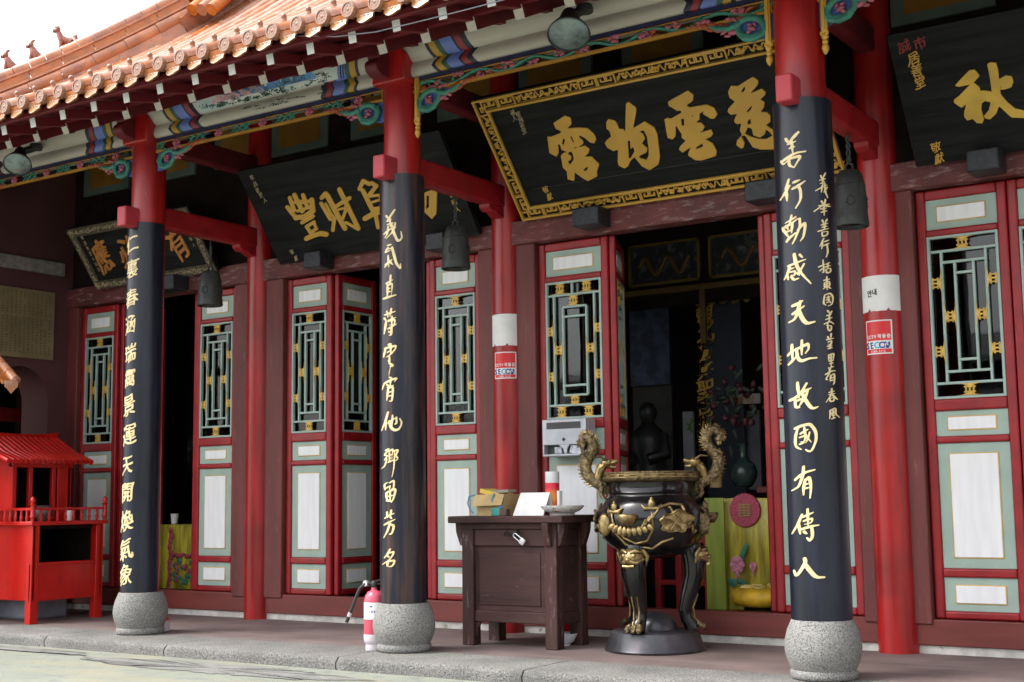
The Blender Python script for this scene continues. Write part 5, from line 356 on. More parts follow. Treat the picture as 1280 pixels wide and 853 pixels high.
 'side_column':(0.1072,1.4499,1.4303,[[123,1999,116,1995,110,1987,101,1973,95,1959,90,1953,88,1955,88,1960,85,1966,78,1974,72,1974,67,1969,68,1962,71,1956,82,1942,62,1933,58,1930,58,1926,60,1924,64,1924,84,1929,84,1916,67,1907,64,1904,64,1901,65,1899,68,1898,84,1903,85,1901,84,1891,79,1887,74,1876,23,1846,20,1840,21,1838,25,1837,71,1862,72,1860,71,1830,72,1828,75,1829,77,1831,85,1853,89,1871,92,1874,101,1877,103,1849,94,1833,94,1831,97,1830,104,1836,106,1836,110,1827,125,1803,134,1789,138,1789,141,1790,142,1793,137,1800,137,1803,133,1811,125,1831,121,1852,141,1876,141,1880,139,1882,132,1881,120,1871,118,1879,120,1887,136,1894,139,1898,135,1899,118,1893,116,1911,114,1912,109,1912,104,1909,102,1905,102,1888,96,1884,92,1884,97,1909,111,1917,113,1920,111,1923,102,1920,100,1921,102,1936,121,1945,123,1948,121,1950,104,1947,102,1949,103,1956,119,1976,129,1994,129,1998],[111,1781,105,1777,102,1771,97,1751,97,1741,92,1740,87,1751,76,1764,72,1765,68,1763,65,1760,65,1755,70,1744,81,1733,81,1731,49,1724,45,1722,42,1719,43,1714,45,1713,54,1714,56,1713,3,1676,0,1672,1,1668,5,1667,13,1671,77,1716,84,1719,85,1715,84,1704,60,1698,55,1694,55,1690,56,1688,58,1688,84,1691,85,1679,64,1671,61,1668,61,1664,63,1662,65,1662,86,1666,88,1663,89,1641,92,1640,95,1642,99,1670,124,1680,126,1683,126,1684,123,1685,100,1682,101,1697,116,1701,119,1705,116,1707,101,1706,101,1715,122,1715,161,1719,166,1721,168,1724,162,1726,123,1729,155,1739,159,1742,157,1744,110,1736,105,1736,113,1755,117,1769,117,1780,114,1781],[119,1618,113,1614,104,1603,95,1584,89,1581,87,1582,84,1597,78,1605,73,1608,66,1604,65,1599,68,1590,80,1574,60,1567,56,1563,56,1560,58,1558,60,1557,83,1561,82,1554,66,1548,63,1544,62,1541,63,1539,66,1538,84,1541,85,1531,31,1514,26,1510,27,1505,30,1504,61,1512,135,1538,136,1541,133,1542,100,1534,95,1534,98,1546,115,1553,119,1556,119,1558,117,1559,101,1557,101,1568,127,1578,129,1581,127,1583,106,1579,101,1580,115,1595,125,1612,125,1617],[112,1516,74,1508,70,1509,66,1509,63,1507,60,1503,58,1477,60,1470,64,1466,69,1465,83,1466,101,1473,117,1482,122,1487,126,1495,129,1509,126,1513,123,1516],[99,1507,73,1502,72,1487,74,1479,83,1479,90,1481,104,1486,109,1490,115,1501,114,1507,111,1508],[80,1458,74,1455,61,1435,37,1386,38,1384,41,1384,53,1401,55,1402,53,1366,54,1364,59,1367,68,1395,72,1416,73,1432,85,1454,83,1458],[132,1447,108,1441,90,1435,80,1429,79,1424,81,1422,86,1422,107,1429,134,1442,136,1446],[134,1421,104,1412,89,1406,74,1398,70,1394,71,1390,75,1389,99,1398,101,1397,105,1361,105,1341,103,1331,91,1301,93,1299,97,1301,115,1331,120,1342,122,1358,115,1404,117,1407,137,1417,138,1420],[64,1280,60,1278,57,1274,60,1269,58,1263,60,1259,58,1253,61,1249,58,1244,59,1239,26,1225,19,1220,20,1215,24,1214,61,1228,59,1222,61,1217,60,1215,38,1199,29,1190,28,1186,31,1184,35,1185,59,1202,61,1198,59,1195,59,1181,52,1180,49,1176,50,1175,58,1171,64,1172,69,1175,72,1181,74,1199,72,1202,73,1208,71,1211,73,1216,75,1217,82,1216,99,1220,101,1218,102,1209,96,1206,89,1208,85,1206,82,1203,82,1186,84,1175,88,1171,98,1169,111,1171,126,1176,136,1182,142,1191,144,1201,141,1213,137,1215,132,1217,111,1212,110,1213,113,1225,136,1234,140,1237,140,1239,138,1240,118,1236,115,1236,116,1249,131,1259,133,1262,129,1263,109,1258,93,1249,71,1242,71,1248,67,1252,70,1257,67,1262,69,1266,69,1269,67,1272,69,1278,68,1279],[89,1243,71,1234,69,1230,72,1228,73,1223,77,1223,99,1232,99,1241,93,1241],[118,1208,95,1200,96,1186,100,1182,110,1182,120,1185,125,1188,129,1196,129,1205,127,1208],[93,1147,88,1145,86,1141,85,1126,84,1122,61,1115,57,1110,57,1107,60,1106,83,1110,84,1104,83,1101,79,1099,67,1097,63,1092,60,1066,61,1060,66,1055,54,1043,52,1040,53,1039,56,1039,86,1055,88,1042,87,1039,89,1038,88,1034,90,1033,94,1035,94,1050,96,1053,127,1047,131,1048,133,1051,114,1063,120,1070,125,1078,126,1092,122,1104,115,1109,100,1107,99,1109,99,1114,101,1116,123,1124,125,1127,120,1128,99,1125,98,1144,96,1147],[102,1101,99,1097,99,1089,101,1088,112,1089,112,1093,110,1099,107,1101],[79,1094,74,1091,74,1085,75,1084,84,1087,84,1093,82,1094],[110,1084,98,1079,96,1073,98,1070,102,1070,109,1074,112,1080,112,1084],[77,1074,74,1072,75,1068,81,1067,85,1068,85,1074],[107,1013,91,1008,62,995,61,992,62,988,57,982,47,935,48,923,52,918,71,908,75,909,76,911,76,913,64,923,61,932,62,946,69,984,68,988,93,998,106,1002,116,1000,123,997,135,987,139,977,140,955,136,938,132,929,127,923,121,919,94,908,91,905,94,903,126,914,132,918,140,925,147,937,152,949,157,969,158,980,156,990,150,998,143,1004,134,1010,123,1013],[100,990,94,986,92,980,82,976,77,971,78,968,80,967,92,968,93,963,76,957,72,952,75,949,94,951,97,944,80,937,76,934,76,930,79,928,85,929,105,937,119,929,123,929,125,931,126,933,118,941,112,952,111,957,116,962,115,964,109,965,108,974,111,977,123,982,125,986,123,987,108,984,106,985,104,989],[87,874,81,870,80,865,87,855,103,843,95,837,78,832,71,828,70,824,73,822,93,824,93,811,91,809,66,800,63,797,62,793,66,791,93,798,94,796,94,784,51,763,48,760,48,757,49,755,52,754,72,763,75,762,75,752,71,749,70,747,71,745,75,744,76,728,78,715,82,709,89,702,96,700,101,700,111,704,118,712,123,726,125,736,124,743,121,748,113,750,89,751,87,756,87,769,98,773,106,774,119,771,144,761,149,762,151,765,121,781,113,784,105,785,104,787,107,803,130,812,133,815,132,817,128,817,109,813,108,816,109,830,125,838,125,840,117,842,130,856,135,865,135,869,131,870,124,868,109,850,98,868,91,873],[89,744,89,735,92,724,97,716,103,712,105,715,111,725,113,734,112,740,110,742,104,744],[115,688,110,687,107,684,103,671,103,652,105,650,109,651,111,653,120,674,120,686,119,688],[79,663,74,660,72,656,74,650,79,642,64,636,62,631,65,628,97,634,136,646,140,648,139,651,137,651,92,645,87,658,83,662],[107,629,80,620,75,616,75,613,77,611,102,617,104,615,101,604,92,600,80,600,77,598,78,595,90,593,90,590,71,584,66,580,66,576,68,575,88,577,90,576,90,571,76,566,73,563,72,559,75,557,92,560,97,560,101,563,119,570,122,573,120,575,106,573,103,574,106,583,117,587,120,590,118,592,108,591,106,593,116,605,120,621,117,628,112,630],[117,528,79,516,74,511,73,487,77,460,80,459,93,459,95,458,94,450,83,445,80,440,83,437,95,438,96,423,94,419,71,411,69,406,72,403,98,409,126,419,130,422,128,424,124,424,106,421,104,422,103,424,105,440,121,447,125,449,122,452,108,452,108,461,110,464,123,467,126,469,127,481,139,517,138,523,133,528,128,529],[117,517,111,514,111,501,113,500,122,500,124,503,124,512,122,516],[95,511,87,507,87,498,88,497,94,498,96,499,98,510],[118,493,112,491,110,488,110,473,115,472,119,474,123,492,121,493],[90,486,87,484,85,481,84,471,85,469,92,470,95,473,95,485],[88,415,84,413,81,410,74,378,43,360,39,356,39,352,44,351,66,362,68,362,45,322,44,316,45,313,47,311,61,311,64,313,64,316,54,318,54,320,79,357,87,372,107,380,141,386,144,388,144,390,141,391,108,389,90,386,93,413,92,414],[121,367,109,362,98,356,92,355,87,353,84,349,80,327,81,302,82,300,85,300,89,304,101,304,118,309,119,304,118,301,117,290,115,285,107,280,107,277,109,276,119,279,126,285,130,297,135,319,134,323,137,328,135,331,137,335,136,339,138,344,135,361,129,366],[116,354,98,346,97,335,120,337,121,342,119,352,118,354],[118,330,105,325,94,323,91,314,92,313,105,316,118,316,121,320,120,324,121,328],[97,248,92,245,89,242,87,223,70,217,65,213,65,210,67,208,85,210,85,205,82,203,68,199,64,196,64,192,65,191,68,190,77,191,78,190,77,188,61,164,52,154,51,151,47,148,47,145,43,141,42,138,38,136,39,133,42,134,44,138,48,140,49,144,53,145,54,149,58,152,60,155,65,160,66,160,66,150,68,143,73,139,81,137,99,139,109,141,114,144,121,153,122,168,123,169,150,156,154,156,157,159,156,161,129,183,107,197,110,199,125,203,128,206,128,208,103,206,100,207,102,216,124,224,126,226,123,228,104,225,102,226,102,245,100,247],[92,190,77,173,76,170,78,169,108,176,107,179,94,190],[101,168,80,163,79,157,81,151,85,149,97,150,106,152,109,159,109,165,106,169],[116,93,98,86,74,75,70,74,65,70,65,27,62,4,63,2,66,3,68,5,79,43,83,40,84,33,87,28,96,24,97,16,96,14,80,8,78,4,79,1,83,0,100,4,121,13,122,16,120,18,108,16,106,18,108,29,116,33,119,35,117,37,110,37,109,38,109,49,116,53,119,51,120,43,123,38,129,32,170,14,173,14,177,16,177,19,149,32,135,42,133,50,136,79,134,87,128,92],[111,81,78,67,79,48,83,50,87,56,94,59,86,60,85,63,87,67,101,75,105,75,114,72,114,70,109,66,110,58,113,57,117,59,119,62,119,77,117,80]]),
}
# lettering ---------------------------------------------------------------
def unpack(g):
    return [[(q[k]/255*1.4-.7, q[k+1]/255*1.4-.68) for k in range(0, len(q), 2)] for q in g]
def unpack_traced(t):
    u0, v0, sc, g = t
    return [[(u0+q[k]/1999*sc, v0+q[k+1]/1999*sc) for k in range(0, len(q), 2)] for q in g]
def glyph(ch, cx, cy, size, wid=1.0, rot=0.):
    c, s_ = cos(rot), sin(rot)
    return [[(cx+size*(wid*x*c-y*s_), cy+size*(wid*x*s_+y*c)) for x, y in L] for L in unpack(GLYPH[ch])]
def flat_mesh(loops, depth=.006, dice=0., round_=0.):
    """2D outlines (holes by even-odd) -> raised letters, u,v in xy and depth in z"""
    cu = bpy.data.curves.new('outline', 'CURVE'); cu.dimensions = '2D'; cu.fill_mode = 'BOTH'; cu.extrude = max(.0005, depth/2-round_)
    if round_: cu.bevel_depth = round_; cu.bevel_resolution = 2; cu.offset = -round_
    for L in loops:
        sp = cu.splines.new('POLY'); sp.points.add(len(L)-1)
        for p, (x, y) in zip(sp.points, L): p.co = (x, y, 0, 1)
        sp.use_cyclic_u = True
    ob = bpy.data.objects.new('outline', cu); COL.objects.link(ob)
    me = bpy.data.meshes.new_from_object(ob.evaluated_get(bpy.context.evaluated_depsgraph_get()))
    bpy.data.objects.remove(ob); bpy.data.curves.remove(cu)
    bm = bmesh.new(); bm.from_mesh(me); bpy.data.meshes.remove(me)
    bmesh.ops.remove_doubles(bm, verts=bm.verts, dist=1e-6)
    if dice:
        us = [v.co.x for v in bm.verts]
        u = min(us)+dice
        while u < max(us):
            bmesh.ops.bisect_plane(bm, geom=bm.verts[:]+bm.edges[:]+bm.faces[:], plane_co=(u, 0, 0), plane_no=(1, 0, 0)); u += dice
    return bm
def letters(name, loops, fr, m, parent, depth=.006, dice=0., round_=0.):
    bm = flat_mesh(loops, depth, dice, round_); o0 = WORG[parent]
    for v in bm.verts: v.co = Vector(fr(v.co.x, v.co.y, v.co.z))-o0
    bmesh.ops.recalc_face_normals(bm, faces=bm.faces)
    me = bpy.data.meshes.new(name); bm.to_mesh(me); bm.free(); me.materials.append(m)
    ob = bpy.data.objects.new(name, me); COL.objects.link(ob); ob.parent = parent; WORG[ob] = o0; return ob
def cyl_fr(cx, cy, r, z0=0.):
    """u = arc length from the -Y side towards +X, v = height"""
    return lambda u, v, w: (cx+(r+w)*sin(u/r), cy-(r+w)*cos(u/r), z0+v)
# ------------------------------------------------------------------ ground, porch, kerb
D = 1.3256; X0, X1, X2, X3, X4 = -5.35, -2.76, -.044, 2.984, 5.7
GZ = -.088
def zporch(y): return .011*y
g = MB(); S = 600
n = 40
g.quad((-S, -S, GZ), (S, -S, GZ), (S, S, GZ), (-S, S, GZ)); struct(g.build('ground', GROUND, smooth=0))
g = MB(); g.quad((-7, .04, 0), (12, .04, 0), (12, 1.45, zporch(1.45)), (-7, 1.45, zporch(1.45))); struct(g.build('porch_floor', PORCH, smooth=0))
# granite kerb of separate stones, worn edges
joints = [-7, -4.9, -3.3, -1.9, at(420, 820, Y=-.5).x, at(652, 837, Y=-.5).x, 2.95, 4.6, 6.4, 8.5, 12]
for a, b in zip(joints[:-1], joints[1:]):
    g = MB(); nx = max(4, int((b-a)/.07)); rows = []
    prof = [(.055, GZ-.1), (.055, .0), (-.2, -.002), (-.488, -.004), (-.5, -.012), (-.503, -.045), (-.5, GZ-.1)]
    vs = []
    for i in range(nx+1):
        x = a+.006+(b-a-.012)*i/nx
        for y, z in prof:
            w = mnoise.noise(Vector((x*3, y*7, z*9)))*.006+mnoise.noise(Vector((x*11, y*17, 3)))*.004
            e = .02 if (i in (0, nx)) and -.5 <= y <= -.4 else 0
            vs.append((x, y+(w if y < -.3 else w*.5)+e, z+(w*.4 if -.49 < z < -.001 else 0)))
    k = len(prof)
    g.add(vs, [(i*k+j, i*k+j+1, (i+1)*k+j+1, (i+1)*k+j) for i in range(nx) for j in range(k-1)]+[tuple(range(k)), tuple(nx*k+j for j in range(k))])
    struct(g.build('kerb_stone', GRANK, smooth=60))
g = MB()    # grey strip of bare cement swept up along the foot of the kerb
def blotch(cx, cy, rx, ry, seed, z=GZ+.004, n=220):
    return [(cx+rx*cos(2*pi*i/n)*(1+.35*mnoise.noise(Vector((cos(2*pi*i/n)*2+seed, sin(2*pi*i/n)*2, 0)))+.12*mnoise.noise(Vector((cos(2*pi*i/n)*13+seed, sin(2*pi*i/n)*13, 0)))+.06*mnoise.noise(Vector((cos(2*pi*i/n)*41, sin(2*pi*i/n)*41, seed)))), cy+ry*sin(2*pi*i/n)*(1+.3*mnoise.noise(Vector((cos(2*pi*i/n)*3, sin(2*pi*i/n)*3, seed)))+.3*mnoise.noise(Vector((cos(2*pi*i/n)*15, sin(2*pi*i/n)*15, seed)))+.15*mnoise.noise(Vector((cos(2*pi*i/n)*47, sin(2*pi*i/n)*47, seed)))), z) for i in range(n)]
CEMP = mat('bare_cement', (.185, .185, .172), .9, scale=6, var=.15, bump=.3, bscale=60, speck=((.15, .15, .14), 50, .55, .65))
for i, q in enumerate([((265, 836), 1.3, .2), ((20, 812), .9, .10)]):
    p = at(*q[0], Z=GZ); L = blotch(p.x, p.y, q[1], q[2], i*2.3, GZ+.004+.004*i); nn = len(L); g.add([(p.x, p.y, L[0][2])]+L, [(0, 1+k, 1+(k+1) % nn) for k in range(nn)])
struct(g.build('bare_cement_patch', CEMP, smooth=0))

# ------------------------------------------------------------------ the temple hall
T = thing('temple_hall', 'red timber temple hall with orange tiled eaves, lattice doors and round columns', 'temple', (0, D, 0))
# roof ---------------------------------------------------------------
EY = -1.15; EZ = 4.075; XC = -7.5; XR = 9.0; PITCH_T = .2205
PH = at(35/4, 555/4, Y=EY).x
def zr(s): return EZ+.485*s+.012*s*s+.066*max(0, s-1.6)**2
def zh(s): return max(zr(s), EZ+s*(.344+.092*s))
SV = 3.07
def hipx(s): return XC+min(s, SV)
SS = [0, .06, .18, .36, .6, .9, 1.2, 1.6, 2.0, 2.5, 3.1, 3.8, 4.6, 5.4, 6.2]
rb = MB()
xs0 = math.ceil((XC-PH)/PITCH_T); rows = [PH+i*PITCH_T for i in range(xs0, int((XR-PH)/PITCH_T)+1)]
def row(mb, x, r, mi, z0, half, seg=.28):
    """a row of barrel tiles: short overlapping pieces, each a little wider at its lower end"""
    s = 0.
    smin = 0.; smax = 6.2 if x > XC+SV else max(.05, x-XC)
    while s < smax-.02:
        e = min(smax, s+seg); vs = []; n = 8
        for ss, rr in ((s, r*1.06), (e, r*.97)):
            zc = zr(ss)+z0
            for i in range(n+1):
                a = pi*i/n if half > 0 else pi+pi*i/n
                vs.append((x+rr*cos(a), EY+ss-.3*rr*sin(a)*.5, zc+rr*sin(a)*(1 if half > 0 else .45)))
        f = [(i, i+1, n+2+i, n+1+i) for i in range(n)]
        f.append(tuple(range(n+1)))
        mb.add(vs, f, mi); s = e
for i, x in enumerate(rows):
    row(rb, x, .058, 1 if i % 3 else 0, .045, 1)
    row(rb, x+PITCH_T/2, .105, 0, .035, -1)
vs = []
for s in SS:
    vs += [(max(hipx(s), XC), EY+s, zr(s)-.035), (XR, EY+s, zr(s)-.035)]
rb.add(vs, [(2*i, 2*i+1, 2*i+3, 2*i+2) for i in range(len(SS)-1)], 2)
roof = rb.build('roof', [TILE, TILEP, SOFF], T, smooth=50)
# hip ridge that turns up the slope
def ridge_pts(off=0, lift=.0):
    P = [Vector((XC+s, EY+s, zh(s)+lift)) for s in [SV*x/14 for x in range(15)]]+[Vector((XC+SV, EY+s, zh(s)+lift)) for s in (3.6, 4.4, 5.2, 6)]
    return P
m = MB()
def ridge_course(path, w, z0, z1, mi, seglen=.27, gap=.006, round_=False):
    # walk along the path in tile-long pieces
    acc = []; 
    for a, b in zip(path[:-1], path[1:]):
        L = (b-a).length; k = max(1, round(L/seglen))
        for i in range(k): acc.append((a.lerp(b, i/k), a.lerp(b, (i+1)/k)))
    for a, b in acc:
        d = (b-a).normalized(); a2, b2 = a+d*gap/2, b-d*gap/2
        if round_:
            m.tube([a2+Vector((0, 0, (z0+z1)/2)), b2+Vector((0, 0, (z0+z1)/2))], [w/2*1.03, w/2*.97], 12, mi)
        else: m.bar(a2+Vector((0, 0, (z0+z1)/2)), b2+Vector((0, 0, (z0+z1)/2)), w, z1-z0, mi)
hp = ridge_pts()
ridge_course(hp, .08, -.3, .08, 1, .3)
ridge_course(hp, .15, .06, .18, 1, round_=True)
ridge_course(hp, .10, .16, .185, 0, .4)
ridge_course(hp, .14, .185, .205, 1, .3)
ridge_course(hp, .10, .205, .295, 0, .33)
ridge_course(hp, .14, .295, .315, 1, .3)
ridge_course(hp, .15, .295, .40, 1, .22, round_=True)
m.build('hip_ridge', [RIDG, RIDGC], roof, smooth=40)
m = MB()
for k in range(3):
    off = Vector((.16+.13*k, 0, .0)); P = [Vector((XC+SV+.16+.14*k, EY+s, zh(s)+.06+.03*(2-k))) for s in (SV-.1, 3.6, 4.4, 5.2, 6)]
    ridge_course(P, .13, 0, .12, 1 if k % 2 else 0, .3, round_=True)
m.build('slope_ridge', [RIDG, RIDGC], roof, smooth=40)
# roof beasts sitting on the ridge
def beast(s, kind):
    p = Vector((XC+s, EY+s, zh(s)+.385)); b = MB(); d = Vector((-.7071, -.7071, 0)); u = Vector((0, 0, 1)); sd = Vector((.7071, -.7071, 0))
    def q(f, l, h): return p+(d*f*.85+sd*l+u*h*.8)*.66
    if kind == 0:
        b.tube([q(-.16, 0, .02), q(-.08, 0, .09), q(0, 0, .2), q(.03, 0, .29)], [0.0405, 0.0557, 0.0449, 0.0315], 8)
        b.ball(q(.05, 0, .34), (0.031, 0.031, 0.0403), 0, 10, 8, wob=.3, seed=2)
        b.tube([q(.05, 0, .37), q(.03, 0, .42), q(-.02, 0, .46)], [0.027, 0.0198, 0.00539], 6)
        b.tube([q(.1, 0, .32), q(.14, 0, .30)], [0.0252, 0.0126], 6)
        for l in (-.03, .03): b.tube([q(.02, l, .2), q(.05, l, .1), q(.05, l, -.02)], [0.0234, 0.018, 0.0162], 6)
        b.tube([q(-.16, 0, .03), q(-.24, 0, .03), q(-.3, 0, .0)], [0.027, 0.0198, 0.0108], 6)
    else:
        b.tube([q(-.12, 0, .14), q(-.02, 0, .17), q(.06, 0, .2)], [0.0539, 0.0449, 0.0449], 8)
        b.tube([q(.05, 0, .2), q(.09, 0, .28), q(.11, 0, .34)], [0.0405, 0.0315, 0.027], 8)
        b.ball(q(.13, 0, .38), (0.0341, 0.0341, 0.0341), 0, 10, 8, wob=.3, seed=5); b.tube([q(.13, 0, .41), q(.11, 0, .47)], [0.036, 0.00719], 6)
        b.tube([q(.17, 0, .37), q(.21, 0, .34)], [0.027, 0.0135], 6)
        for l in (-.035, .035):
            b.tube([q(.06, l, .18), q(.06, l, .08), q(.07, l, -.02)], [0.0252, 0.018, 0.018], 6); b.tube([q(-.12, l, .14), q(-.14, l, .07), q(-.11, l, -.02)], [0.0306, 0.018, 0.018], 6)
        b.tube([q(-.15, 0, .15), q(-.2, 0, .2), q(-.19, 0, .27), q(-.14, 0, .28)], [0.027, 0.0252, 0.027, 0.0108], 6)
    return b
for s, kd in ((1.82, 0), (1.99, 0), (2.2, 1)): beast(s, kd).build('ridge_beast', BEAST, roof, smooth=60)
# eave ends
b = MB(); fr = Matrix.Rotation(radians(90), 3, 'X')          # lathe axis -> -Y
c0 = (rows[0], EY-.02, EZ+.045)
b.lathe([(.0, .009), (.044, .009), (.043, .014), (.052, .014), (.054, .0), (.05, -.05), (.0, -.05)], c0, 20, 0, frame=fr)
for k in range(7): a = 2*pi*k/7; b.ball((c0[0]+.026*cos(a), c0[1]-.006, c0[2]+.026*sin(a)), (.009, .006, .009), 0, 6, 4)
b.ball((c0[0], c0[1]-.006, c0[2]), (.013, .008, .013), 0, 8, 5)
b.tube([(c0[0], EY+.10, EZ+.045+.05), (c0[0], EY+.09, EZ+.175)], [.018, .016], 8); b.ball((c0[0], EY+.085, EZ+.18), .021, 0, 8, 6)
ed = b.build('eave_disc', mat('eave_disc_glaze', (.29, .15, .095), .35, var=.3, scale=45, coat=.2), roof, smooth=40)
b = MB(); xx = rows[0]+PITCH_T/2
pol = [(-.062, .04), (.062, .04), (.066, -.03), (.05, -.04), (.03, -.056), (.0, -.066), (-.03, -.056), (-.05, -.04), (-.066, -.03)]
b.prism(pol, lambda u, v, w: (xx+u, EY+.045-w-.35*(.035-v)-.015*(1-(u/.07)**2), EZ+.0+v), 0, .018)
for k in (-1, 0, 1): b.ball((xx+.03*k, EY+.008, EZ-.012), (.014, .007, .014), 0, 8, 5)
dt = b.build('drip_tile', mat('drip_tile_glaze', (.33, .135, .045), .35, var=.35, scale=34, coat=.2), roof, smooth=40)
for i, x in enumerate(rows[1:], 1):
    if x > 3.6 or x < -5.2: continue
    copy_tree(ed, roof, loc=(x-rows[0], 0, 0), rot=(0, 0, 0)); copy_tree(dt, roof, loc=(x-rows[0], 0, 0))
# fascia, soffits, rafters
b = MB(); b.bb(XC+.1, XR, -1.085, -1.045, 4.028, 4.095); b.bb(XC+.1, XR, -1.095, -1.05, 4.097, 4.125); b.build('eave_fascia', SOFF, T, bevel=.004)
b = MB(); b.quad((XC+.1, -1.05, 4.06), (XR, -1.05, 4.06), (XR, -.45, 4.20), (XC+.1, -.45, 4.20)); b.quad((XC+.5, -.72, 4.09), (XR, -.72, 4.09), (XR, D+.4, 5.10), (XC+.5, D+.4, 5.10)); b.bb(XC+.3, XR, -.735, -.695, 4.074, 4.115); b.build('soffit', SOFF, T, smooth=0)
RS = .3655; RX = at(11, 183, Y=-.7).x
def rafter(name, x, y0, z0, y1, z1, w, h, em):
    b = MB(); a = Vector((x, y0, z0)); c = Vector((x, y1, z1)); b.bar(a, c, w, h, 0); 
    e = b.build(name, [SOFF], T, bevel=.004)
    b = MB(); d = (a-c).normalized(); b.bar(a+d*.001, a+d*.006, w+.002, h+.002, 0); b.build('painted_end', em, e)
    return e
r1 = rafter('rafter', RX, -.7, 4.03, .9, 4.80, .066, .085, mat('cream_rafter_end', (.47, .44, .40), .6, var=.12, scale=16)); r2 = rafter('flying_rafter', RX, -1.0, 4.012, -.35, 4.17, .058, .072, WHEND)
for i in range(-5, 28):
    if i: copy_tree(r1, T, loc=(i*RS, 0, 0)); copy_tree(r2, T, loc=(i*RS, 0, 0))
# beams ---------------------------------------------------------------
def beam_prof():
    P = [(-.03, 4.036, 0), (-.075, 4.038, 0), (-.088, 4.055, .2), (-.09, 4.085, .5), (-.086, 4.112, .2), (-.07, 4.132, 0), (-.068, 4.142, 0)]
    for k in range(11):
        a = radians(-62+14.5*k); P.append((-.142*cos(a)+.0, 4.268+.142*sin(a), 1-abs(k-4)/7.))
    P += [(.14, 4.3, 0), (.12, 4.04, 0)]
    return P
BP = beam_prof()
def beam(xa, xb, painted, ends=(True, True)):
    """bounds: X positions with a chevron offset that follows the bulge of the profile"""
    w = .055
    names = ['white', 'navy', 'yellow', 'green', 'blue', 'navy', 'red', 'navy']
    wid = [.30, .03, .055, .045, .105, .02, .05, .05]
    bounds = []; x = xa; mm = []
    for nme, k in zip(names, wid): bounds.append(x); mm.append(nme); x += k*1.0 if ends[0] else k
    xl = x; x = xb; rb_ = []; rm = []
    for nme, k in zip(names, wid): rb_.append(x); rm.append(nme); x -= k
    xr = x
    seq = [(bb_, nn, 1) for bb_, nn in zip(bounds, mm)]+[(xl, 'white', 1)]
    # middle split into short pieces
    cuts = [b_ for b_, _, _ in seq]; mats_ = [n_ for _, n_, _ in seq]
    cuts_all = cuts+[xr]+rb_[::-1][0:]
    mats_all = mats_+[rm[i] for i in range(len(rm)-1, -1, -1)]
    mlist = [CREAM, BAND['navy'], BAND['yellow'], BAND['green'], BAND['blue'], BAND['red']]; idx = dict(white=0, navy=1, yellow=2, green=3, blue=4, red=5)
    b = MB(); k = len(BP); vs = []
    for ci, x in enumerate(cuts_all):
        end = ci == 0 or ci == len(cuts_all)-1; sgn = 1 if ci <= len(cuts)-1 else -1
        for y, z, o in BP:
            low = z < 4.14
            off = 0 if end else sgn*(.075*(1-o) if not low else .075*(1-.55*o)-.01)*1.0
            vs.append((x-off*0+sgn*(.07*(1-o)) if not end else x, y, z))
    f = []; fm = []
    for i in range(len(cuts_all)-1):
        for j in range(k-1): f.append((i*k+j, i*k+j+1, (i+1)*k+j+1, (i+1)*k+j)); fm.append(idx[mats_all[i]])
    o = len(b.v); b.v += vs
    for q, mm_ in zip(f, fm): b.f.append(q); b.m.append(mm_)
    # black outlines between the colours
    ob = b.build('painted_beam', mlist, T, smooth=50)
    # blue under-strip, gold lines, carved frieze
    c = MB(); c.bb(xa, xb, -.056, .0, 4.008, 4.034); c.build('blue_strip', NAVY, ob)
    return ob, xl, xr
def profile_pt(x, t, lift=.003):
    """t in 0..1 over the visible bulge of the upper log"""
    a = radians(-55+95*t); return Vector((x, -(.142+lift)*cos(a), 4.268+(.142+lift)*sin(a)))
bays = [(X0, X1, 'l'), (X1, X2, 'l'), (X2, X3, 'c'), (X3, X4, 'l')]
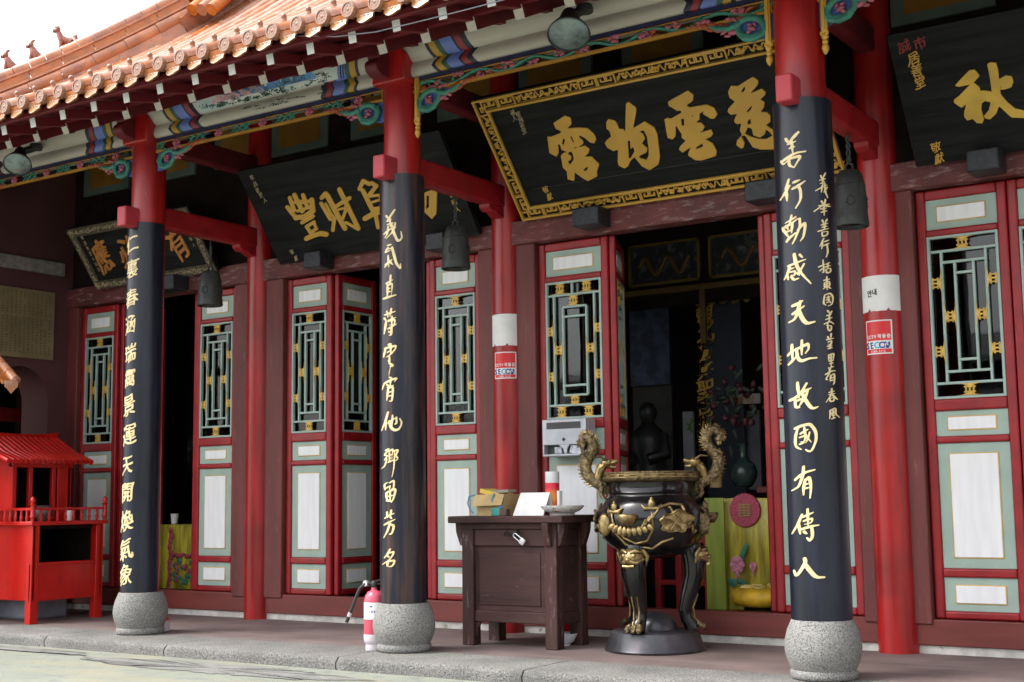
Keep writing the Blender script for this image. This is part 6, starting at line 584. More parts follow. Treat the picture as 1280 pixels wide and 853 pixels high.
def frieze(xa, xb, kind, seed):
    rnd = random.Random(seed)
    b = MB()
    for z0, z1, th in ((3.918, 3.938, .03), (3.998, 4.006, .02)): b.bb(xa, xb, -th/2-.035, th/2-.035, z0-.0, z1, 0)
    for x in (xa+.012, xb-.012): b.bb(x-.006, x+.006, -.045, -.025, 3.939, 3.997, 0)
    par = b.build('carved_frieze', OCHRE, T, bevel=.003)
    zc = 3.968; h = .036
    v = MB()
    if kind == 'c':
        n = int((xb-xa)/.03); pts = [(xa+(xb-xa)*i/n, -0.035, zc+h*.75*sin(i*.42)) for i in range(n+1)]
        v.tube(pts, .0145, 6)
        for i in range(4, n, 7):
            p = pts[i]; v.tube([p, (p[0]+.03, -0.042, zc+(-.03 if sin(i*.42) > 0 else .03)), (p[0]+.06, -.02, zc+(-.02 if sin(i*.42) > 0 else .02))], [.009, .007, .003], 5)
        v.build('carved_vine', TURQ, par, smooth=60)
        w = MB()
        for i in range(6, n-3, 7):
            for k in range(7):
                w.ball((pts[i][0]+rnd.uniform(-.045, .045), -0.044, zc+(-1 if sin(i*.42) > 0 else 1)*.012+rnd.uniform(-.02, .02)), (rnd.uniform(.014, .028), .01, rnd.uniform(.009, .015)), 0, 7, 5, Matrix.Rotation(rnd.uniform(-1, 1), 3, 'Y'))
        w.build('carved_flowers', PINK, par, smooth=60)
        w = MB()
        for i in range(2, n-3, 7):
            if (i//7) % 3 == 0:
                for k in range(5): w.ball((pts[i][0]+rnd.uniform(-.07, .07), -0.038, zc+rnd.uniform(-0.042, .022)), (.026, .01, .011), 0, 7, 5, Matrix.Rotation(rnd.uniform(-.8, .8), 3, 'Y'))
        w.build('carved_leaves', ORNG, par, smooth=60)
    else:
        fl = MB(); n = max(3, round((xb-xa)/.5))
        for i in range(n):
            cx = xa+(xb-xa)*(i+.5)/n
            for k in range(6): a = 2*pi*k/6; fl.ball((cx+.026*cos(a), -.042, zc+.024*sin(a)), (.019, .01, .017), 0, 8, 5, None, .25, k)
            fl.ball((cx, -.05, zc), (.015, .01, .014), 0, 8, 5)
            gx = xa+(xb-xa)*i/n
            for sg in (-1, 1):
                if (i == 0 and sg < 0): continue
                for hh in (-1, 1): v.tube([(gx, -.038, zc), (gx+sg*.035, -.042, zc+hh*.028), (gx+sg*.07, -.038, zc+hh*.004), (gx+sg*.11, -.038, zc+hh*.03)], [.008, .010, .009, .005], 5)
                v.tube([(gx+sg*.03, -.038, zc-.03), (gx+sg*.06, -.042, zc+.03)], .006, 5); v.tube([(gx+sg*.06, -.038, zc-.03), (gx+sg*.085, -.042, zc+.02)], .006, 5)
        v.build('carved_knots', TURQ, par, smooth=60); fl.build('carved_flowers', PINK, par, smooth=60)
    # carved bracket against each column
    for x, sg in ((xa, 1), (xb, -1)):
        K = 1.32
        bl = MB(); bl.prism([(0, 3.765), (sg*.06, 3.77), (sg*.13, 3.795), (sg*.20, 3.84), (sg*.27, 3.885), (sg*.32, 3.917), (0, 3.917)], lambda u, v_, w_: (x+u, -.03+w_, v_), 0, .018)
        br = bl.build('carved_bracket', BLUEP, T)
        a = MB(); loop = [(x+sg*(.145+.088*cos(t)), -.05, 3.853+.062*sin(t)+.014*cos(t)) for t in [2*pi*i/24 for i in range(24)]]; a.tube(loop, .021, 8, 0, True, ((0, 1, 0), .6))
        a.tube([(x+sg*.22, -.048, 3.89), (x+sg*.29, -.048, 3.872), (x+sg*.36, -.046, 3.89), (x+sg*.42, -.044, 3.915)], [.024, .022, .022, .01], 7); a.tube([(x+sg*.05, -.048, 3.89), (x+sg*.04, -.05, 3.84), (x+sg*.07, -.05, 3.79), (x+sg*.13, -.05, 3.775), (x+sg*.19, -.05, 3.79), (x+sg*.225, -.05, 3.82)], [.01, .018, .018, .02, .018, .008], 7)
        a.build('green_scroll', TURQ, br, smooth=60)
        p = MB()
        for k, (u, v_, r, t) in enumerate([(.105, 3.845, .028, .4), (.09, 3.868, .018, 1), (.118, 3.828, .02, -.6), (.115, 3.87, .016, .3), (.15, 3.915, .03, .3), (.19, 3.925, .028, .6), (.22, 3.935, .02, .1), (.20, 3.845, .032, .2), (.24, 3.86, .028, -.5), (.225, 3.83, .02, 0), (.265, 3.875, .018, .3)]):
            p.ball((x+sg*u*K, -.052, v_), (r, .012, r*.5), 0, 8, 6, Matrix.Rotation(-sg*t, 3, 'Y'), wob=.35, seed=k)
        p.build('pink_blossom', PINK, br, smooth=60)
        p = MB()
        for k, (u, v_, r) in enumerate([(.30, 3.905, .045), (.35, 3.92, .05), (.41, 3.93, .045), (.46, 3.935, .035), (.33, 3.885, .035), (.37, 3.895, .03), (.5, 3.94, .022)]): p.ball((x+sg*u*1.12, -.044, v_), (r, .012, r*.45), 0, 9, 6, Matrix.Rotation(-sg*.4, 3, 'Y'), wob=.45, seed=k+9)
        p.build('orange_cloud', ORNG, br, smooth=60)
CR = .140
for i, (xa, xb, kd) in enumerate(bays):
    ob, xl, xr = beam(xa+.0, xb-.0, i == 1); frieze(xa+CR+.0, xb-CR, kd, i)
    if i == 1:
        # painted landscape on the log: sky panel, peaks, trees
        pm = mat('painted_sky', (.32, .44, .47), .6, scale=2.5, var=.2, col2=(.56, .57, .53), stretch=(1, 1, 6))
        xs_, xe_ = at(250, 140, Y=-.1).x, at(421, 85, Y=-.1).x
        c = MB(); N_ = 30
        vs = [profile_pt(xs_+(xe_-xs_)*a/N_+(.05*(1-abs(t-.5)*2)*(1 if a == N_ else -1 if a == 0 else 0)), t, .003) for a in range(N_+1) for t in (0, .2, .4, .6, .8, 1)]
        c.add(vs, [(a*6+t, a*6+t+1, a*6+7+t, a*6+6+t) for a in range(N_) for t in range(5)]); lp = c.build('landscape_painting', pm, ob, smooth=60)
        rnd = random.Random(4)
        for nm, mm_, spots in (('painted_peaks', mat('painted_blue', (.07, .20, .40), .6, var=.5, scale=12), [(x_, rnd.uniform(.5, .85), rnd.uniform(.05, .10)) for x_ in [xs_+.45+.105*q for q in range(14)]]),
                               ('painted_hills', mat('painted_rose', (.45, .25, .28), .6, var=.3, scale=9), [(xs_+.25+.13*q, .45+.12*(q % 2), .10) for q in range(4)])):
            c = MB()
            for x_, top, hw in spots:
                if x_+hw > xe_-.08: continue
                base = .22; q = []
                for k in range(7): u = -1+2*k/6; hgt = base+(top-base)*(1-abs(u))**.8; q.append((x_+u*hw, hgt))
                vs = []
                for (u, hh) in q: vs += [profile_pt(u, base, .006), profile_pt(u, (base+hh)/2, .006), profile_pt(u, hh, .006)]
                c.add(vs, [(3*k+j, 3*k+j+1, 3*k+4+j, 3*k+3+j) for k in range(6) for j in range(2)])
            c.build(nm, mm_, lp, smooth=0)
        c = MB()
        cl = [(rnd.uniform(xs_+.04, xs_+.45), rnd.uniform(.06, .30)) for q in range(16)]+[(rnd.uniform(xe_-.75, xe_-.08), rnd.uniform(.03, .34)) for q in range(26)]+[(rnd.uniform(xs_+.5, xe_-.8), rnd.uniform(.02, .12)) for q in range(8)]
        for (x_, t_) in cl:
            for q in range(16): c.ball(profile_pt(x_+rnd.gauss(0, .022), t_+rnd.gauss(0, .03), .004), (rnd.uniform(.003, .011), .002, rnd.uniform(.002, .006)), 0, 5, 3)
        for q in range(26):
            x_ = rnd.uniform(xs_+.5, xe_-.1); z_ = 4.085+rnd.uniform(-.02, .02)
            for k in range(7): c.ball((x_+rnd.gauss(0, .02), -.092, z_+rnd.gauss(0, .004)), (rnd.uniform(.004, .012), .002, rnd.uniform(.0015, .004)), 0, 5, 3)
        c.build('painted_trees', mat('painted_dark_green', (.03, .06, .045), .6, var=.4, scale=30), lp)
        c = MB()
        for off in (.0, .025):
            c.tube([profile_pt(xe_+.05*(1-abs(t-.5)*2)+.03+off, t, .004) for t in [k/10 for k in range(11)]], .0035, 5); c.tube([profile_pt(xs_-.05*(1-abs(t-.5)*2)-.03-off, t, .004) for t in [k/10 for k in range(11)]], .0035, 5)
        c.build('painted_border', INK, lp)
    b = MB(); b.bb(xa+.1, xb-.1, -.01, .03, 4.38, 4.60); b.build('plaster_infill', CREAM, T)
# columns ---------------------------------------------------------------
def column(x, r):
    b = MB(); b.lathe([(r, .31), (r, 4.02), (r*.98, 4.1)], (x, 0, 0), 40); b.build
    c = b.build('column', RED, T, smooth=40)
    b = MB(); P = [(.178, 0), (.188, .012), (.19, .04), (.18, .052), (.196, .085), (.211, .13), (.216, .17), (.212, .215), (.198, .27), (.178, .315), (.172, .328), (.10, .33)]
    vs0 = len(b.v); b.lathe(P, (x, 0, 0), 48)
    b.v = [(x+(v[0]-x)*(1+.008*mnoise.noise(Vector(v)*9)), v[1]*(1+.008*mnoise.noise(Vector(v)*9)), v[2]) for v in b.v]
    b.build('stone_base', GRAN, c, smooth=60)
    # bracket head and carved beam nose above the shaft
    b = MB(); b.prism([(-.15, 4.0), (.15, 4.0), (.15, 4.19), (.07, 4.30), (-.07, 4.30), (-.15, 4.19)], lambda u, v, w: (x+u, w, v), -.165, .1)
    b.build('column_head', RED, c, bevel=.012)
    b = MB(); N_ = [(-.08, 4.02), (-.25, 4.03), (-.30, 4.06), (-.315, 4.10), (-.30, 4.135), (-.27, 4.15), (-.285, 4.18), (-.27, 4.215), (-.2, 4.225), (-.08, 4.22)]
    b.prism(N_, lambda u, v, w: (x-.045+w, u, v), -.055, .055); b.build('beam_nose', SOFF, c, bevel=.012)
    return c
cols = {}
for i, (x, r) in enumerate(((X0, .134), (X1+.012, .139), (X2, .134), (X3, .1455), (X4, .145))): cols[i] = column(x, r)
for x in (X1, X2, X3, X4):
    b = MB(); b.lathe([(.122 if x < 2 else .133, .005), (.122 if x < 2 else .133, 4.9)], (x, D, 0), 40); b.build('inner_column', RED, T, smooth=40)
    b = MB(); b.bb(x-.062, x+.062, .1, D-.1, 3.325, 3.505); st_ = b.build('tie_beam', REDD, T, bevel=.022, seg=3)
    b = MB(); b.bb(x-.052, x+.052, -.275, -.1, 3.285, 3.45); b.build('beam_peg', mat('skylit_peg_red', (.40, .035, .05), .5, var=.1), st_, bevel=.012)  # paler peg red: sky light on the front face put into the colour
    b = MB(); b.prism([(D-.32, 3.33), (D-.10, 3.33), (D-.10, 3.24), (D-.16, 3.245), (D-.22, 3.275), (D-.27, 3.27), (D-.31, 3.295)], lambda u, v, w: (x+w, u, v), -.05, .05); b.build('tie_bracket', REDD, st_, bevel=.008)
    b = MB(); b.bb(x-.06, x+.06, .1, D-.09, 3.98, 4.165); b.build('upper_tie_beam', SOFF, T, bevel=.02)
# gilt drop rods of the middle bay
for x in (X2+.175, X3-.172, X3+.178):
    b = MB(); b.bb(x-.018, x+.018, -.06, -.035, 3.72, 4.03); b.bb(x-.008, x+.008, -.068, -.058, 3.74, 4.01)
    b.lathe([(.012, 0), (.02, .012), (.013, .028), (.024, .045), (.014, .06), (.012, .072)], (x, -.045, 3.652), 12); b.lathe([(.002, -.0), (.012, .012), (.022, .035), (.02, .055), (.01, .068)], (x, -.045, 3.588), 14)
    for sg in (-1, 1): b.tube([(x, -.05, 3.70), (x+sg*.02, -.055, 3.715), (x+sg*.024, -.055, 3.73)], [.01, .009, .004], 6)
    b.build('gilt_drop_rod', GOLD, T, bevel=.003, smooth=50)
# wall plane ---------------------------------------------------------------
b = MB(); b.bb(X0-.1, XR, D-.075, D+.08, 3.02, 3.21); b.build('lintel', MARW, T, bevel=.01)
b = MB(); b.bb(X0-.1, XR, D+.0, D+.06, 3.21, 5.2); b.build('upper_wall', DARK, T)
for x in (X0, X1, X2, X3, X4-.0):
    for xx_, ww in ((-2.76, 0),): pass
wl_ = [(-5.46, -5.263), (-3.045, -2.645), (-2.9, -2.9)]
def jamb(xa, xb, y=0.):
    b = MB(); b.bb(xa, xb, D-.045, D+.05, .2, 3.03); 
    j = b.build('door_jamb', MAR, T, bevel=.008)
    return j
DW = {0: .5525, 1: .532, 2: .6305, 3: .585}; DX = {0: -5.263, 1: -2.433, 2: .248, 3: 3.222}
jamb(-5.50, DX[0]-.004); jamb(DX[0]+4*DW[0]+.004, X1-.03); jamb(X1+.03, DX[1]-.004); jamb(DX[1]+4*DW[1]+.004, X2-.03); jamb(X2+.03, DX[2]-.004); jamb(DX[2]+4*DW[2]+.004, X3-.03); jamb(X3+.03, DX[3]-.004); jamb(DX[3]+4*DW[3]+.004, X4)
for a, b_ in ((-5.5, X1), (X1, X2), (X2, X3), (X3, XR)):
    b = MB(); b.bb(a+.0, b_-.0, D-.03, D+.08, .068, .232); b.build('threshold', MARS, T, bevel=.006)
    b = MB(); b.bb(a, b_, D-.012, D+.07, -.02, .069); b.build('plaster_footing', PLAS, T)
for k, (xa, xb, kd) in enumerate(bays):
    for off in (.10, 1.05, 2.0):
        xp = xa+off+.05 if k else xa+off
        b = MB(); b.bb(xp, xp+.68, D-.03, D-.002, 4.16, 4.72, 0); p_ = b.build('wall_panel', GRNP, T)
        b = MB(); b.bb(xp+.09, xp+.59, D-.034, D-.028, 4.225, 4.7); b.build('panel_field', YELP, p_)
# side wall with an arch at the left end of the porch
WX = -5.42
YA, YB, ZS = .40, 1.065, 2.06
pol = [(-.6, 0), (YA, 0), (YA, ZS)]+[((YA+YB)/2-(YB-YA)/2*cos(pi*k/16), ZS+(YB-YA)/2*sin(pi*k/16)) for k in range(1, 16)]+[(YB, ZS), (YB, 0), (D+.1, 0), (D+.1, 4.9), (-.6, 4.9)]
b = MB(); b.prism(pol, lambda u, v, w: (WX-w, u, v), 0, .42); b.build('side_wall', mat('plum_plaster', (.085, .030, .031), .75, scale=1.6, var=.15, bump=.06, bscale=12), T, smooth=30)
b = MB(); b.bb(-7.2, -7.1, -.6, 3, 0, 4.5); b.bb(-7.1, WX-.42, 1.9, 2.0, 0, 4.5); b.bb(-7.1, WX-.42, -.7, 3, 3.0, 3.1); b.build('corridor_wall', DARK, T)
b = MB(); b.bb(-6.5, -6.4, -.5, 1.9, 1.92, 2.06); b.build('corridor_beam', REDD, T, bevel=.01)
# hall interior shell
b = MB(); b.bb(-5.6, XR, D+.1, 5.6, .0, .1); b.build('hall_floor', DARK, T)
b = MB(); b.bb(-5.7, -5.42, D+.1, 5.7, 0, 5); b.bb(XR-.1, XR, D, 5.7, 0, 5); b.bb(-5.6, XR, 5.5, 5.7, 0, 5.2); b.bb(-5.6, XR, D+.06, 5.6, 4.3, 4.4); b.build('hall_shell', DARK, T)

# door leaves ---------------------------------------------------------------
H0, H1 = .236, 3.012
ORN = mat('gilt_ornament', (.66, .42, .08), .4, var=.15, scale=20)
def ornament(mb, cx, cz, slot, L, vert):
    y0 = .004
    def P(u, v): return (cx+u, cz+v) if vert else (cx+v, cz+u)
    def poly(p, d=.012): mb.prism([P(*q) for q in p], lambda u, v, w: (u, y0+w, v), 0, d)
    hw = slot/2
    for sg in (-1, 1):
        pts = [(sg*hw, -L*1.16)]; 
        for k in range(9): t = -1+2*k/8; pts.append((sg*(hw-(hw*.60)*(1-abs(t))**2.6), t*L*1.15))
        pts.append((sg*hw, L*1.16)); 
        poly(pts if sg > 0 else pts[::-1])
    for v in (-.024, .024): poly([(-hw*.95, v-.004), (hw*.95, v-.004), (hw*.95, v+.004), (-hw*.95, v+.004)], .018)
    poly([(-hw*.5, -.005), (hw*.5, -.005), (hw*.5, .005), (-hw*.5, .005)], .017)
    for u in (-hw*.42, hw*.42): poly([(u-.0045, -.036), (u+.0045, -.036), (u+.0045, .036), (u-.0045, .036)], .016)
def make_leaf(w, variant=0, dull=False):
    """local: x 0..w from the hinge, front face y=0, z absolute"""
    b = MB(); st = .062; th = .05
    b.bb(0, st, 0, th, H0, H1); b.bb(w-st, w, 0, th, H0, H1)
    rails = [(H0, .285), (.497, .553), (1.348, 1.392), (1.556, 1.632), (2.700, 2.745), (2.945, H1)]
    for i, (z0, z1) in enumerate(rails): b.bb(st-.001, w-st+.001, -.004 if 0 < i < 5 else .002, th-.004, z0, z1)
    def loc_build(mb, name, m_, par, **k):
        mb.v = [(v[0], v[1]+D, v[2]) for v in mb.v]; return mb.build(name, m_, par, **k)
    leaf = loc_build(b, 'door_leaf', REDD, T, bevel=.013, seg=3, loc=(0, D, 0))
    for (z0, z1), mz, mx in (((.285, .497), .052, .075), ((.553, 1.348), .07, .078), ((1.392, 1.556), .042, .078), ((2.745, 2.945), .052, .075)):
        c = MB(); c.bb(st, w-st, .016, .03, z0, z1, 0)
        mx_ = min(mx, (w-2*st)*.2); c.bb(st+mx_-.007, w-st-mx_+.007, .011, .018, z0+mz-.007, z1-mz+.007, 2); c.bb(st+mx_, w-st-mx_, .007, .016, z0+mz, z1-mz, 1)
        loc_build(c, 'door_panel', [GRN, WHT, GLD], leaf, bevel=.004)
    z0, z1 = 1.632, 2.700; c = MB(); t = .017; W = w-2*st; Hh = z1-z0
    def X(u): return st+W*u
    def Z(v): return z1-Hh*v
    def hb(v, u0, u1): c.bb(X(u0), X(u1), .008, .032, Z(v)-t/2, Z(v)+t/2)
    def vb(u, v0, v1): c.bb(X(u)-t/2, X(u)+t/2, .010, .034, Z(v1), Z(v0))
    c.bb(X(0), X(0)+t*1.1, .0, .03, z0, z1); c.bb(X(1)-t*1.1, X(1), .0, .03, z0, z1); c.bb(X(0), X(1), .002, .028, z1-t, z1); c.bb(X(0), X(1), .002, .028, z0, z0+t)
    orn = []
    if variant == 0:
        hb(.095, 0, 1); hb(.905, 0, 1); vb(.19, .095, .905); vb(.81, .095, .905); hb(.165, .19, .81); hb(.835, .19, .81); vb(.375, .165, .835); vb(.635, .165, .835); hb(.235, .375, .635); hb(.765, .375, .635)
        for u in (.095, .905):
            for v in (.29, .71): orn.append((X(u), Z(v), W*.17, .085, True))
        for u in (.283, .722): orn.append((X(u), Z(.5), W*.15, .085, True))
        orn.append((X(.5), Z(.053), Hh*.07, .075, False)); orn.append((X(.5), Z(.947), Hh*.07, .075, False))
    else:
        hb(.10, 0, 1); hb(.90, 0, 1); vb(.14, .10, .90); vb(.86, .10, .90); vb(.30, .19, .83); vb(.72, .19, .83); hb(.19, .30, .72); hb(.83, .30, .72); hb(.26, .30, .72); hb(.76, .30, .72); vb(.47, 0, .10)
        for u in (.07, .93):
            for v in (.36, .69): orn.append((X(u), Z(v), W*.12, .08, True))
        for u in (.22, .79): orn.append((X(u), Z(.5), W*.14, .08, True))
        for u in (.26, .74): orn.append((X(u), Z(.052), Hh*.075, .07, False)); orn.append((X(u), Z(.948), Hh*.075, .07, False))
        orn.append((X(.5), Z(.145), Hh*.07, .06, False)); orn.append((X(.5), Z(.865), Hh*.06, .06, False))
    loc_build(c, 'lattice', mat('pale_green_lattice', (.34, .45, .41), .5, var=.08), leaf, bevel=.003)
    for q in orn:
        o = MB(); ornament(o, *q); loc_build(o, 'lattice_ornament', ORN, leaf)
    c = MB(); c.bb(X(0), X(1), .040, .044, z0, z1); loc_build(c, 'glass_pane', GLASS, leaf)
    return leaf
protos = {}
def place_leaf(w, variant, x, ang=0., y=0.):
    key = (round(w, 4), variant)
    L = (x, y, 0)
    if key not in protos:
        o = make_leaf(w, variant); protos[key] = o; o.location = L; o.rotation_euler = (0, 0, ang)
    else: o = copy_tree(protos[key], T, loc=L, rot=(0, 0, ang))
    return o
for k in (0, 1, 2):
    w = DW[k]; x = DX[k]; v = 1 if k == 2 else 0
    place_leaf(w-.005, v, x); place_leaf(w-.005, v, x+3*w+.005)
    # the two middle leaves are folded back into the hall
    place_leaf(w-.01, v, x+w+.052, radians(113 if k == 2 else 90), .03); place_leaf(w-.01, v, x+3*w-.002, radians(90), .03)
for i in range(4): place_leaf(DW[3]-.006, 0, DX[3]+DW[3]*i+.003)
# ------------------------------------------------------------------ couplet boards on the columns
def couplet(x, cr, ro, label, m_, chars, size, col_w=1., small=None, half=108, traced=None, dx=0., dy=0.):
    t = thing('couplet_board', label, 'couplet board', (x, 0, .33))
    b = MB(); a0, a1 = -half, half; n = 40; vs = []
    for z in (.332, 3.33):
        for r in (ro, cr+.002):
            for i in range(n+1): a = radians(a0+(a1-a0)*i/n); vs.append((x+dx+r*sin(a), dy-r*cos(a), z))
    k = n+1; f = []
    for i in range(n): f += [(i, i+1, 2*k+i+1, 2*k+i), (k+i+1, k+i, 3*k+i, 3*k+i+1), (k+i, k+i+1, i+1, i), (2*k+i, 2*k+i+1, 3*k+i+1, 3*k+i)]
    f += [(0, 2*k, 3*k, k), (n, k+n, 3*k+n, 2*k+n)]
    b.add(vs, f); b.build('curved_board', m_, t, smooth=40)
    L = []; rnd = random.Random(int(x*100))
    for ch, px, py in chars:
        z = at(px, py, X=x).z if False else at(px, py, Y=-ro).z
        L += glyph(ch, rnd.uniform(-.008, .008), z, size*rnd.uniform(.93, 1.07), col_w, rnd.uniform(-.05, .05))
    if traced: L = unpack_traced(TRACED[traced])
    letters('gilt_lettering', L, cyl_fr(x+dx, dy, ro+.001), GOLDC, t, .007, .012)
    if small: letters('small_gilt_lettering', unpack_traced(TRACED[small]), cyl_fr(x, 0, ro+.001), GOLDC, t, .005, .012)
    return t
couplet(X1, .134, .157, 'black curved board of gold writing on the column beside the red shrine', BLKC, list(zip('仁裏春涵瑞靄景運天開煥氣象', [168]*13, [304, 335, 372, 405, 441, 472, 506, 543, 581, 615, 651, 687, 719])), .17, .95, None, 108)
couplet(X2, .134, .166, 'worn black curved board of gold writing on the column above the fire extinguisher', BLKW, [], .2, traced='middle_column')
couplet(X3, .1455, .172, 'largest black curved board, two columns of gold writing, right of the censer', BLKC, [], .2, 1., 'side_column', traced='right_column')

# ------------------------------------------------------------------ name boards over the doors
def board_frame(xl, w, yb, zb, yt, zt):
    e = Vector((0, yt-yb, zt-zb)); h = e.length; e.normalize(); nrm = Vector((1, 0, 0)).cross(e); b0 = Vector((xl, yb, zb))
    return (lambda u, v, q: b0+Vector((u, 0, 0))+e*v+nrm*q), h
def on_board(fr_inv, px, py): pass
def plaque(xl, w, pb, pt, label, board_mat):
    t = thing('name_board', label, 'sign board', (xl+w/2, pb[0], pb[1]))
    fr, h = board_frame(xl, w, pb[0], pb[1], pt[0], pt[1])
    b = MB(); b.prism([(0, 0), (w, 0), (w, h), (0, h)], fr, -.05, 0); b.build('board', board_mat, t, bevel=.004)
    return t, fr, h
def support(t, x0, x1, zc=3.1):
    b = MB(); b.bb(x0, x1, D-.27, D-.077, zc-.07, zc+.07); b.build('support_block', BLKB, t, bevel=.012)
def boxline(mb, pts, wd, fr, d0, d1, mi=0):
    for a, b in zip(pts[:-1], pts[1:]):
        a, b = Vector(a).to_2d() if len(a) > 2 else Vector(a), Vector(b); d = (b-a); L = d.length
        if L < 1e-6: continue
        d /= L; n = Vector((-d.y, d.x))*wd/2; a2, b2 = a-d*wd*.48, b+d*wd*.48
        mb.prism([tuple(a2-n), tuple(b2-n), tuple(b2+n), tuple(a2+n)], fr, d0, d1+random.uniform(0, .0012), mi)
# centre board with the gilt fretwork border
XL, XRr = .19, 2.80
t, fr, h = plaque(XL, XRr-XL, (D-.1, 3.205), (.545, 4.0), 'black board with four bold gold characters in a gilt fretwork border over the centre doors', CHAR)
W_ = XRr-XL; bw = .112
b = MB()
for (u0, v0, u1, v1) in ((0, 0, W_, .018), (0, h-.018, W_, h), (0, 0, .018, h), (W_-.018, 0, W_, h), (bw-.02, bw-.02, W_-bw+.02, bw), (bw-.02, h-bw, W_-bw+.02, h-bw+.02), (bw-.02, bw-.02, bw, h-bw+.02), (W_-bw, bw-.02, W_-bw+.02, h-bw+.02)):
    b.prism([(u0, v0), (u1, v0), (u1, v1), (u0, v1)], fr, .002, .03+random.uniform(0, .002))
gf = b.build('gilt_border', GOLD, t, bevel=.005)
b = MB()
def meander(u, v, s, flip, o):
    """one square spiral, o maps (along, across)"""
    p = [(-.5, -.5), (-.5, .5), (.5, .5), (.5, -.15), (-.05, -.15), (-.05, .15)]
    if flip: p = [(-x, y) for x, y in p]
    boxline(b, [o(u+x*s, v+y*s) for x, y in p], .0105, fr, .001, .018)
def squiggle(u, v, L, s, o, seed):
    rnd = random.Random(seed); P = []
    for k in range(24): tt = k/23; P.append(o(u-L/2+L*tt, v+s*.42*sin(tt*2*pi*2.5+seed)*(1 if k % 2 else .8)))
    b.tube([fr(x, y, .009) for x, y in P], .0065, 5)
    for k in range(5):
        a = rnd.uniform(-.5, .5)*L; c = o(u+a, v+rnd.uniform(-.3, .3)*s); b.ball(fr(c[0], c[1], .009), (.018, .009, .012), 0, 7, 5)
mid_ = .018+(bw-.02-.018)/2; s_ = bw-.02-.018-.012
for side in range(4):
    Ls = (W_-2*bw) if side < 2 else (h-2*bw)
    o = [lambda a, c: (a, c+mid_-.0), lambda a, c: (a, h-mid_+c), lambda a, c: (mid_+c, a), lambda a, c: (W_-mid_+c, a)][side]
    u = bw*.6; k = 0; end = (W_ if side < 2 else h)-bw*.6
    while u < end:
        ph = k % 8
        if ph < 4: meander(u+s_/2, 0, s_, ph % 2, o); u += s_+.014
        else: squiggle(u+s_*1.1, 0, s_*2.2, s_, o, k+side*17); u += s_*2.2
        k += 1
b.build('fretwork', GOLD, gf, smooth=40)
b = MB(); boxline(b, [(.2, .245), (W_-.2, .238)], .004, fr, .0005, .002); b.build('board_joint', mat('joint_line', (.035, .035, .034), .7), t)
du, dv = .204-XL, 0
def bold(key, xoff, fr_, t_, m_, dep=.02):
    L = [[(u+xoff, v) for u, v in q] for q in unpack_traced(TRACED[key])]
    return letters('gilt_lettering', L, fr_, m_, t_, dep, 0., .004)
bold('cen', du, fr, t, GOLD)
def pixuv(px, py, fr_, xl):
    o = fr_(0, 0, 0); n = fr_(0, 0, 1)-o; e = fr_(0, 1, 0)-o; d = FWD+RGT*((px-640)/FPX)+UPV*((426.5-py)/FPX); q = CAMP+d*((o-CAMP).dot(n)/d.dot(n)); return (q.x-o.x, (q-o).dot(e))
def small_text(t_, fr_, items, size, m_, nm='small_lettering', wid=1.):
    L = []
    for ch, px, py in items: u, v = pixuv(px, py, fr_, 0); L += glyph(ch, u, v, size, wid)
    letters(nm, L, fr_, m_, t_, .004)
small_text(t, fr, [('敬', 682, 237), ('獻', 687, 246)], .062, GOLD)
small_text(t, fr, list(zip('敬居善堂', [648, 651, 653, 655], [143, 150, 157, 164]))+list(zip('善人', [641, 643], [141, 148])), .05, GILT)
support(t, .73, .96, 3.12); support(t, 2.13, 2.40, 3.12)
# second bay
t, fr, h = plaque(-2.407, 2.185, (D-.12, 3.13), (.665, 3.87), 'unframed black board with gold characters, half behind the middle column', CHAR)
bold('mid', 0, fr, t, GOLD, .022)
small_text(t, fr, list(zip('敬居善堂人', [315, 319, 322, 326, 331], [222, 230, 238, 244, 250])), .05, GILT); small_text(t, fr, [('敬', 365, 315), ('獻', 370, 323)], .05, GILT); small_text(t, fr, list(zip('求福人', [564, 568, 572], [243, 253, 262])), .055, GOLD)
support(t, -1.99, -1.80, 3.10); support(t, -.66, -.48, 3.10)
# right board
t, fr, h = plaque(3.281, 2.2, (D-.12, 3.15), (.72, 3.90), 'black board with one gold character in view, beside red small writing, over right doors', CHAR)
bold('rig', 0, fr, t, mat('bright_ochre_gold', (.58, .37, .045), .42, var=.15, spec=.6), .022)
small_text(t, fr, [('居', 1142, 73), ('善', 1146, 88), ('堂', 1150, 103)], .085, GOLD); small_text(t, fr, [('敬', 1170, 184), ('獻', 1174, 198)], .075, GOLD)
small_text(t, fr, [('誠', 1130, 58), ('市', 1150, 54)], .085, mat('red_small_writing', (.20, .02, .02), .6), 'red_lettering')
support(t, 3.64, 3.84, 3.10)
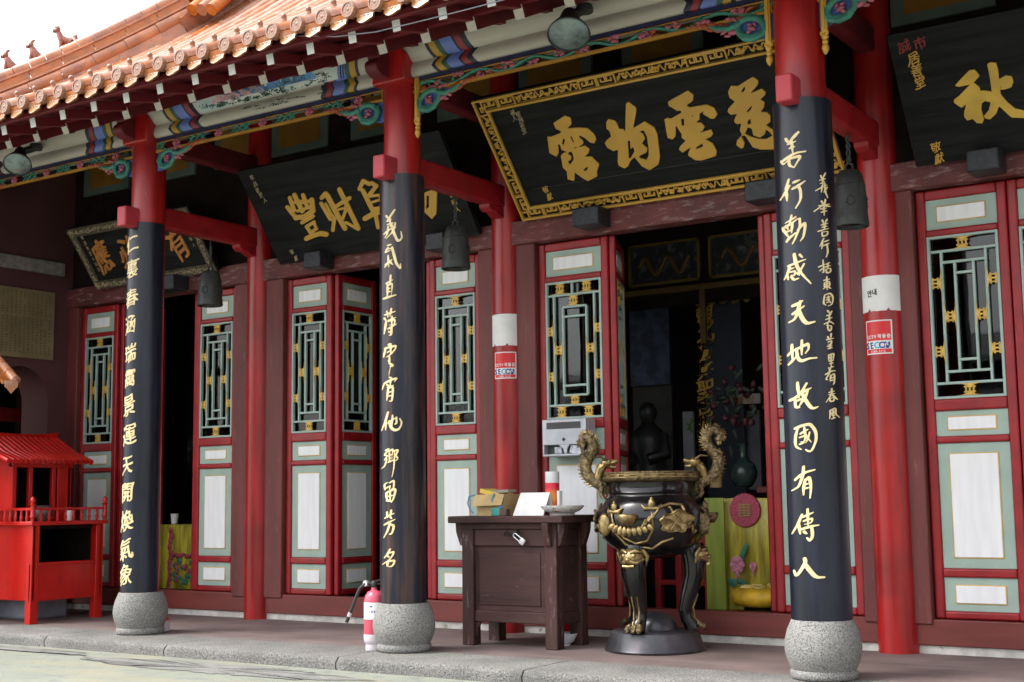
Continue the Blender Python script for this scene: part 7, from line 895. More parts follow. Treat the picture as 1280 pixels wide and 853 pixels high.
# left board, silvery carved frame
t, fr, h = plaque(-4.872, 1.69, (D-.12, 3.16), (.82, 3.70), 'small black board with orange characters in a dull carved frame, far left', CHAR)
b = MB(); bw = .085; W_ = 1.69
for (u0, v0, u1, v1) in ((0, 0, W_, bw), (0, h-bw, W_, h), (0, bw, bw, h-bw), (W_-bw, bw, W_, h-bw)): b.prism([(u0, v0), (u1, v0), (u1, v1), (u0, v1)], fr, .001, .022)
cf = b.build('carved_frame', mat('dark_gilt_ground', (.07, .06, .04), .6, var=.4, scale=30), t, bevel=.004)
b = MB(); rnd = random.Random(5)
for side in range(4):
    Ls = W_ if side < 2 else h
    u = .02
    while u < Ls-.02:
        c = (u, bw/2) if side == 0 else (u, h-bw/2) if side == 1 else (bw/2, u) if side == 2 else (W_-bw/2, u)
        P = []; r0 = rnd.uniform(.014, .026); a0 = rnd.uniform(0, 6.28)
        for k in range(8): a = a0+k*.75; r_ = r0*(1-k/12); P.append(fr(c[0]+rnd.uniform(-.01, .01)+r_*cos(a), c[1]+r_*sin(a)*1.2, .024))
        b.tube(P, .005, 5); u += .034
b.build('carved_scrolls', GILT, cf, smooth=40)
L = []
for ch, px, py in (('應', 131, 318), ('必', 160, 311), ('求', 192, 304), ('有', 219, 309)): u, v = pixuv(px, py, fr, 0); L += glyph(ch, (.3, .66, 1.02, 1.36)['應必求有'.index(ch)], h*.5, .34, .85)
letters('orange_lettering', L, fr, ORG, t, .03)
L = []
for k in range(7): L += glyph('敬居善堂人福行'[k], .145, h*.83-.058*k, .045)
for k in range(5): L += glyph('善天地有人'[k], W_-.15, h*.8-.06*k, .04)
letters('small_lettering', L, fr, GILT, t, .004)
support(t, -4.10, -3.62, 3.09)

# ------------------------------------------------------------------ bells hanging from the tie beams
def bell(x, y, z0, z1, label):
    t = thing('bell', label, 'bell', (x, y, z0), 'iron bells under the tie beams'); h = z1-z0; R = .108
    b = MB(); b.lathe([(R*.86, .03), (R*.97, 0), (R*1.02, .004), (R*1.03, .02), (R*1.0, .035), (R*1.0, .06), (R*.97, .066), (R*.95, h*.45), (R*.88, h*.72), (R*.76, h*.9), (R*.6, h*.985), (R*.35, h), (0, h)], (x, y, z0), 36)
    b.lathe([(R*.86, .03), (R*.84, h*.6), (0, h*.8)], (x, y, z0), 24)
    bd = b.build('bell_body', IRON, t, smooth=40)
    b = MB()
    for a in (20, 110, 200, 290):
        c = Vector((x+R*.95*cos(radians(a)), y+R*.95*sin(radians(a)), z0+h*.42)); 
        for k in range(9): q = radians(40*k); u = Vector((-sin(radians(a)), cos(radians(a)), 0)); b.ball(c+u*.026*cos(q)+Vector((0, 0, .03*sin(q))), .007, 0, 6, 4)
    b.lathe([(R*.9, h*.70), (R*.915, h*.715), (R*.88, h*.73)], (x, y, z0), 36)
    b.build('cast_relief', IRON, bd, smooth=60)
    b = MB(); b.tube([(x-.025, y, z1-.005), (x-.022, y, z1+.035), (x, y, z1+.05), (x+.022, y, z1+.035), (x+.025, y, z1-.005)], .009, 8); b.tube([(x, y, z1+.045), (x+.01, y, z1+.12), (x-.006, y, z1+.17), (x, y, 3.33)], .006, 6)
    for k in range(4): b.tube([(x+.012*cos(q), y, z1+.07+.045*k+.02*sin(q)) for q in [2*pi*j/10 for j in range(10)]], .005, 5, 0, True)
    b.build('hanger', IRON, t, smooth=60)
bell(X1, .71, 2.735, 3.045, 'dark iron bell hanging between the small framed board and the red shrine side')
bell(X2, .637, 2.755, 3.085, 'dark iron bell hanging beside the column with worn black board')
bell(X3, .77, 2.715, 3.085, 'dark iron bell partly hidden by the largest black column board')

# ------------------------------------------------------------------ flood lamps under the eave
def flood(c, aim, r, label, stem):
    t = thing('flood_lamp', label, 'lamp', tuple(c), 'flood lamps under the eave')
    aim = aim.normalized(); z = aim; x = Vector((0, 0, 1)).cross(z).normalized(); y = z.cross(x); F = Matrix((x, y, z)).transposed()
    b = MB(); b.lathe([(0, -.20), (r*.34, -.2), (r*.42, -.17), (r*.5, -.12), (r*.92, -.02), (r, .0), (r*1.03, .012), (r*.97, .016), (r*.93, .004)], c, 32, frame=F); b.build('housing', LAMPB, t, smooth=40)
    b = MB(); b.lathe([(r*.94, .006), (r*.7, .014), (0, .02)], c, 32, frame=F); b.build('lens', LENS, t, smooth=60)
    b = MB(); s = Vector(c)-aim*.17; b.tube([s, s+Vector(stem)*.55, s+Vector(stem)], [.03, .034, .03], 10); e = s+Vector(stem)
    b.lathe([(.055, -.02), (.06, 0), (.05, .03), (0, .03)], e, 16); b.build('bracket', LAMPB, t, smooth=40)
p1 = at(22, 205, Y=-.38); flood(p1, (CAMP-p1).normalized()*.62+Vector((.05, -.2, -.78)), .118, 'dark flood lamp at the far left end of the eave', (.05, .12, .06))
p2 = at(711, 42, Y=-.40); flood(p2, (CAMP-p2).normalized()*.6+Vector((-.05, 0, -.72)), .135, 'dark flood lamp with pale lens above the gilt bordered board', (.04, .12, .07))
# slack wire under the eave
wp = [at(*q, Y=y_) for q, y_ in (((364, 45), -1.12), ((420, 46), -1.06), ((470, 40), -1.04), ((520, 28), -1.04), ((580, 13), -1.04), ((640, -3), -1.04), ((720, -24), -1.04))]
b = MB(); b.tube([wp[0]]+wp, .004, 6); tag(b.build('eave_wire', PLSTG), 'thin grey wire strung along the eave over the rafter ends', 'wire')

# ------------------------------------------------------------------ papers and stickers on the inner columns
def col_patch(x, r, z0, z1, a0, a1, lift, name, label, cat, m_, grp=None, ragged=False):
    t = thing(name, label, cat, (x, D, z0), grp); b = MB(); n = 24; vs = []; zz = [z0, z1]
    for k, z in enumerate(zz):
        for i in range(n+1):
            a = radians(a0+(a1-a0)*i/n); dz = (.004*mnoise.noise(Vector((i*.5, x, 0)))+.018*(i in (7, 16))) if ragged and k == 0 else 0
            vs.append((x+(r+lift)*sin(a), D-(r+lift)*cos(a), z+dz))
    b.add(vs, [(i, i+1, n+2+i, n+1+i) for i in range(n)]); o = b.build('sheet', m_, t, smooth=60)
    return t
def sticker(x, r, z0, z1, ac, label):
    w = .19; half = degrees_ = w/2/r*180/pi
    t = col_patch(x, r, z0, z1, ac-half, ac+half, .0015, 'security_sticker', label, 'sticker', STW, 'security stickers on inner columns')
    h = z1-z0; fr = cyl_fr(x, D, r+.003); uc = radians(ac)*(r+.003)
    def rect(u0, v0, u1, v1, m_, nm):
        b = MB(); n = 12; q = [(u0+(u1-u0)*i/n) for i in range(n+1)]; vs = [fr(uc+u, z0+v0, 0) for u in q]+[fr(uc+u, z0+v1, 0) for u in q]; b.add(vs, [(i, i+1, n+2+i, n+1+i) for i in range(n)]); b.build(nm, m_, t, smooth=60)
    e = .008; rect(-w/2+e, h*.40, w/2-e, h-e, STRED, 'red_band'); rect(-w/2+e, e, w/2-e, h*.15, STRED, 'lower_red_band')
    L = []; s = .036
    for i, ch in enumerate('CCTV'): L += glyph(ch, uc-.073+.020*i, z0+h*.52, s*.8, .9)
    for i, ch in enumerate('작동중'): L += glyph(ch, uc+.012+.030*i, z0+h*.52, s*.85, 1)
    L2 = []
    for i, ch in enumerate('1588-3112'): L2 += glyph(ch, uc-.046+.0115*i, z0+h*.088, .019, .9)
    letters('white_writing', L+L2, fr, STW, t, .0016, .012)
    L = []; LC = []
    for i, ch in enumerate('SECOM'):
        g_ = glyph(ch, uc-.066+.033*i, z0+h*.275, .058, 1.0)
        if ch == 'C': LC += g_
        else: L += g_
    letters('blue_writing', L, fr, STBL, t, .0018, .012); letters('cyan_writing', LC, fr, STCY, t, .0018, .012)
t = col_patch(X2, .122, 2.225, 2.475, -66, 78, .002, 'pasted_paper', 'blank white paper wrapped on the inner column behind the offering table', 'paper', PAPER, None, True)
t = col_patch(X3, .133, 2.225, 2.462, -68, 80, .002, 'pasted_paper', 'white paper with a word on the inner column right of the largest board', 'paper', PAPER, None, True)
L = glyph('안', -.050, 2.345, .05)+glyph('내', -.012, 2.352, .045)
letters('handwritten_lettering', L, cyl_fr(X3, D, .1365), INK, t, .001, .012)
sticker(X2, .122, 1.965, 2.175, 20, 'red and white security sticker low on the inner column behind the table')
sticker(X3, .133, 1.94, 2.165, -2, 'red and white security sticker on the inner column beside the right doors')

# ------------------------------------------------------------------ notice on the side wall
t = thing('notice_board', 'yellowed notice board of small writing on the plum side wall', 'notice board', (WX, .75, 2.47)); b = MB(); b.bb(WX+.002, WX+.022, -.05, 1.095, 2.472, 3.158); nb = b.build('board', NOTI, t, bevel=.003)
b = MB(); rnd = random.Random(2)
for i in range(22):
    y = -.0+i*.049
    for j in range(24):
        if rnd.random() < .12: continue
        z = 3.11-j*.0255
        if 2.86 < z < 2.885: continue
        b.quad((WX+.0235, y, z), (WX+.0235, y+.022*rnd.uniform(.6, 1), z), (WX+.0235, y+.022, z+.013), (WX+.0235, y, z+.013*rnd.uniform(.6, 1)))
b.build('written_lettering', mat('faded_writing', (.10, .075, .04), .7), nb, smooth=0)
b = MB(); b.bb(WX+.002, WX+.05, -.3, 1.19, 3.335, 3.47); tag(b.build('stone_tablet', GREYP, bevel=.008), 'grey stone panel on the side wall above the yellowed notice', 'stone panel')
# small tiled canopy at the left edge
t = thing('tiled_canopy', 'corner of a small orange tiled canopy at the left edge before the arch', 'canopy', (-4.9, -.1, 1.9))
pe = at(20, 476, Y=-.15); b = MB(); d = Vector((-.86, .18, .50)).normalized()
for k in range(3):
    o = pe+Vector((-.10*k, -.16*k+.0, -.0))
    for j in range(5): b.tube([o+d*.16*j, o+d*.16*(j+.98)], [.042, .038], 12)
    b.ball(o+d*.012, (.03, .04, .042), 0, 12, 6)
b.build('cover_tiles', TILEP, t, smooth=40)
b = MB()
for k in range(3):
    o = pe+Vector((-.10*k+.03, -.16*k-.07, -.03))
    b.prism([(-.05, .02), (.05, .02), (.05, -.03), (.03, -.05), (0, -.09), (-.03, -.05), (-.05, -.03)], lambda u, v, w: o+Vector((.4*u+w*.5, u, v)), 0, .015)
    b.bar(o+Vector((-.02, 0, .0)), o+d*.8, .13, .02)
b.build('pan_tiles', TILE, t, smooth=30)
b = MB(); b.bar((pe.x-.6, -.25, 0), (pe.x-.6, -.25, pe.z+.25), .1, .1); b.build('post', REDD, t)

# ------------------------------------------------------------------ red shrine cabinet
sx1, sx0, sy0, sy1 = -4.27, -5.15, .08, .85
t = thing('shrine_cabinet', 'bright red lacquered shrine cabinet with tiled roof and railing at left', 'shrine', ((sx0+sx1)/2, (sy0+sy1)/2, 0))
for x in (sx0+.04, sx1-.04):
    for y in (sy0+.04, sy1-.04): b = MB(); b.bb(x-.04, x+.04, y-.04, y+.04, 0, .86); b.build('leg', REDB, t, bevel=.005)
b = MB(); b.bb(sx0, sx1-.0, sy0+.012, sy0+.035, .2, .86); b.bb(sx1-.035, sx1-.012, sy0, sy1, .195, .52); b.bb(sx0+.01, sx0+.03, sy0, sy1, .2, .86); b.bb(sx0, sx1, sy1-.04, sy1-.02, .2, .86); b.bb(sx0+.02, sx1-.02, sy0+.02, sy1-.02, .2, .23); b.bb(sx1-.05, sx1-.0, sy0+.08, sy1-.08, .505, .53); b.build('side_panel', REDB, t, bevel=.004)
b = MB(); b.bb(sx0-.03, sx1+.03, sy0-.03, sy1+.03, .855, .89); top = b.build('table_top', REDB, t, bevel=.006)
b = MB(); b.bb(sx0+.05, sx0+.08, sy0+.05, sy1-.05, .24, .85); b.bb(sx0+.05, sx1-.06, sy0+.045, sy0+.06, .24, .85); b.bb(sx0+.05, sx1-.06, sy1-.06, sy1-.05, .24, .85); b.bb(sx0+.05, sx1-.06, sy0+.05, sy1-.05, .82, .853); b.build('shade_sheets', DARK, t)  # added near-black sheets: shade inside the cabinet put into the colour
b = MB()
cor = [(sx0, sy0), (sx1+.01, sy0-.01), (sx1+.01, sy1)]
def rail(a, c, n):
    a, c = Vector(a), Vector(c)
    b.bar((a.x, a.y, 1.0), (c.x, c.y, 1.0), .022, .022)
    for i in range(1, n):
        p = a.lerp(c, i/n); b.lathe([(.012, .89), (.012, .91), (.017, .925), (.010, .945), (.012, .99)], (p.x, p.y, 0), 8)
for a, c, n in ((cor[0], cor[1], 11), (cor[1], cor[2], 9)): rail(a, c, n)
b.build('railing', REDB, top, smooth=40)
for c_ in cor[1:]:
    b = MB(); b.lathe([(.018, .89), (.018, .92), (.026, .93), (.02, .95), (.02, 1.03), (.03, 1.04), (.016, 1.05), (.026, 1.07), (.022, 1.09), (.008, 1.105), (0, 1.11)], (c_[0], c_[1], 0), 14); b.build('rail_post', REDB, top, smooth=40)
hx1, hx0, hy0, hy1 = -4.60, -5.4, .10, .75; ez, rz = 1.445, 1.675
b = MB()
for x in (hx0+.05, hx1-.03):
    for y in (hy0+.03, hy0+.2, hy1-.2, hy1-.03): b.bb(x-.02, x+.02, y-.02, y+.02, .89, ez)
b.bb(hx0, hx1-.0, hy0, hy0+.03, .89, ez); b.bb(hx1-.06, hx1-.0, hy0, hy1, ez-.07, ez); b.bb(hx1-.05, hx1-.01, hy1-.16, hy1-.02, .89, ez)
b.build('house_frame', REDB, t, bevel=.004)
b = MB(); b.bb(hx0+.3, hx0+.33, hy0+.02, hy1, .89, ez); b.bb(hx0+.3, hx1-.1, hy1-.04, hy1-.02, .89, ez); b.bb(hx0+.3, hx1-.07, hy0+.031, hy0+.04, .892, ez-.01); b.bb(hx0+.3, hx1-.07, hy0+.03, hy1-.02, ez-.03, ez-.01); b.build('recess_shade', DARK, t)  # near-black faces within the little house, painting in the recess's shade
b = MB(); n = 15; ya, yb_ = hy0-.14, hy1+.10; xr_ = (hx0+hx1)/2-.02
vs = []
for i in range(n*4+1):
    y = ya+(yb_-ya)*i/(n*4); w = .02*abs(sin(pi*i/4)); k = .03*((2*i/(n*4)-1)**2)
    vs += [(hx1+.13, y, ez-.02+w), (hx1-.1, y, ez+.06+w), (xr_, y, rz-.01+w)]
b.add(vs, [(3*i+j, 3*i+3+j, 3*i+4+j, 3*i+1+j) for i in range(n*4) for j in range(2)])
b.add([(2*xr_-v[0], v[1], v[2]) for v in vs], [(3*i+j, 3*i+3+j, 3*i+4+j, 3*i+1+j) for i in range(n*4) for j in range(2)])
for i in range(n+1): y = ya+(yb_-ya)*i/n; b.tube([(hx1+.135, y, ez-.018), (hx1-.1, y, ez+.062), (xr_, y, rz)], .024, 10)
rf = b.build('shrine_roof', REDB, t, smooth=40)
b = MB(); b.prism([(ya, rz-.03), (yb_, rz-.03), (yb_+.03, rz+.055), (yb_-.1, rz+.035), ((ya+yb_)/2, rz+.025), (ya+.1, rz+.035), (ya-.03, rz+.055)], lambda u, v, w: (xr_+w, u, v), -.03, .03); b.build('roof_ridge', REDB, rf, bevel=.006)
# things on and under it
def lathe_thing(name, label, cat, prof, c, m_, n=28, grp=None):
    b = MB(); b.lathe(prof, c, n); o = b.build(name, m_, None, smooth=45, loc=c); return tag(o, label, cat, grp)
def on_plane(px, py, z): return at(px, py, Z=z)
lathe_thing('incense_pot', 'dark round pot behind the railing of the red shrine', 'pot', [(.05, 0), (.055, .012), (.085, .05), (.09, .08), (.075, .115), (.06, .125), (.07, .14), (.06, .138), (.05, .1)], (-4.50, .36, .892), mat('pot_bronze', (.08, .075, .075), .5, var=.3))
lathe_thing('paper_cup', 'white cup behind the railing on the red shrine', 'cup', [(.026, 0), (.034, .09), (.031, .088), (.024, .005)], (-4.38, .55, .892), PORC)
lathe_thing('paper_cup', 'white cup on the yellow cloth altar seen in the left doorway', 'cup', [(.03, 0), (.04, .1), (.037, .098), (.028, .005)], tuple(at(218, 655, Y=1.95)), PORC)
b = MB(); b.bb(-5.15, -4.62, .33, .75, .0, .34); b.bb(-5.17, -4.60, .31, .77, .30, .36); tag(b.build('storage_bin', PLSTG, bevel=.03), 'grey plastic storage bin under the red shrine cabinet', 'bin')

# ------------------------------------------------------------------ offering table
tx0, tx1, ty0, ty1 = .125, .925, .45, .86
t = thing('offering_table', 'dark brown wooden offering cabinet with padlock before the centre doors', 'cabinet', ((tx0+tx1)/2, (ty0+ty1)/2, 0))
for x in (tx0+.05, tx1-.05):
    for y in (ty0+.045, ty1-.045): b = MB(); b.bb(x-.05, x+.05, y-.045, y+.045, .005, .82); b.build('leg', WOOD, t, bevel=.006)
b = MB(); b.bb(tx0+.10, tx1-.10, ty0+.012, ty0+.05, .17, .25); b.bb(tx0+.10, tx1-.10, ty0+.012, ty0+.05, .70, .82); b.bb(tx1-.05, tx1-.012, ty0+.09, ty1-.09, .17, .25); b.bb(tx1-.05, tx1-.012, ty0+.09, ty1-.09, .70, .82); b.bb(tx0+.012, tx0+.05, ty0+.09, ty1-.09, .17, .82); b.bb(tx0+.1, tx1-.1, ty1-.05, ty1-.012, .17, .82)
b.prism([(tx0+.10, .17), (tx0+.10, .06), (tx0+.115, .07), (tx0+.118, .12), (tx0+.135, .13), (tx0+.14, .155), (tx0+.16, .17)], lambda u, v, w: (u, ty0+.02+w, v), 0, .02); b.build('rail', WOODH, t, bevel=.008)
b = MB(); b.bb(tx0+.10, tx1-.10, ty0+.028, ty0+.045, .25, .70); b.bb(tx1-.04, tx1-.026, ty0+.09, ty1-.09, .25, .70); b.bb(tx0+.1, tx1-.1, ty0+.05, ty1-.05, .24, .26); cab = b.build('front_panel', WOODH, t, bevel=.003)
b = MB(); b.bb(tx0+.145, tx1-.145, ty0+.02, ty0+.03, .29, .655); b.build('raised_panel', WOODH, cab, bevel=.006)
b = MB(); b.bb(tx0-.085, tx1+.085, ty0-.055, ty1+.06, .862, .912); b.build('table_top', WOODH, t, bevel=.008)
b = MB(); b.bb(tx0, tx1, ty0, ty1, .82, .862); b.build('cornice', WOODH, t, bevel=.004)
for x, y, ax in ((tx0-.0, ty0+.03, 'x-'), (tx1-.10, ty0-.0, 'y'), (tx1, ty0+.04, 'x+'), (tx1, ty1-.06, 'x+')):
    b = MB(); P = [(0, .862), (0, .70), (.02, .705), (.055, .80), (.06, .862)]
    if ax == 'y': b.prism(P, lambda u, v, w: (x+.02+w, y-u, v), 0, .05)
    elif ax == 'x+': b.prism(P, lambda u, v, w: (x+u, y-.025+w, v), 0, .05)
    else: b.prism(P, lambda u, v, w: (x-u, y-.025+w, v), 0, .05)
    b.build('corbel', WOOD, t, bevel=.004)
b = MB(); lx = at(648, 665, Y=ty0).x; lz = .79
b.tube([(lx, ty0-.0, lz+.02), (lx+.02, ty0-.03, lz+.01), (lx, ty0-.02, lz-.03), (lx-.03, ty0-.01, lz)], .007, 7, 0, True); b.tube([(lx-.12, ty0-.004, lz-.01), (lx-.09, ty0-.015, lz+.015), (lx-.05, ty0-.01, lz-.02), (lx-.01, ty0-.02, lz+.005)], .006, 6)
hs = b.build('hasp', mat('dark_iron', (.03, .028, .028), .5, metal=.6), t, smooth=60)
R_ = Matrix.Rotation(radians(-55), 3, 'Y'); c = Vector((lx+.05, ty0-.028, lz-.055))
b = MB(); b.box(c, (.046, .02, .044), 0, R_); pl = b.build('padlock', STEEL, t, bevel=.006)
b = MB(); b.tube([c+R_ @ Vector(q) for q in ((-.014, 0, .02), (-.014, 0, .075), (-.008, 0, .087), (.008, 0, .087), (.014, 0, .075), (.014, 0, .02))], .0045, 7); b.build('shackle', STEEL, pl, smooth=60)
# on the table
TZ = .912
def P_(px, py, y): return at(px, py, Y=y)
a = P_(604, 648, .62); t2 = thing('cardboard_bundle', 'pile of yellow cards in a cardboard box tied with blue cord on the table', 'box', (.32, .6, TZ))
b = MB(); R_ = Matrix.Rotation(radians(-8), 3, 'Z'); bc = Vector((.31, .66, TZ+.0))
vs = [bc+R_ @ Vector(q) for q in ((-.13, -.09, 0), (.13, -.09, 0), (.13, .09, 0), (-.13, .09, 0), (-.145, -.10, .15), (.145, -.10, .155), (.145, .10, .15), (-.145, .10, .15))]
b.add(vs, [(0, 1, 5, 4), (1, 2, 6, 5), (2, 3, 7, 6), (3, 0, 4, 7), (0, 3, 2, 1)]); 
fl = [bc+R_ @ Vector(q) for q in ((-.145, -.10, .15), (.145, -.10, .155), (.14, -.13, .075), (-.14, -.13, .07))]; b.add(fl, [(0, 1, 2, 3)])
b.build('carton', CARDB, t2)
b = MB(); b.box(bc+R_ @ Vector((0, .0, .12)), (.25, .17, .05), 0, R_); b.box(bc+R_ @ Vector((-.02, .0, .16)), (.2, .15, .03), 0, R_ @ Matrix.Rotation(radians(12), 3, 'Y')); b.build('yellow_cards', YEL, t2)
b = MB(); b.box(bc+R_ @ Vector((.04, -.02, .172)), (.22, .09, .02), 0, R_ @ Matrix.Rotation(radians(-2), 3, 'Y')); b.build('folded_grey_card', mat('grey_card', (.30, .27, .24), .7), t2)
b = MB()
b.tube([bc+R_ @ Vector(q) for q in ((-.145, -.105, .15), (-.185, -.12, .14), (-.19, -.13, .09), (-.16, -.135, .04), (-.13, -.135, .02))], .006, 6)
b.tube([bc+R_ @ Vector(q) for q in ((.05, -.105, .158), (.04, -.115, .12), (.045, -.12, .07))], .007, 6); b.tube([bc+R_ @ Vector(q) for q in ((.14, -.11, .07), (.10, -.125, .05), (.07, -.13, .015), (.10, -.13, .0))], .007, 6); b.build('blue_cord', BLUT, t2, smooth=60)
b = MB(); c = P_(620, 648, .50); b.box((c.x, .515, TZ+.028), (.075, .05, .056), 0); b.box((c.x+.065, .515, TZ+.024), (.06, .05, .048), 1); tag(b.build('small_packs', [TEALB, mat('brown_pack', (.12, .06, .05), .6)], bevel=.004), 'small teal and brown packs in front of the cardboard box', 'pack')
b = MB(); q0 = P_(645, 652, .54).x; b.add([(q0, .50, TZ), (q0+.255, .50, TZ), (q0+.275, .56, TZ+.16), (q0+.03, .56, TZ+.16)], [(0, 1, 2, 3)]); b.add([(q0, .64, TZ), (q0+.255, .64, TZ), (q0+.275, .562, TZ+.16), (q0+.03, .562, TZ+.16)], [(0, 1, 2, 3)])
sg = b.build('folded_card', PAPER, smooth=0); sl = sg.modifiers.new('thick', 'SOLIDIFY'); sl.thickness = .003; tag(sg, 'white folded paper card standing on the table', 'card')
cd = P_(691, 640, .66); t3 = thing('votive_candle', 'tall red to orange votive candle with white top on the table', 'candle', (cd.x, .66, TZ))
b = MB(); b.lathe([(.048, 0), (.05, .01), (.05, .225), (.047, .226), (0, .226)], (cd.x, .66, TZ), 28); b.build('wax_body', gradient_mat('candle_wrap', [(0, (.6, .02, .03)), (.22, (.66, .06, .03)), (.5, (.75, .30, .06)), (.62, (.75, .30, .06)), (.85, (.68, .03, .06)), (1, (.66, .02, .05))], 0, .226), t3, smooth=50)
b = MB(); b.lathe([(.049, .2265), (.0505, .23), (.0505, .305), (.045, .306), (.043, .28), (0, .28)], (cd.x, .66, TZ), 28); b.build('white_shade', PORC, t3, smooth=50)
b = MB(); b.box((cd.x+.072, .64, TZ+.085), (.02, .04, .17), 0); tag(b.build('white_slip', PAPER), 'narrow white paper slip beside the votive candle', 'paper')
bw_ = at(703, 650, Y=.55); lathe_thing('ceramic_dish', 'shallow ceramic dish with painted rim at the table front corner', 'dish', [(.085, 0), (.09, .012), (.08, .014), (.12, .03), (.15, .055), (.152, .068), (.147, .068), (.12, .04), (0, .025)], (bw_.x, .55, TZ), mat('patterned_porcelain', (.42, .42, .42), .35, var=.5, scale=45, detail=2, col2=(.62, .60, .58), wear=(.32, .07, .07), wscale=26, wthr=(.56, .6)))
# under the table
lathe_thing('red_bucket', 'small red bucket in the shadow under the offering table', 'bucket', [(.075, 0), (.09, .15), (.094, .155), (.088, .15), (.07, .01)], (.55, 1.1, .012), STRED)
lathe_thing('white_bowl', 'white bowl on the floor under the offering table', 'bowl', [(.05, 0), (.05, .01), (.08, .03), (.105, .085), (.1, .085), (.07, .03), (0, .02)], (.80, .72, .008), PORC)
# box on the door
t = thing('donation_box', 'grey white metal donation box fixed on centre door above the table', 'box', (.55, D-.09, 1.35))
b = MB(); b.bb(.36, .745, D-.15, D-.006, 1.43, 1.622); b.bb(.36, .745, D-.15, D-.006, 1.345, 1.362); b.bb(.36, .375, D-.15, D-.006, 1.36, 1.432); b.bb(.73, .745, D-.15, D-.006, 1.36, 1.432); b.prism([(.60, 1.432), (.50, 1.432), (.54, 1.40), (.555, 1.362), (.575, 1.362), (.58, 1.40)], lambda u, v, w: (u, D-.15+w, v), 0, .01); b.build('case', STEELP, t, bevel=.006)
b = MB(); b.bb(.40, .70, D-.153, D-.149, 1.55, 1.60); b.ball((.55, D-.152, 1.47), .012, 0, 8, 6); b.bb(.38, .735, D-.1, D-.012, 1.362, 1.43); b.build('slot', SLOT, t, bevel=.0)
b = MB(); b.box((.49, D-.12, 1.39), (.06, .03, .05)); b.box((.65, D-.12, 1.39), (.11, .03, .06), 0, Matrix.Rotation(.2, 3, 'Y')); b.build('leaflets', mat('leaflet', (.45, .46, .52), .6, var=.4, scale=20), t)

# ------------------------------------------------------------------ bronze censer
cx, cy = 1.5, .766
t = thing('censer', 'large dark bronze incense burner with brass dragon handles on three legs', 'incense burner', (cx, cy, 0))
b = MB(); b.lathe([(.335, 0), (.338, .012), (.33, .025), (.295, .125), (.28, .132), (0, .134)], (cx, cy, .008), 56); b.ball((cx+.0, cy+.02, .14), (.15, .15, .12), 0, 24, 12); b.build('base', mat('dull_bronze_base', (.045, .045, .052), .36, metal=.5, var=.4, scale=5, coat=.15, wear=(.12, .09, .10), wscale=6, wthr=(.55, .75)), t, smooth=40)
body = [(0, .615), (.12, .622), (.22, .655), (.305, .72), (.355, .80), (.372, .875), (.36, .945), (.325, 1.005), (.30, 1.03), (.292, 1.04), (.29, 1.05), (.30, 1.06), (.292, 1.075), (.29, 1.125), (.30, 1.135)]
b = MB(); b.lathe(body+[(.27, 1.135), (.255, 1.05), (0, 1.04)], (cx, cy, 0), 64); bo = b.build('bowl', BRZ, t, smooth=60)
b = MB(); b.lathe([(.30, 1.134), (.322, 1.142), (.328, 1.152), (.318, 1.158), (.318, 1.186), (.328, 1.19), (.325, 1.198), (.30, 1.203), (.265, 1.2), (.265, 1.14)], (cx, cy, 0), 72); rm = b.build('rim', BRGD, t, smooth=40)
b = MB()
for k in range(22):
    a = 2*pi*k/22
    for dz, aa, L in ((.010, 0, .09), (-.010, .045, .09), (0, .13, .05)):
        pts = [(cx+.3205*cos(a+aa+q*L/.32/4), cy+.3205*sin(a+aa+q*L/.32/4), 1.172+dz) for q in range(-2, 3)]; b.tube(pts, .0055, 5)
    b.tube([(cx+.3205*cos(a+.14), cy+.3205*sin(a+.14), 1.160), (cx+.3205*cos(a+.14), cy+.3205*sin(a+.14), 1.184)], .0034, 5)
b.build('key_pattern', BRG, rm, smooth=60)
def on_bowl(phi, z, lift=0.):
    for (r0, z0), (r1, z1) in zip(body[:-1], body[1:]):
        if z0 <= z <= z1: r = r0+(r1-r0)*(z-z0)/(z1-z0+1e-9)+lift; return Vector((cx+r*sin(phi), cy-r*cos(phi), z))
    return Vector((cx+.3*sin(phi), cy-.3*cos(phi), z))
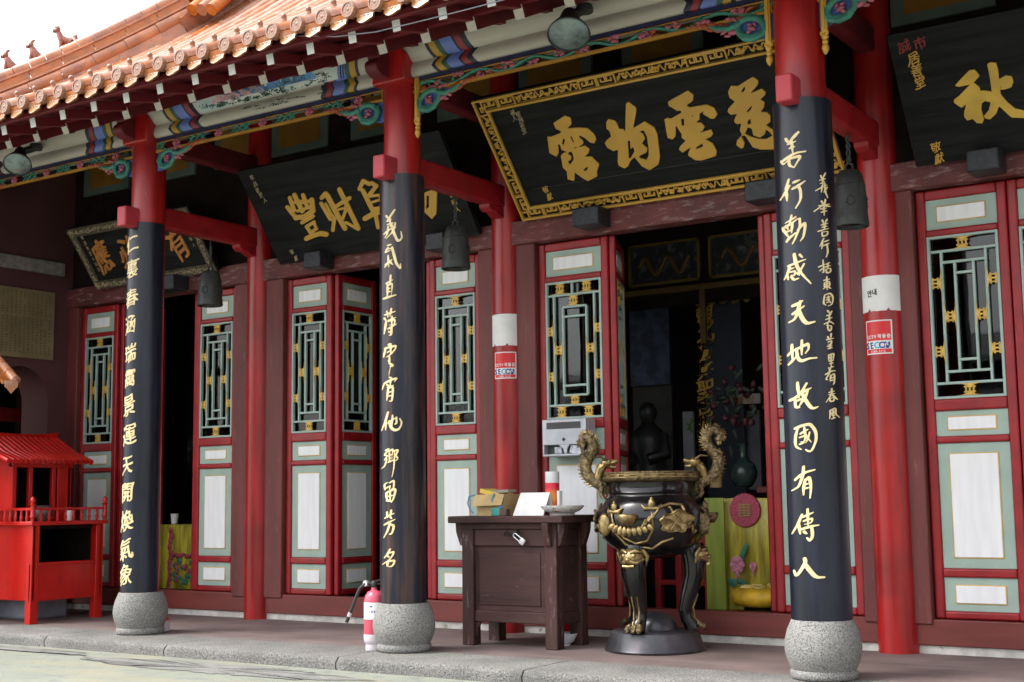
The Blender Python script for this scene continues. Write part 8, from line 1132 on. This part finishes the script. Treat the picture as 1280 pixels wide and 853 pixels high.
# brass lotus relief all round the bowl
VA = math.atan2(CX-cx, -(CY-cy))
def stem(pts, r): 
    b.tube([on_bowl(p+base, z, .006) for p, z in pts], r, 7)
for rep in range(3):
    base = VA+rep*2*pi/3
    b = MB()
    def sp(pts, n=8):
        out = []
        for (a0, z0), (a1, z1) in zip(pts[:-1], pts[1:]):
            for q in range(n): tt = q/n; out.append((a0+(a1-a0)*tt, z0+(z1-z0)*tt))
        return out+[pts[-1]]
    stem(sp([(-.80, .93), (-.72, .84), (-.58, .765), (-.35, .725), (-.10, .745), (.02, .82), (.0, .93)]), .008); stem(sp([(-.75, .80), (-.6, .72), (-.4, .69), (-.2, .70), (.0, .69), (.2, .735), (.42, .76)]), .009); stem(sp([(.1, .955), (.35, .985), (.6, .975), (.62, .94)]), .011)
    # buds
    for a, z, s in ((0., .985, 1.), (-.74, .965, .9)):
        c = on_bowl(base+a, z, .018); b.ball(c, (.026*s, .02, .035*s), 0, 10, 8); b.ball(c+Vector((0, 0, .03*s)), (.01*s, .01, .016*s), 0, 8, 6)
        for q in (-1, 1): b.tube([c+Vector((0, 0, -.03)), on_bowl(base+a+q*.12, z-.03, .012), on_bowl(base+a+q*.19, z-.005, .008)], [.014, .016, .004], 7)
    # open lotus with seed pod and petals
    c0_ = on_bowl(base-.42, .885, .02)
    fr3 = Matrix((Vector((cos(base-.42), sin(base-.42), 0)), Vector((-sin(base-.42), cos(base-.42), 0)), Vector((0, 0, 1)))).transposed()
    b.lathe([(.035, -.035), (.062, .0), (.066, .028), (.058, .036), (0, .034)], c0_, 24, frame=fr3)
    for q in range(9): a = -.80+.095*q; b.ball(on_bowl(base+a, .835-.03*(1-((q-4)/4)**2), .012), (.022, .014, .034), 0, 8, 6, Matrix.Rotation(-(q-4)*.22, 3, 'Y'))
    for q in range(4): b.tube([on_bowl(base-.18+.06*q, .83+.02*q, .012), on_bowl(base-.10+.07*q, .885+.02*q, .02)], [.012, .006], 7)
    # ruffled leaf
    n = 40; lf = []; lr = []
    for q in range(n):
        a = 2*pi*q/n; rr = 1+.09*sin(5*a+1)+.06*sin(9*a+rep)+.04*sin(14*a)
        lf.append(on_bowl(base+.44+.29*cos(a)*rr, .868+.066*sin(a)*rr+.012*cos(a), .02+.008*sin(5*a+1)))
    b.tube(lf, .0085, 6, 0, True)
    for q in range(2, n, 5): b.tube([on_bowl(base+.40, .862, .012), on_bowl(base+.44, .875, .016).lerp(lf[q], .5)+Vector((sin(base+.44), -cos(base+.44), 0))*.006, lf[q]], [.004, .005, .003], 5)
    cc = on_bowl(base+.40, .862, .006); vs = [cc]+lf; b.add(vs, [(0, i, i % n+1) for i in range(1, n+1)])
    n2 = 26; wavy = [on_bowl(base+.30+.022*q*1.1, .955-.0065*q+.018*sin(q*1.05), .01) for q in range(n2)]; b.tube(wavy, .009, 6)
    b.ball(on_bowl(base-.98, .85, .01), (.05, .03, .075), 0, 12, 8, wob=.25, seed=rep)
    b.build('lotus_relief', BRG if rep == 0 else BRGD, bo, smooth=60)
# legs with lion masks
for k, phi in enumerate((VA-.45, VA-.45+2*pi/3, VA-.45-2*pi/3)):
    d = Vector((sin(phi), -cos(phi), 0)); o = Vector((cx, cy, 0)); sd = Vector((d.y, -d.x, 0))
    path = [o+d*.25+Vector((0, 0, .70)), o+d*.275+Vector((0, 0, .60)), o+d*.275+Vector((0, 0, .50)), o+d*.235+Vector((0, 0, .38)), o+d*.205+Vector((0, 0, .28)), o+d*.215+Vector((0, 0, .215)), o+d*.245+Vector((0, 0, .18)), o+d*.255+Vector((0, 0, .15))]
    b = MB(); b.tube(path, [.07, .078, .072, .058, .045, .042, .05, .052], 16); lg = b.build('leg', BRZ, t, smooth=60)
    b = MB(); m0 = o+d*.338+Vector((0, 0, .635))
    b.ball(o+d*.30+Vector((0, 0, .635)), (.078, .078, .066), 0, 16, 10)
    for s in (-1, 1):
        b.ball(m0+sd*s*.035+d*.02+Vector((0, 0, .012)), .017, 0, 10, 8); b.tube([m0+sd*s*.01+d*.028+Vector((0, 0, .03)), m0+sd*s*.04+d*.02+Vector((0, 0, .045)), m0+sd*s*.075-d*.02+Vector((0, 0, .035))], [.011, .014, .008], 7)
        b.tube([m0+sd*s*.012+d*.035+Vector((0, 0, -.022)), m0+sd*s*.05+d*.018+Vector((0, 0, -.035)), m0+sd*s*.085-d*.03+Vector((0, 0, -.01))], [.014, .014, .008], 7)
        b.tube([m0+sd*s*.075-d*.03+Vector((0, 0, .05)), m0+sd*s*.095-d*.055+Vector((0, 0, .01)), m0+sd*s*.085-d*.06+Vector((0, 0, -.05))], [.014, .018, .006], 7)
        for q in range(3): b.tube([path[3+q]+d*(.060)+sd*s*.02, path[4+q]+d*(.055)+sd*s*.018], .006, 5)
    b.ball(m0+d*.035+Vector((0, 0, -.012)), (.022, .022, .018), 0, 10, 8); b.tube([m0+d*.03+sd*-.04+Vector((0, 0, -.055)), m0+d*.04+Vector((0, 0, -.06)), m0+d*.03+sd*.04+Vector((0, 0, -.055))], .012, 7)
    b.build('lion_mask', BRG, lg, smooth=60)
    b = MB()
    for s in (-1, 0, 1): b.tube([o+d*.29+sd*s*.034+Vector((0, 0, .19)), o+d*.325+sd*s*.042+Vector((0, 0, .165)), o+d*.33+sd*s*.042+Vector((0, 0, .146))], [.018, .022, .012], 8)
    b.build('claws', BRGD, lg, smooth=60)
# dragons for handles: S-curved bodies rearing away from the rim
for sg in (-1, 1):
    ax = Vector((cos(VA), sin(VA), 0))*sg; fw = Vector((sin(VA), -cos(VA), 0)); o = Vector((cx, cy, 0))
    def q(a, z, f=0.): return o+ax*a+fw*f+Vector((0, 0, z))
    if sg > 0: S_ = [(.30, 1.06), (.315, 1.10), (.34, 1.135), (.38, 1.15), (.42, 1.17), (.45, 1.21), (.462, 1.26), (.45, 1.305), (.425, 1.335), (.395, 1.37), (.378, 1.41), (.385, 1.45), (.41, 1.478), (.445, 1.482), (.472, 1.462), (.478, 1.435), (.462, 1.415), (.44, 1.418)]
    else: S_ = [(.30, 1.06), (.315, 1.10), (.35, 1.125), (.40, 1.15), (.435, 1.19), (.448, 1.24), (.435, 1.29), (.405, 1.33), (.385, 1.37), (.39, 1.41), (.41, 1.44), (.435, 1.45), (.455, 1.44), (.465, 1.41), (.455, 1.385), (.44, 1.38)]
    R = [.034, .042, .042, .041, .041, .041, .040, .039, .037, .036, .035, .034, .033, .032, .03, .028, .024, .014][:len(S_)]
    b = MB(); pts = [q(a, z, .012*sin(i*.8)) for i, (a, z) in enumerate(S_)]
    fine = []; fr_ = []
    for i in range(len(pts)-1):
        for k in range(3): fine.append(pts[i].lerp(pts[i+1], k/3)); fr_.append(R[i]+(R[i+1]-R[i])*k/3)
    fine.append(pts[-1]); fr_.append(R[-1])
    for _ in range(2): fine = [fine[0]]+[(fine[i-1]+fine[i]*2+fine[i+1])/4 for i in range(1, len(fine)-1)]+[fine[-1]]
    b.tube(fine, fr_, 12); dr = b.build('dragon_handle', BRGD, t, smooth=60)
    b = MB()
    cen_ = sum(fine, Vector())/len(fine)
    for i in range(6, len(fine)-2, 1):
        tn = (fine[i+1]-fine[i-1]).normalized(); nn = fw.cross(tn).normalized()*(-1)
        # spines stand on the convex side of each curl
        cur = (fine[i+1]+fine[i-1]-fine[i]*2); out_ = -cur.normalized() if cur.length > 1e-5 else nn
        if out_.length < .5: out_ = nn
        b.tube([fine[i]+out_*fr_[i]*.8, fine[i]+out_*(fr_[i]+.02)+tn*.008], [.012, .001], 6)
    b.build('spines', BRG, dr, smooth=60)
    b = MB(); hd = q(.30, 1.262, .03)
    b.tube([q(.36, 1.16, .02), q(.345, 1.21, .03), q(.325, 1.25, .03)], [.03, .034, .03], 10)
    b.ball(hd, (.042, .04, .032), 0, 12, 8, wob=.25, seed=sg+3); b.tube([hd, hd-ax*.045+Vector((0, 0, .006)), hd-ax*.075+Vector((0, 0, .016))], [.028, .022, .014], 8); b.tube([hd-Vector((0, 0, .012)), hd-ax*.04-Vector((0, 0, .028)), hd-ax*.065-Vector((0, 0, .026))], [.02, .014, .008], 8)
    for s in (-1, 1):
        b.tube([hd+fw*.02*s+Vector((0, 0, .02)), hd+ax*.04+fw*.025*s+Vector((0, 0, .045)), hd+ax*.09+fw*.03*s+Vector((0, 0, .04))], [.010, .008, .003], 6); b.ball(hd-ax*.02+fw*.024*s+Vector((0, 0, .016)), .009, 0, 8, 6)
        b.tube([hd+ax*.02+fw*.03*s-Vector((0, 0, .01)), hd+ax*.05+fw*.035*s-Vector((0, 0, .035)), hd+ax*.06+fw*.03*s-Vector((0, 0, .075))], [.012, .012, .003], 6)
    b.build('dragon_head', BRG, dr, smooth=60)
    b = MB()
    for f in (-.03, .035):
        b.tube([q(.36, 1.13, f), q(.33, 1.10, f*1.3), q(.345, 1.055, f*1.4), q(.325, 1.03, f*1.4)], [.024, .02, .014, .016], 8)
        for k in (-1, 0, 1): b.tube([q(.325, 1.03, f*1.4+.012*k), q(.30, 1.02, f*1.4+.02*k)], [.008, .003], 5)
    b.tube([q(.42, 1.335, .02), q(.455, 1.34, .05), q(.48, 1.32, .055)], [.014, .010, .005], 6); b.tube([q(.44, 1.30, .03), q(.47, 1.355, .045)], [.01, .004], 6)
    b.build('dragon_claws', BRGD, dr, smooth=60)

# ------------------------------------------------------------------ fire extinguishers
def extinguisher(x, y, yaw, label):
    t = thing('fire_extinguisher', label, 'fire extinguisher', (x, y, 0))
    b = MB(); b.lathe([(.070, .105), (.072, .115), (.072, .34), (.064, .375), (.045, .40), (.022, .412), (.02, .43), (0, .43)], (x, y, 0), 32); cyl = b.build('cylinder', EXTR, t, smooth=50)
    b = MB(); b.lathe([(.058, 0), (.062, .008), (.06, .045), (.066, .05), (.074, .075), (.074, .11), (.070, .112)], (x, y, 0), 32); b.build('plastic_foot', PLSTW, t, smooth=50)
    b = MB(); fr = cyl_fr(x, y, .0726); n = 20; us = [-.10+.26*i/n for i in range(n+1)]; b.add([fr(u, .215, 0) for u in us]+[fr(u, .33, 0) for u in us], [(i, i+1, n+2+i, n+1+i) for i in range(n)]); lb = b.build('label', STW, cyl, smooth=60)
    b = MB(); fr = cyl_fr(x, y, .0733)
    for u0, v0, u1, v1 in ((-.03, .312, .10, .322), (.02, .298, .035, .308), (-.01, .26, .02, .275), (.03, .26, .055, .275), (-.02, .24, .08, .246)): b.quad(fr(u0, v0, 0), fr(u1, v0, 0), fr(u1, v1, 0), fr(u0, v1, 0))
    b.build('printed_lines', STBL, lb)
    b = MB(); b.lathe([(.02, .428), (.024, .44), (.024, .465), (.016, .475), (0, .475)], (x, y, 0), 16); b.bar((x, y, .47), (x+.10*cos(yaw+pi), y+.10*sin(yaw+pi), .50), .022, .012); b.bar((x, y, .455), (x+.09*cos(yaw+pi), y+.09*sin(yaw+pi), .455), .018, .010); b.build('valve', RUB, t, smooth=40)
    d = Vector((cos(yaw), sin(yaw), 0)); b = MB(); P = [Vector((x, y, .455))+d*.02, Vector((x, y, .458))+d*.06, Vector((x, y, .42))+d*.105, Vector((x, y, .34))+d*.14, Vector((x, y, .25))+d*.175, Vector((x, y, .19))+d*.20]
    b.tube(P, [.011, .013, .013, .012, .013, .013], 10); b.build('hose', RUB, t, smooth=60)
    b = MB(); b.lathe([(.02, -.012), (.022, 0), (.02, .012)], tuple(P[1]-Vector((0, 0, 0))), 14, frame=Matrix.Rotation(radians(90), 3, 'X')); b.tube([P[4].lerp(P[5], -.1), P[4].lerp(P[5], .35)], .0145, 10); b.build('metal_collar', STEEL, t, smooth=50)
    return t
e1 = at(468, 813, Z=0); extinguisher(e1.x, e1.y, radians(205), 'pinkish red fire extinguisher with hose beside the middle stone base')
e2 = at(200.5, 789, Z=0); b = MB(); b.lathe([(.074, 0), (.078, .012), (.07, .03), (.072, .035), (.075, .06), (.07, .085)], (e2.x, e2.y, 0), 28); b2 = MB(); b2.lathe([(.069, .086), (.066, .10), (.045, .16), (.03, .20), (0, .205)], (e2.x, e2.y, 0), 28)
t = thing('floor_cone', 'small red topped white cone mostly hidden behind the left stone base', 'cone', (e2.x, e2.y, 0)); b.build('white_foot', PLSTW, t, smooth=50); b2.build('red_top', STRED, t, smooth=50)

# ------------------------------------------------------------------ inside the hall, seen through the open doors
def cloth_altar(x0, x1, y0, y1, z1, label, extra):
    t = thing('altar_table', label, 'altar table', ((x0+x1)/2, (y0+y1)/2, .1)); b = MB(); b.bb(x0+.02, x1-.02, y0+.02, y1, .1, z1-.005); b.build('table', DARKR, t)
    b = MB(); n = 46; vs = []; rows_ = [(z1, 0.0), (z1-.005, 1.), (z1-.2, 1.), (z1-.205, 1.25), (z1-.45, 1.), (.2, 1.)]
    for z, k in rows_:
        for i in range(n+1): u = i/n; y = y0-.006*k*(1+.9*mnoise.noise(Vector((u*11, z*1.1, x0))))*(.5+2.6*(z1-z)); vs.append((x0+(x1-x0)*u, y, z))
    vs += [(x0+(x1-x0)*i/n, y1, z1) for i in range(n+1)]; k = n+1; R_ = len(rows_)
    b.add(vs, [(r*k+i, r*k+i+1, (r+1)*k+i+1, (r+1)*k+i) for r in range(R_-1) for i in range(n)]+[(R_*k+i, R_*k+i+1, i+1, i) for i in range(n)]); c = b.build('satin_cloth', CLOTH, t, smooth=70)
    extra(t, c); return t
def ex1(t, c):
    p = at(933, 638, Y=1.86); b = MB(); b.lathe([(0, .012), (.12, .012), (.125, .006), (.125, 0)], (p.x, 1.838, p.z), 28, frame=Matrix.Rotation(radians(90), 3, 'X')); em = b.build('round_emblem', EMBR, c, smooth=40)
    b = MB()
    for k in range(-2, 3): b.tube([(p.x-.05, 1.824, p.z+.02*k), (p.x+.05, 1.824, p.z+.02*k)], .005, 5); 
    for k in (-1, 0, 1): b.tube([(p.x+.035*k, 1.824, p.z-.05), (p.x+.035*k, 1.824, p.z+.05)], .005, 5)
    b.build('emblem_threads', mat('old_gold_thread', (.30, .22, .08), .5), em)
    for (px, py, s, m_) in ((922, 706, 1, EMBW), (942, 708, .5, EMBW)):
        q = at(px, py, Y=1.83); b = MB()
        for k in range(6): a = 2*pi*k/6; b.ball((q.x+.03*s*cos(a), 1.822, q.z+.035*s*sin(a)), (.03*s, .006, .03*s), 0, 8, 5)
        b.ball((q.x, 1.82, q.z-.075*s), (.012, .006, .035), 0, 6, 4); b.build('embroidered_lotus', m_, c, smooth=60)
    b = MB()
    for px, py, r0, r1 in ((930, 690, .02, .07), (916, 728, .04, .03), (928, 728, .05, .02)): q = at(px, py, Y=1.83); b.ball((q.x, 1.824, q.z), (r0, .005, r1), 0, 8, 5, Matrix.Rotation(.4, 3, 'Y'))
    b.build('embroidered_leaves', EMBG, c, smooth=60)
    b = MB(); b.bb(ax0-.02, at(906, 690, Y=1.8).x, 1.80, 1.812, .2, az1+.004); b.build('side_drape', CLOTHG, t)
ax0 = at(889, 690, Y=1.85).x; az1 = at(920, 623, Y=1.85).z
cloth_altar(ax0, ax0+1.3, 1.85, 2.5, az1, 'altar table under yellow green satin with round emblem in the centre doorway', ex1)
bz1 = at(220, 656, Y=1.87).z
def ex2(t, c):
    b = MB(); 
    for k in range(14): b.ball((bx0+.17+.012*sin(k*1.7), 1.848, bz1-.06-.052*k), (.028, .012, .035), 0, 8, 5, wob=.3, seed=k)
    for k in range(12): b.ball((bx0+.2+.04*k, 1.848, bz1-.30+.01*sin(k*2)), (.028, .012, .02), 0, 8, 5, wob=.3, seed=k)
    b.build('embroidered_border', EMBR, c, smooth=60); rnd = random.Random(9); b = MB()
    for k in range(36): b.ball((bx0+rnd.uniform(.22, .7), 1.848, rnd.uniform(.24, bz1-.34)), (rnd.uniform(.01, .03), .008, rnd.uniform(.015, .05)), 0, 7, 5, Matrix.Rotation(rnd.uniform(-1, 1), 3, 'Y'))
    b.build('embroidered_leaves', EMBG, c, smooth=60); b = MB()
    for k in range(16): b.ball((bx0+rnd.uniform(.25, .65), 1.846, rnd.uniform(.24, .45)), (.02, .01, .025), 0, 7, 5)
    b.build('embroidered_flowers', EMBR, c, smooth=60)
bx0 = at(200, 700, Y=1.87).x
cloth_altar(bx0, bx0+1.2, 1.87, 2.4, at(220, 656, Y=1.87).z, 'altar table under embroidered yellow green cloth in the left doorway', ex2)
p = at(936, 744, Y=1.62); t = thing('round_cushion', 'round yellow embroidered cushion on a stool before the satin altar', 'cushion', (p.x+.08, 1.66, .12)); b = MB(); b.lathe([(0, p.z-.075), (.22, p.z-.07), (.265, p.z-.02), (.255, p.z+.03), (.2, p.z+.055), (0, p.z+.06)], (p.x+.12, 1.66, 0), 36); cu_ = b.build('pad', CUSH, t, smooth=60)
b = MB()
for k in range(8): a = 2*pi*k/8; b.tube([(p.x+.12+.07*cos(a), 1.66+.07*sin(a), p.z+.06), (p.x+.12+.15*cos(a+.3), 1.66+.15*sin(a+.3), p.z+.062), (p.x+.12+.19*cos(a), 1.66+.19*sin(a), p.z+.056)], .012, 6)
b.build('embroidery', mat('pale_gold_thread', (.75, .62, .2), .5), cu_, smooth=60)
b = MB(); b.lathe([(.18, .1), (.16, p.z-.075), (0, p.z-.075)], (p.x+.12, 1.66, 0), 20); b.build('stool', DARK, t)
t = thing('altar_railing', 'red wooden railing low behind the censer in the centre doorway', 'railing', (1.55, 1.95, .1)); b = MB()
rx_ = [at(q, 720, Y=1.9).x for q in (822, 848, 884)]
for x in rx_: b.bb(x-.025, x+.025, 1.9, 1.95, .1, .80)
b.build('posts', REDD, t, bevel=.004); b = MB(); b.bb(rx_[0]-.03, rx_[2]+.03, 1.9, 1.95, .80, .86); b.bb(rx_[0]-.03, rx_[2]+.03, 1.905, 1.945, .36, .40); b.bb(rx_[0]-.03, rx_[2]+.03, 1.905, 1.945, .68, .72); b.build('rails', REDD, t, bevel=.004)
t = thing('altar_railing', 'dark red railing behind the cloth altar in the left doorway', 'railing', (-3.75, 2.6, .1)); b = MB()
b.bb(-4.6, -3.2, 2.6, 2.66, 1.32, 1.40); b.bb(-4.6, -3.2, 2.6, 2.66, 1.22, 1.25); b.build('rails', REDD, t); b = MB()
for k in range(12): b.bb(-4.5+.12*k, -4.47+.12*k, 2.61, 2.64, 1.0, 1.32)
b.build('balusters', REDD, t)
IY = 3.0
def idark(name, m_, px0, py0, px1, py1, y, dy=.03, par=None):
    a = at(px0, py0, Y=y); c = at(px1, py1, Y=y); b = MB(); b.bb(min(a.x, c.x), max(a.x, c.x), y, y+dy, min(a.z, c.z), max(a.z, c.z)); return b
# partition with painted frieze panels behind the opening
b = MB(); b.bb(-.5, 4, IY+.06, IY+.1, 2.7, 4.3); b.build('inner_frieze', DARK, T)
zA, zB = at(840, 300, Y=IY).z, at(840, 353, Y=IY).z
for xa, xb in ((at(783, 330, Y=IY).x, at(872, 315, Y=IY).x), (at(883, 310, Y=IY).x, at(990, 300, Y=IY).x)):
    b = MB(); w_ = .022
    for u0, v0, u1, v1 in ((xa, zB, xb, zB+w_), (xa, zA-w_, xb, zA), (xa, zB, xa+w_, zA), (xb-w_, zB, xb, zA)): b.bb(u0, u1, IY+.03, IY+.05+random.uniform(0, .003), v0, v1)
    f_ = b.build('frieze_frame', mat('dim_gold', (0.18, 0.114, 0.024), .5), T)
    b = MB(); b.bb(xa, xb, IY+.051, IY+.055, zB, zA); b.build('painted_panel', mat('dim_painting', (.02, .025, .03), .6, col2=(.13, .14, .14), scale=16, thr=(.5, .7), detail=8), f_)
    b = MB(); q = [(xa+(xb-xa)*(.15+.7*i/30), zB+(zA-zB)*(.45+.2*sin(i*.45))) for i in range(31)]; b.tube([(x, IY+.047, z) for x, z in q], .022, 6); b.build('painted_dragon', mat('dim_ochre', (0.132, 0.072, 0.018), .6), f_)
zG = at(870, 358, Y=IY).z; b = MB(); b.bb(-.3, 4, IY, IY+.06, zG-.03, zG+.02); b.bb(at(876, 380, Y=IY).x-.02, at(876, 380, Y=IY).x+.03, IY+.01, IY+.05, zG-.5, zG-.03); b.build('inner_beam', mat('dim_gold_beam', (0.12, 0.072, 0.015), .6), T, bevel=.004)
xa, xb = at(851, 560, Y=IY).x, at(905, 560, Y=IY).x
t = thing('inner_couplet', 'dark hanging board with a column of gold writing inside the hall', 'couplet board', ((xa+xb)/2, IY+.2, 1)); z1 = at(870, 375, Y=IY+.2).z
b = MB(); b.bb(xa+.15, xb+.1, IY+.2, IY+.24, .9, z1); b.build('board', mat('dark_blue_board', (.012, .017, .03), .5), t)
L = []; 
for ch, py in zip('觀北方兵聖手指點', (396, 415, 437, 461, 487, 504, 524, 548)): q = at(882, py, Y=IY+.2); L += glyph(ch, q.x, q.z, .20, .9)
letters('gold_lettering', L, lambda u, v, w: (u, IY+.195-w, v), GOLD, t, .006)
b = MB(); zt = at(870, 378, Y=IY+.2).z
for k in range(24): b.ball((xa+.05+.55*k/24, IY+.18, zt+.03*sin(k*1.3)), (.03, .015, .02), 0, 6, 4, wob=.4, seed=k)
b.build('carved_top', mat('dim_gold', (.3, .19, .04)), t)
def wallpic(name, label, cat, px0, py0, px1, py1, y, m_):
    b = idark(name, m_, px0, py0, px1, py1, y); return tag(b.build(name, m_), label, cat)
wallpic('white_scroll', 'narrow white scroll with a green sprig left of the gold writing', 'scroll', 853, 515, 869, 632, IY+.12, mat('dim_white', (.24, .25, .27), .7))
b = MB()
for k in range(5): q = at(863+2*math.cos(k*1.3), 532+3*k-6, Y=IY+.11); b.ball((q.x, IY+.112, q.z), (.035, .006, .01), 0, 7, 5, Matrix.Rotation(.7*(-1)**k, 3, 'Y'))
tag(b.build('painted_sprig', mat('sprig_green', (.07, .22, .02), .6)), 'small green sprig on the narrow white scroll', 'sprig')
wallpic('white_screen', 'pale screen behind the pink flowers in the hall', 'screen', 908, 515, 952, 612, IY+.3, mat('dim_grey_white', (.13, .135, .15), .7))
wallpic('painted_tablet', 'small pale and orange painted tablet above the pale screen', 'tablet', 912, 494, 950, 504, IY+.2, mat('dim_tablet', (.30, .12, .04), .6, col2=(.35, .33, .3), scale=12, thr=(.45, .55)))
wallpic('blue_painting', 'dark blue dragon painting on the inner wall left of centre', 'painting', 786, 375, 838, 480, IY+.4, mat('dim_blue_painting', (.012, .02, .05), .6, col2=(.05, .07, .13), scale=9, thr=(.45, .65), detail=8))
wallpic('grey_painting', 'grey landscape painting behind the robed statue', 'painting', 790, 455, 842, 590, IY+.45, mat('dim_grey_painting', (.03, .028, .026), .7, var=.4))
# shelf, vase, flowers, statue
sz = at(920, 609, Y=2.45).z; b = MB(); b.bb(1.55, 3.1, 2.40, 2.9, sz-.05, sz); tag(b.build('altar_shelf', DARKR, bevel=.006), 'dark red altar shelf holding the green vase', 'shelf')
vp = at(930, 607, Y=2.6); lathe_thing('celadon_vase', 'round green celadon vase with a narrow neck on the altar shelf', 'vase', [(.05, 0), (.07, .01), (.105, .07), (.112, .12), (.09, .18), (.045, .22), (.033, .25), (.033, .33), (.045, .35), (.038, .35), (.026, .31)], (vp.x, 2.6, sz), CELA)
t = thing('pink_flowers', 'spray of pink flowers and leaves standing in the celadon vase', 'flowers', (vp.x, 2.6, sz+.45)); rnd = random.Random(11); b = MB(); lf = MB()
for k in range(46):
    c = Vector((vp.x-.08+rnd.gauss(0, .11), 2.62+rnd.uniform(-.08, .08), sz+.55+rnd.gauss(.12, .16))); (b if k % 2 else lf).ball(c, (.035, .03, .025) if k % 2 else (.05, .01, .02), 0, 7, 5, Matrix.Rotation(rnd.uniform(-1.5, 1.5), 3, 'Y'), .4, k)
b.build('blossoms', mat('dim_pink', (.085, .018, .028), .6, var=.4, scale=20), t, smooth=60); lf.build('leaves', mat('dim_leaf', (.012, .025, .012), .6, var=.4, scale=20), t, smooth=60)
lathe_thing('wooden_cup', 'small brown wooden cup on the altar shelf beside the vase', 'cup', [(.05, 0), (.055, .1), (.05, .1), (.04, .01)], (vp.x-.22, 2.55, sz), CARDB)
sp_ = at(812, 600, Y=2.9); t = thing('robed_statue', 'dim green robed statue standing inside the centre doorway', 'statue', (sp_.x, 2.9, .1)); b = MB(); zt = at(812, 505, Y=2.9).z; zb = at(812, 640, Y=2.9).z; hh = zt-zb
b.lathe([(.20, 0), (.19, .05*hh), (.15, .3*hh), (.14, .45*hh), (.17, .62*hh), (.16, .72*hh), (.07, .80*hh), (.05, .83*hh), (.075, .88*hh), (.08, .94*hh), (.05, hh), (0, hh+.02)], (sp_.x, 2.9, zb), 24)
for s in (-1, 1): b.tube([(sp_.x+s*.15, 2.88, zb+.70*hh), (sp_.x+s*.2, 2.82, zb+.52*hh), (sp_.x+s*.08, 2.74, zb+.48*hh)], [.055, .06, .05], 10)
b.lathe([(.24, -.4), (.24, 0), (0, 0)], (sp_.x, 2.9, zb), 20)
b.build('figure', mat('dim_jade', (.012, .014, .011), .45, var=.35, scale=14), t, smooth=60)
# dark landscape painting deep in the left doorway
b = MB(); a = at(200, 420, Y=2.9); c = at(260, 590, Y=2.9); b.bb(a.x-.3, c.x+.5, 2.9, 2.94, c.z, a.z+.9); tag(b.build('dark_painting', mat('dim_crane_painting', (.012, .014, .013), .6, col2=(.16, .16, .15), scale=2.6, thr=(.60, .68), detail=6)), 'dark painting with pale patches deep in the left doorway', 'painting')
# opposite hall across the courtyard
t = thing('opposite_hall', 'grey hall with dark tiered roof across the courtyard, mirrored in the right doors', 'building', (3, -34, GZ)); b = MB(); b.bb(-26, 30, -40, -34, GZ, 4.6); b.build('wall', CEMENT, t)
for k in range(2):
    b = MB(); b.prism([(-33+1.2*k, 4+1.3*k), (-33.2+1.2*k, 4.25+1.3*k), (-36, 5.4+1.3*k), (-41, 5.4+1.3*k), (-41, 4+1.3*k)], lambda u, v, w: (w, u-1.2*k*1.6, v), -28+6*k, 32-6*k); b.build('roof', ROOFD, t)
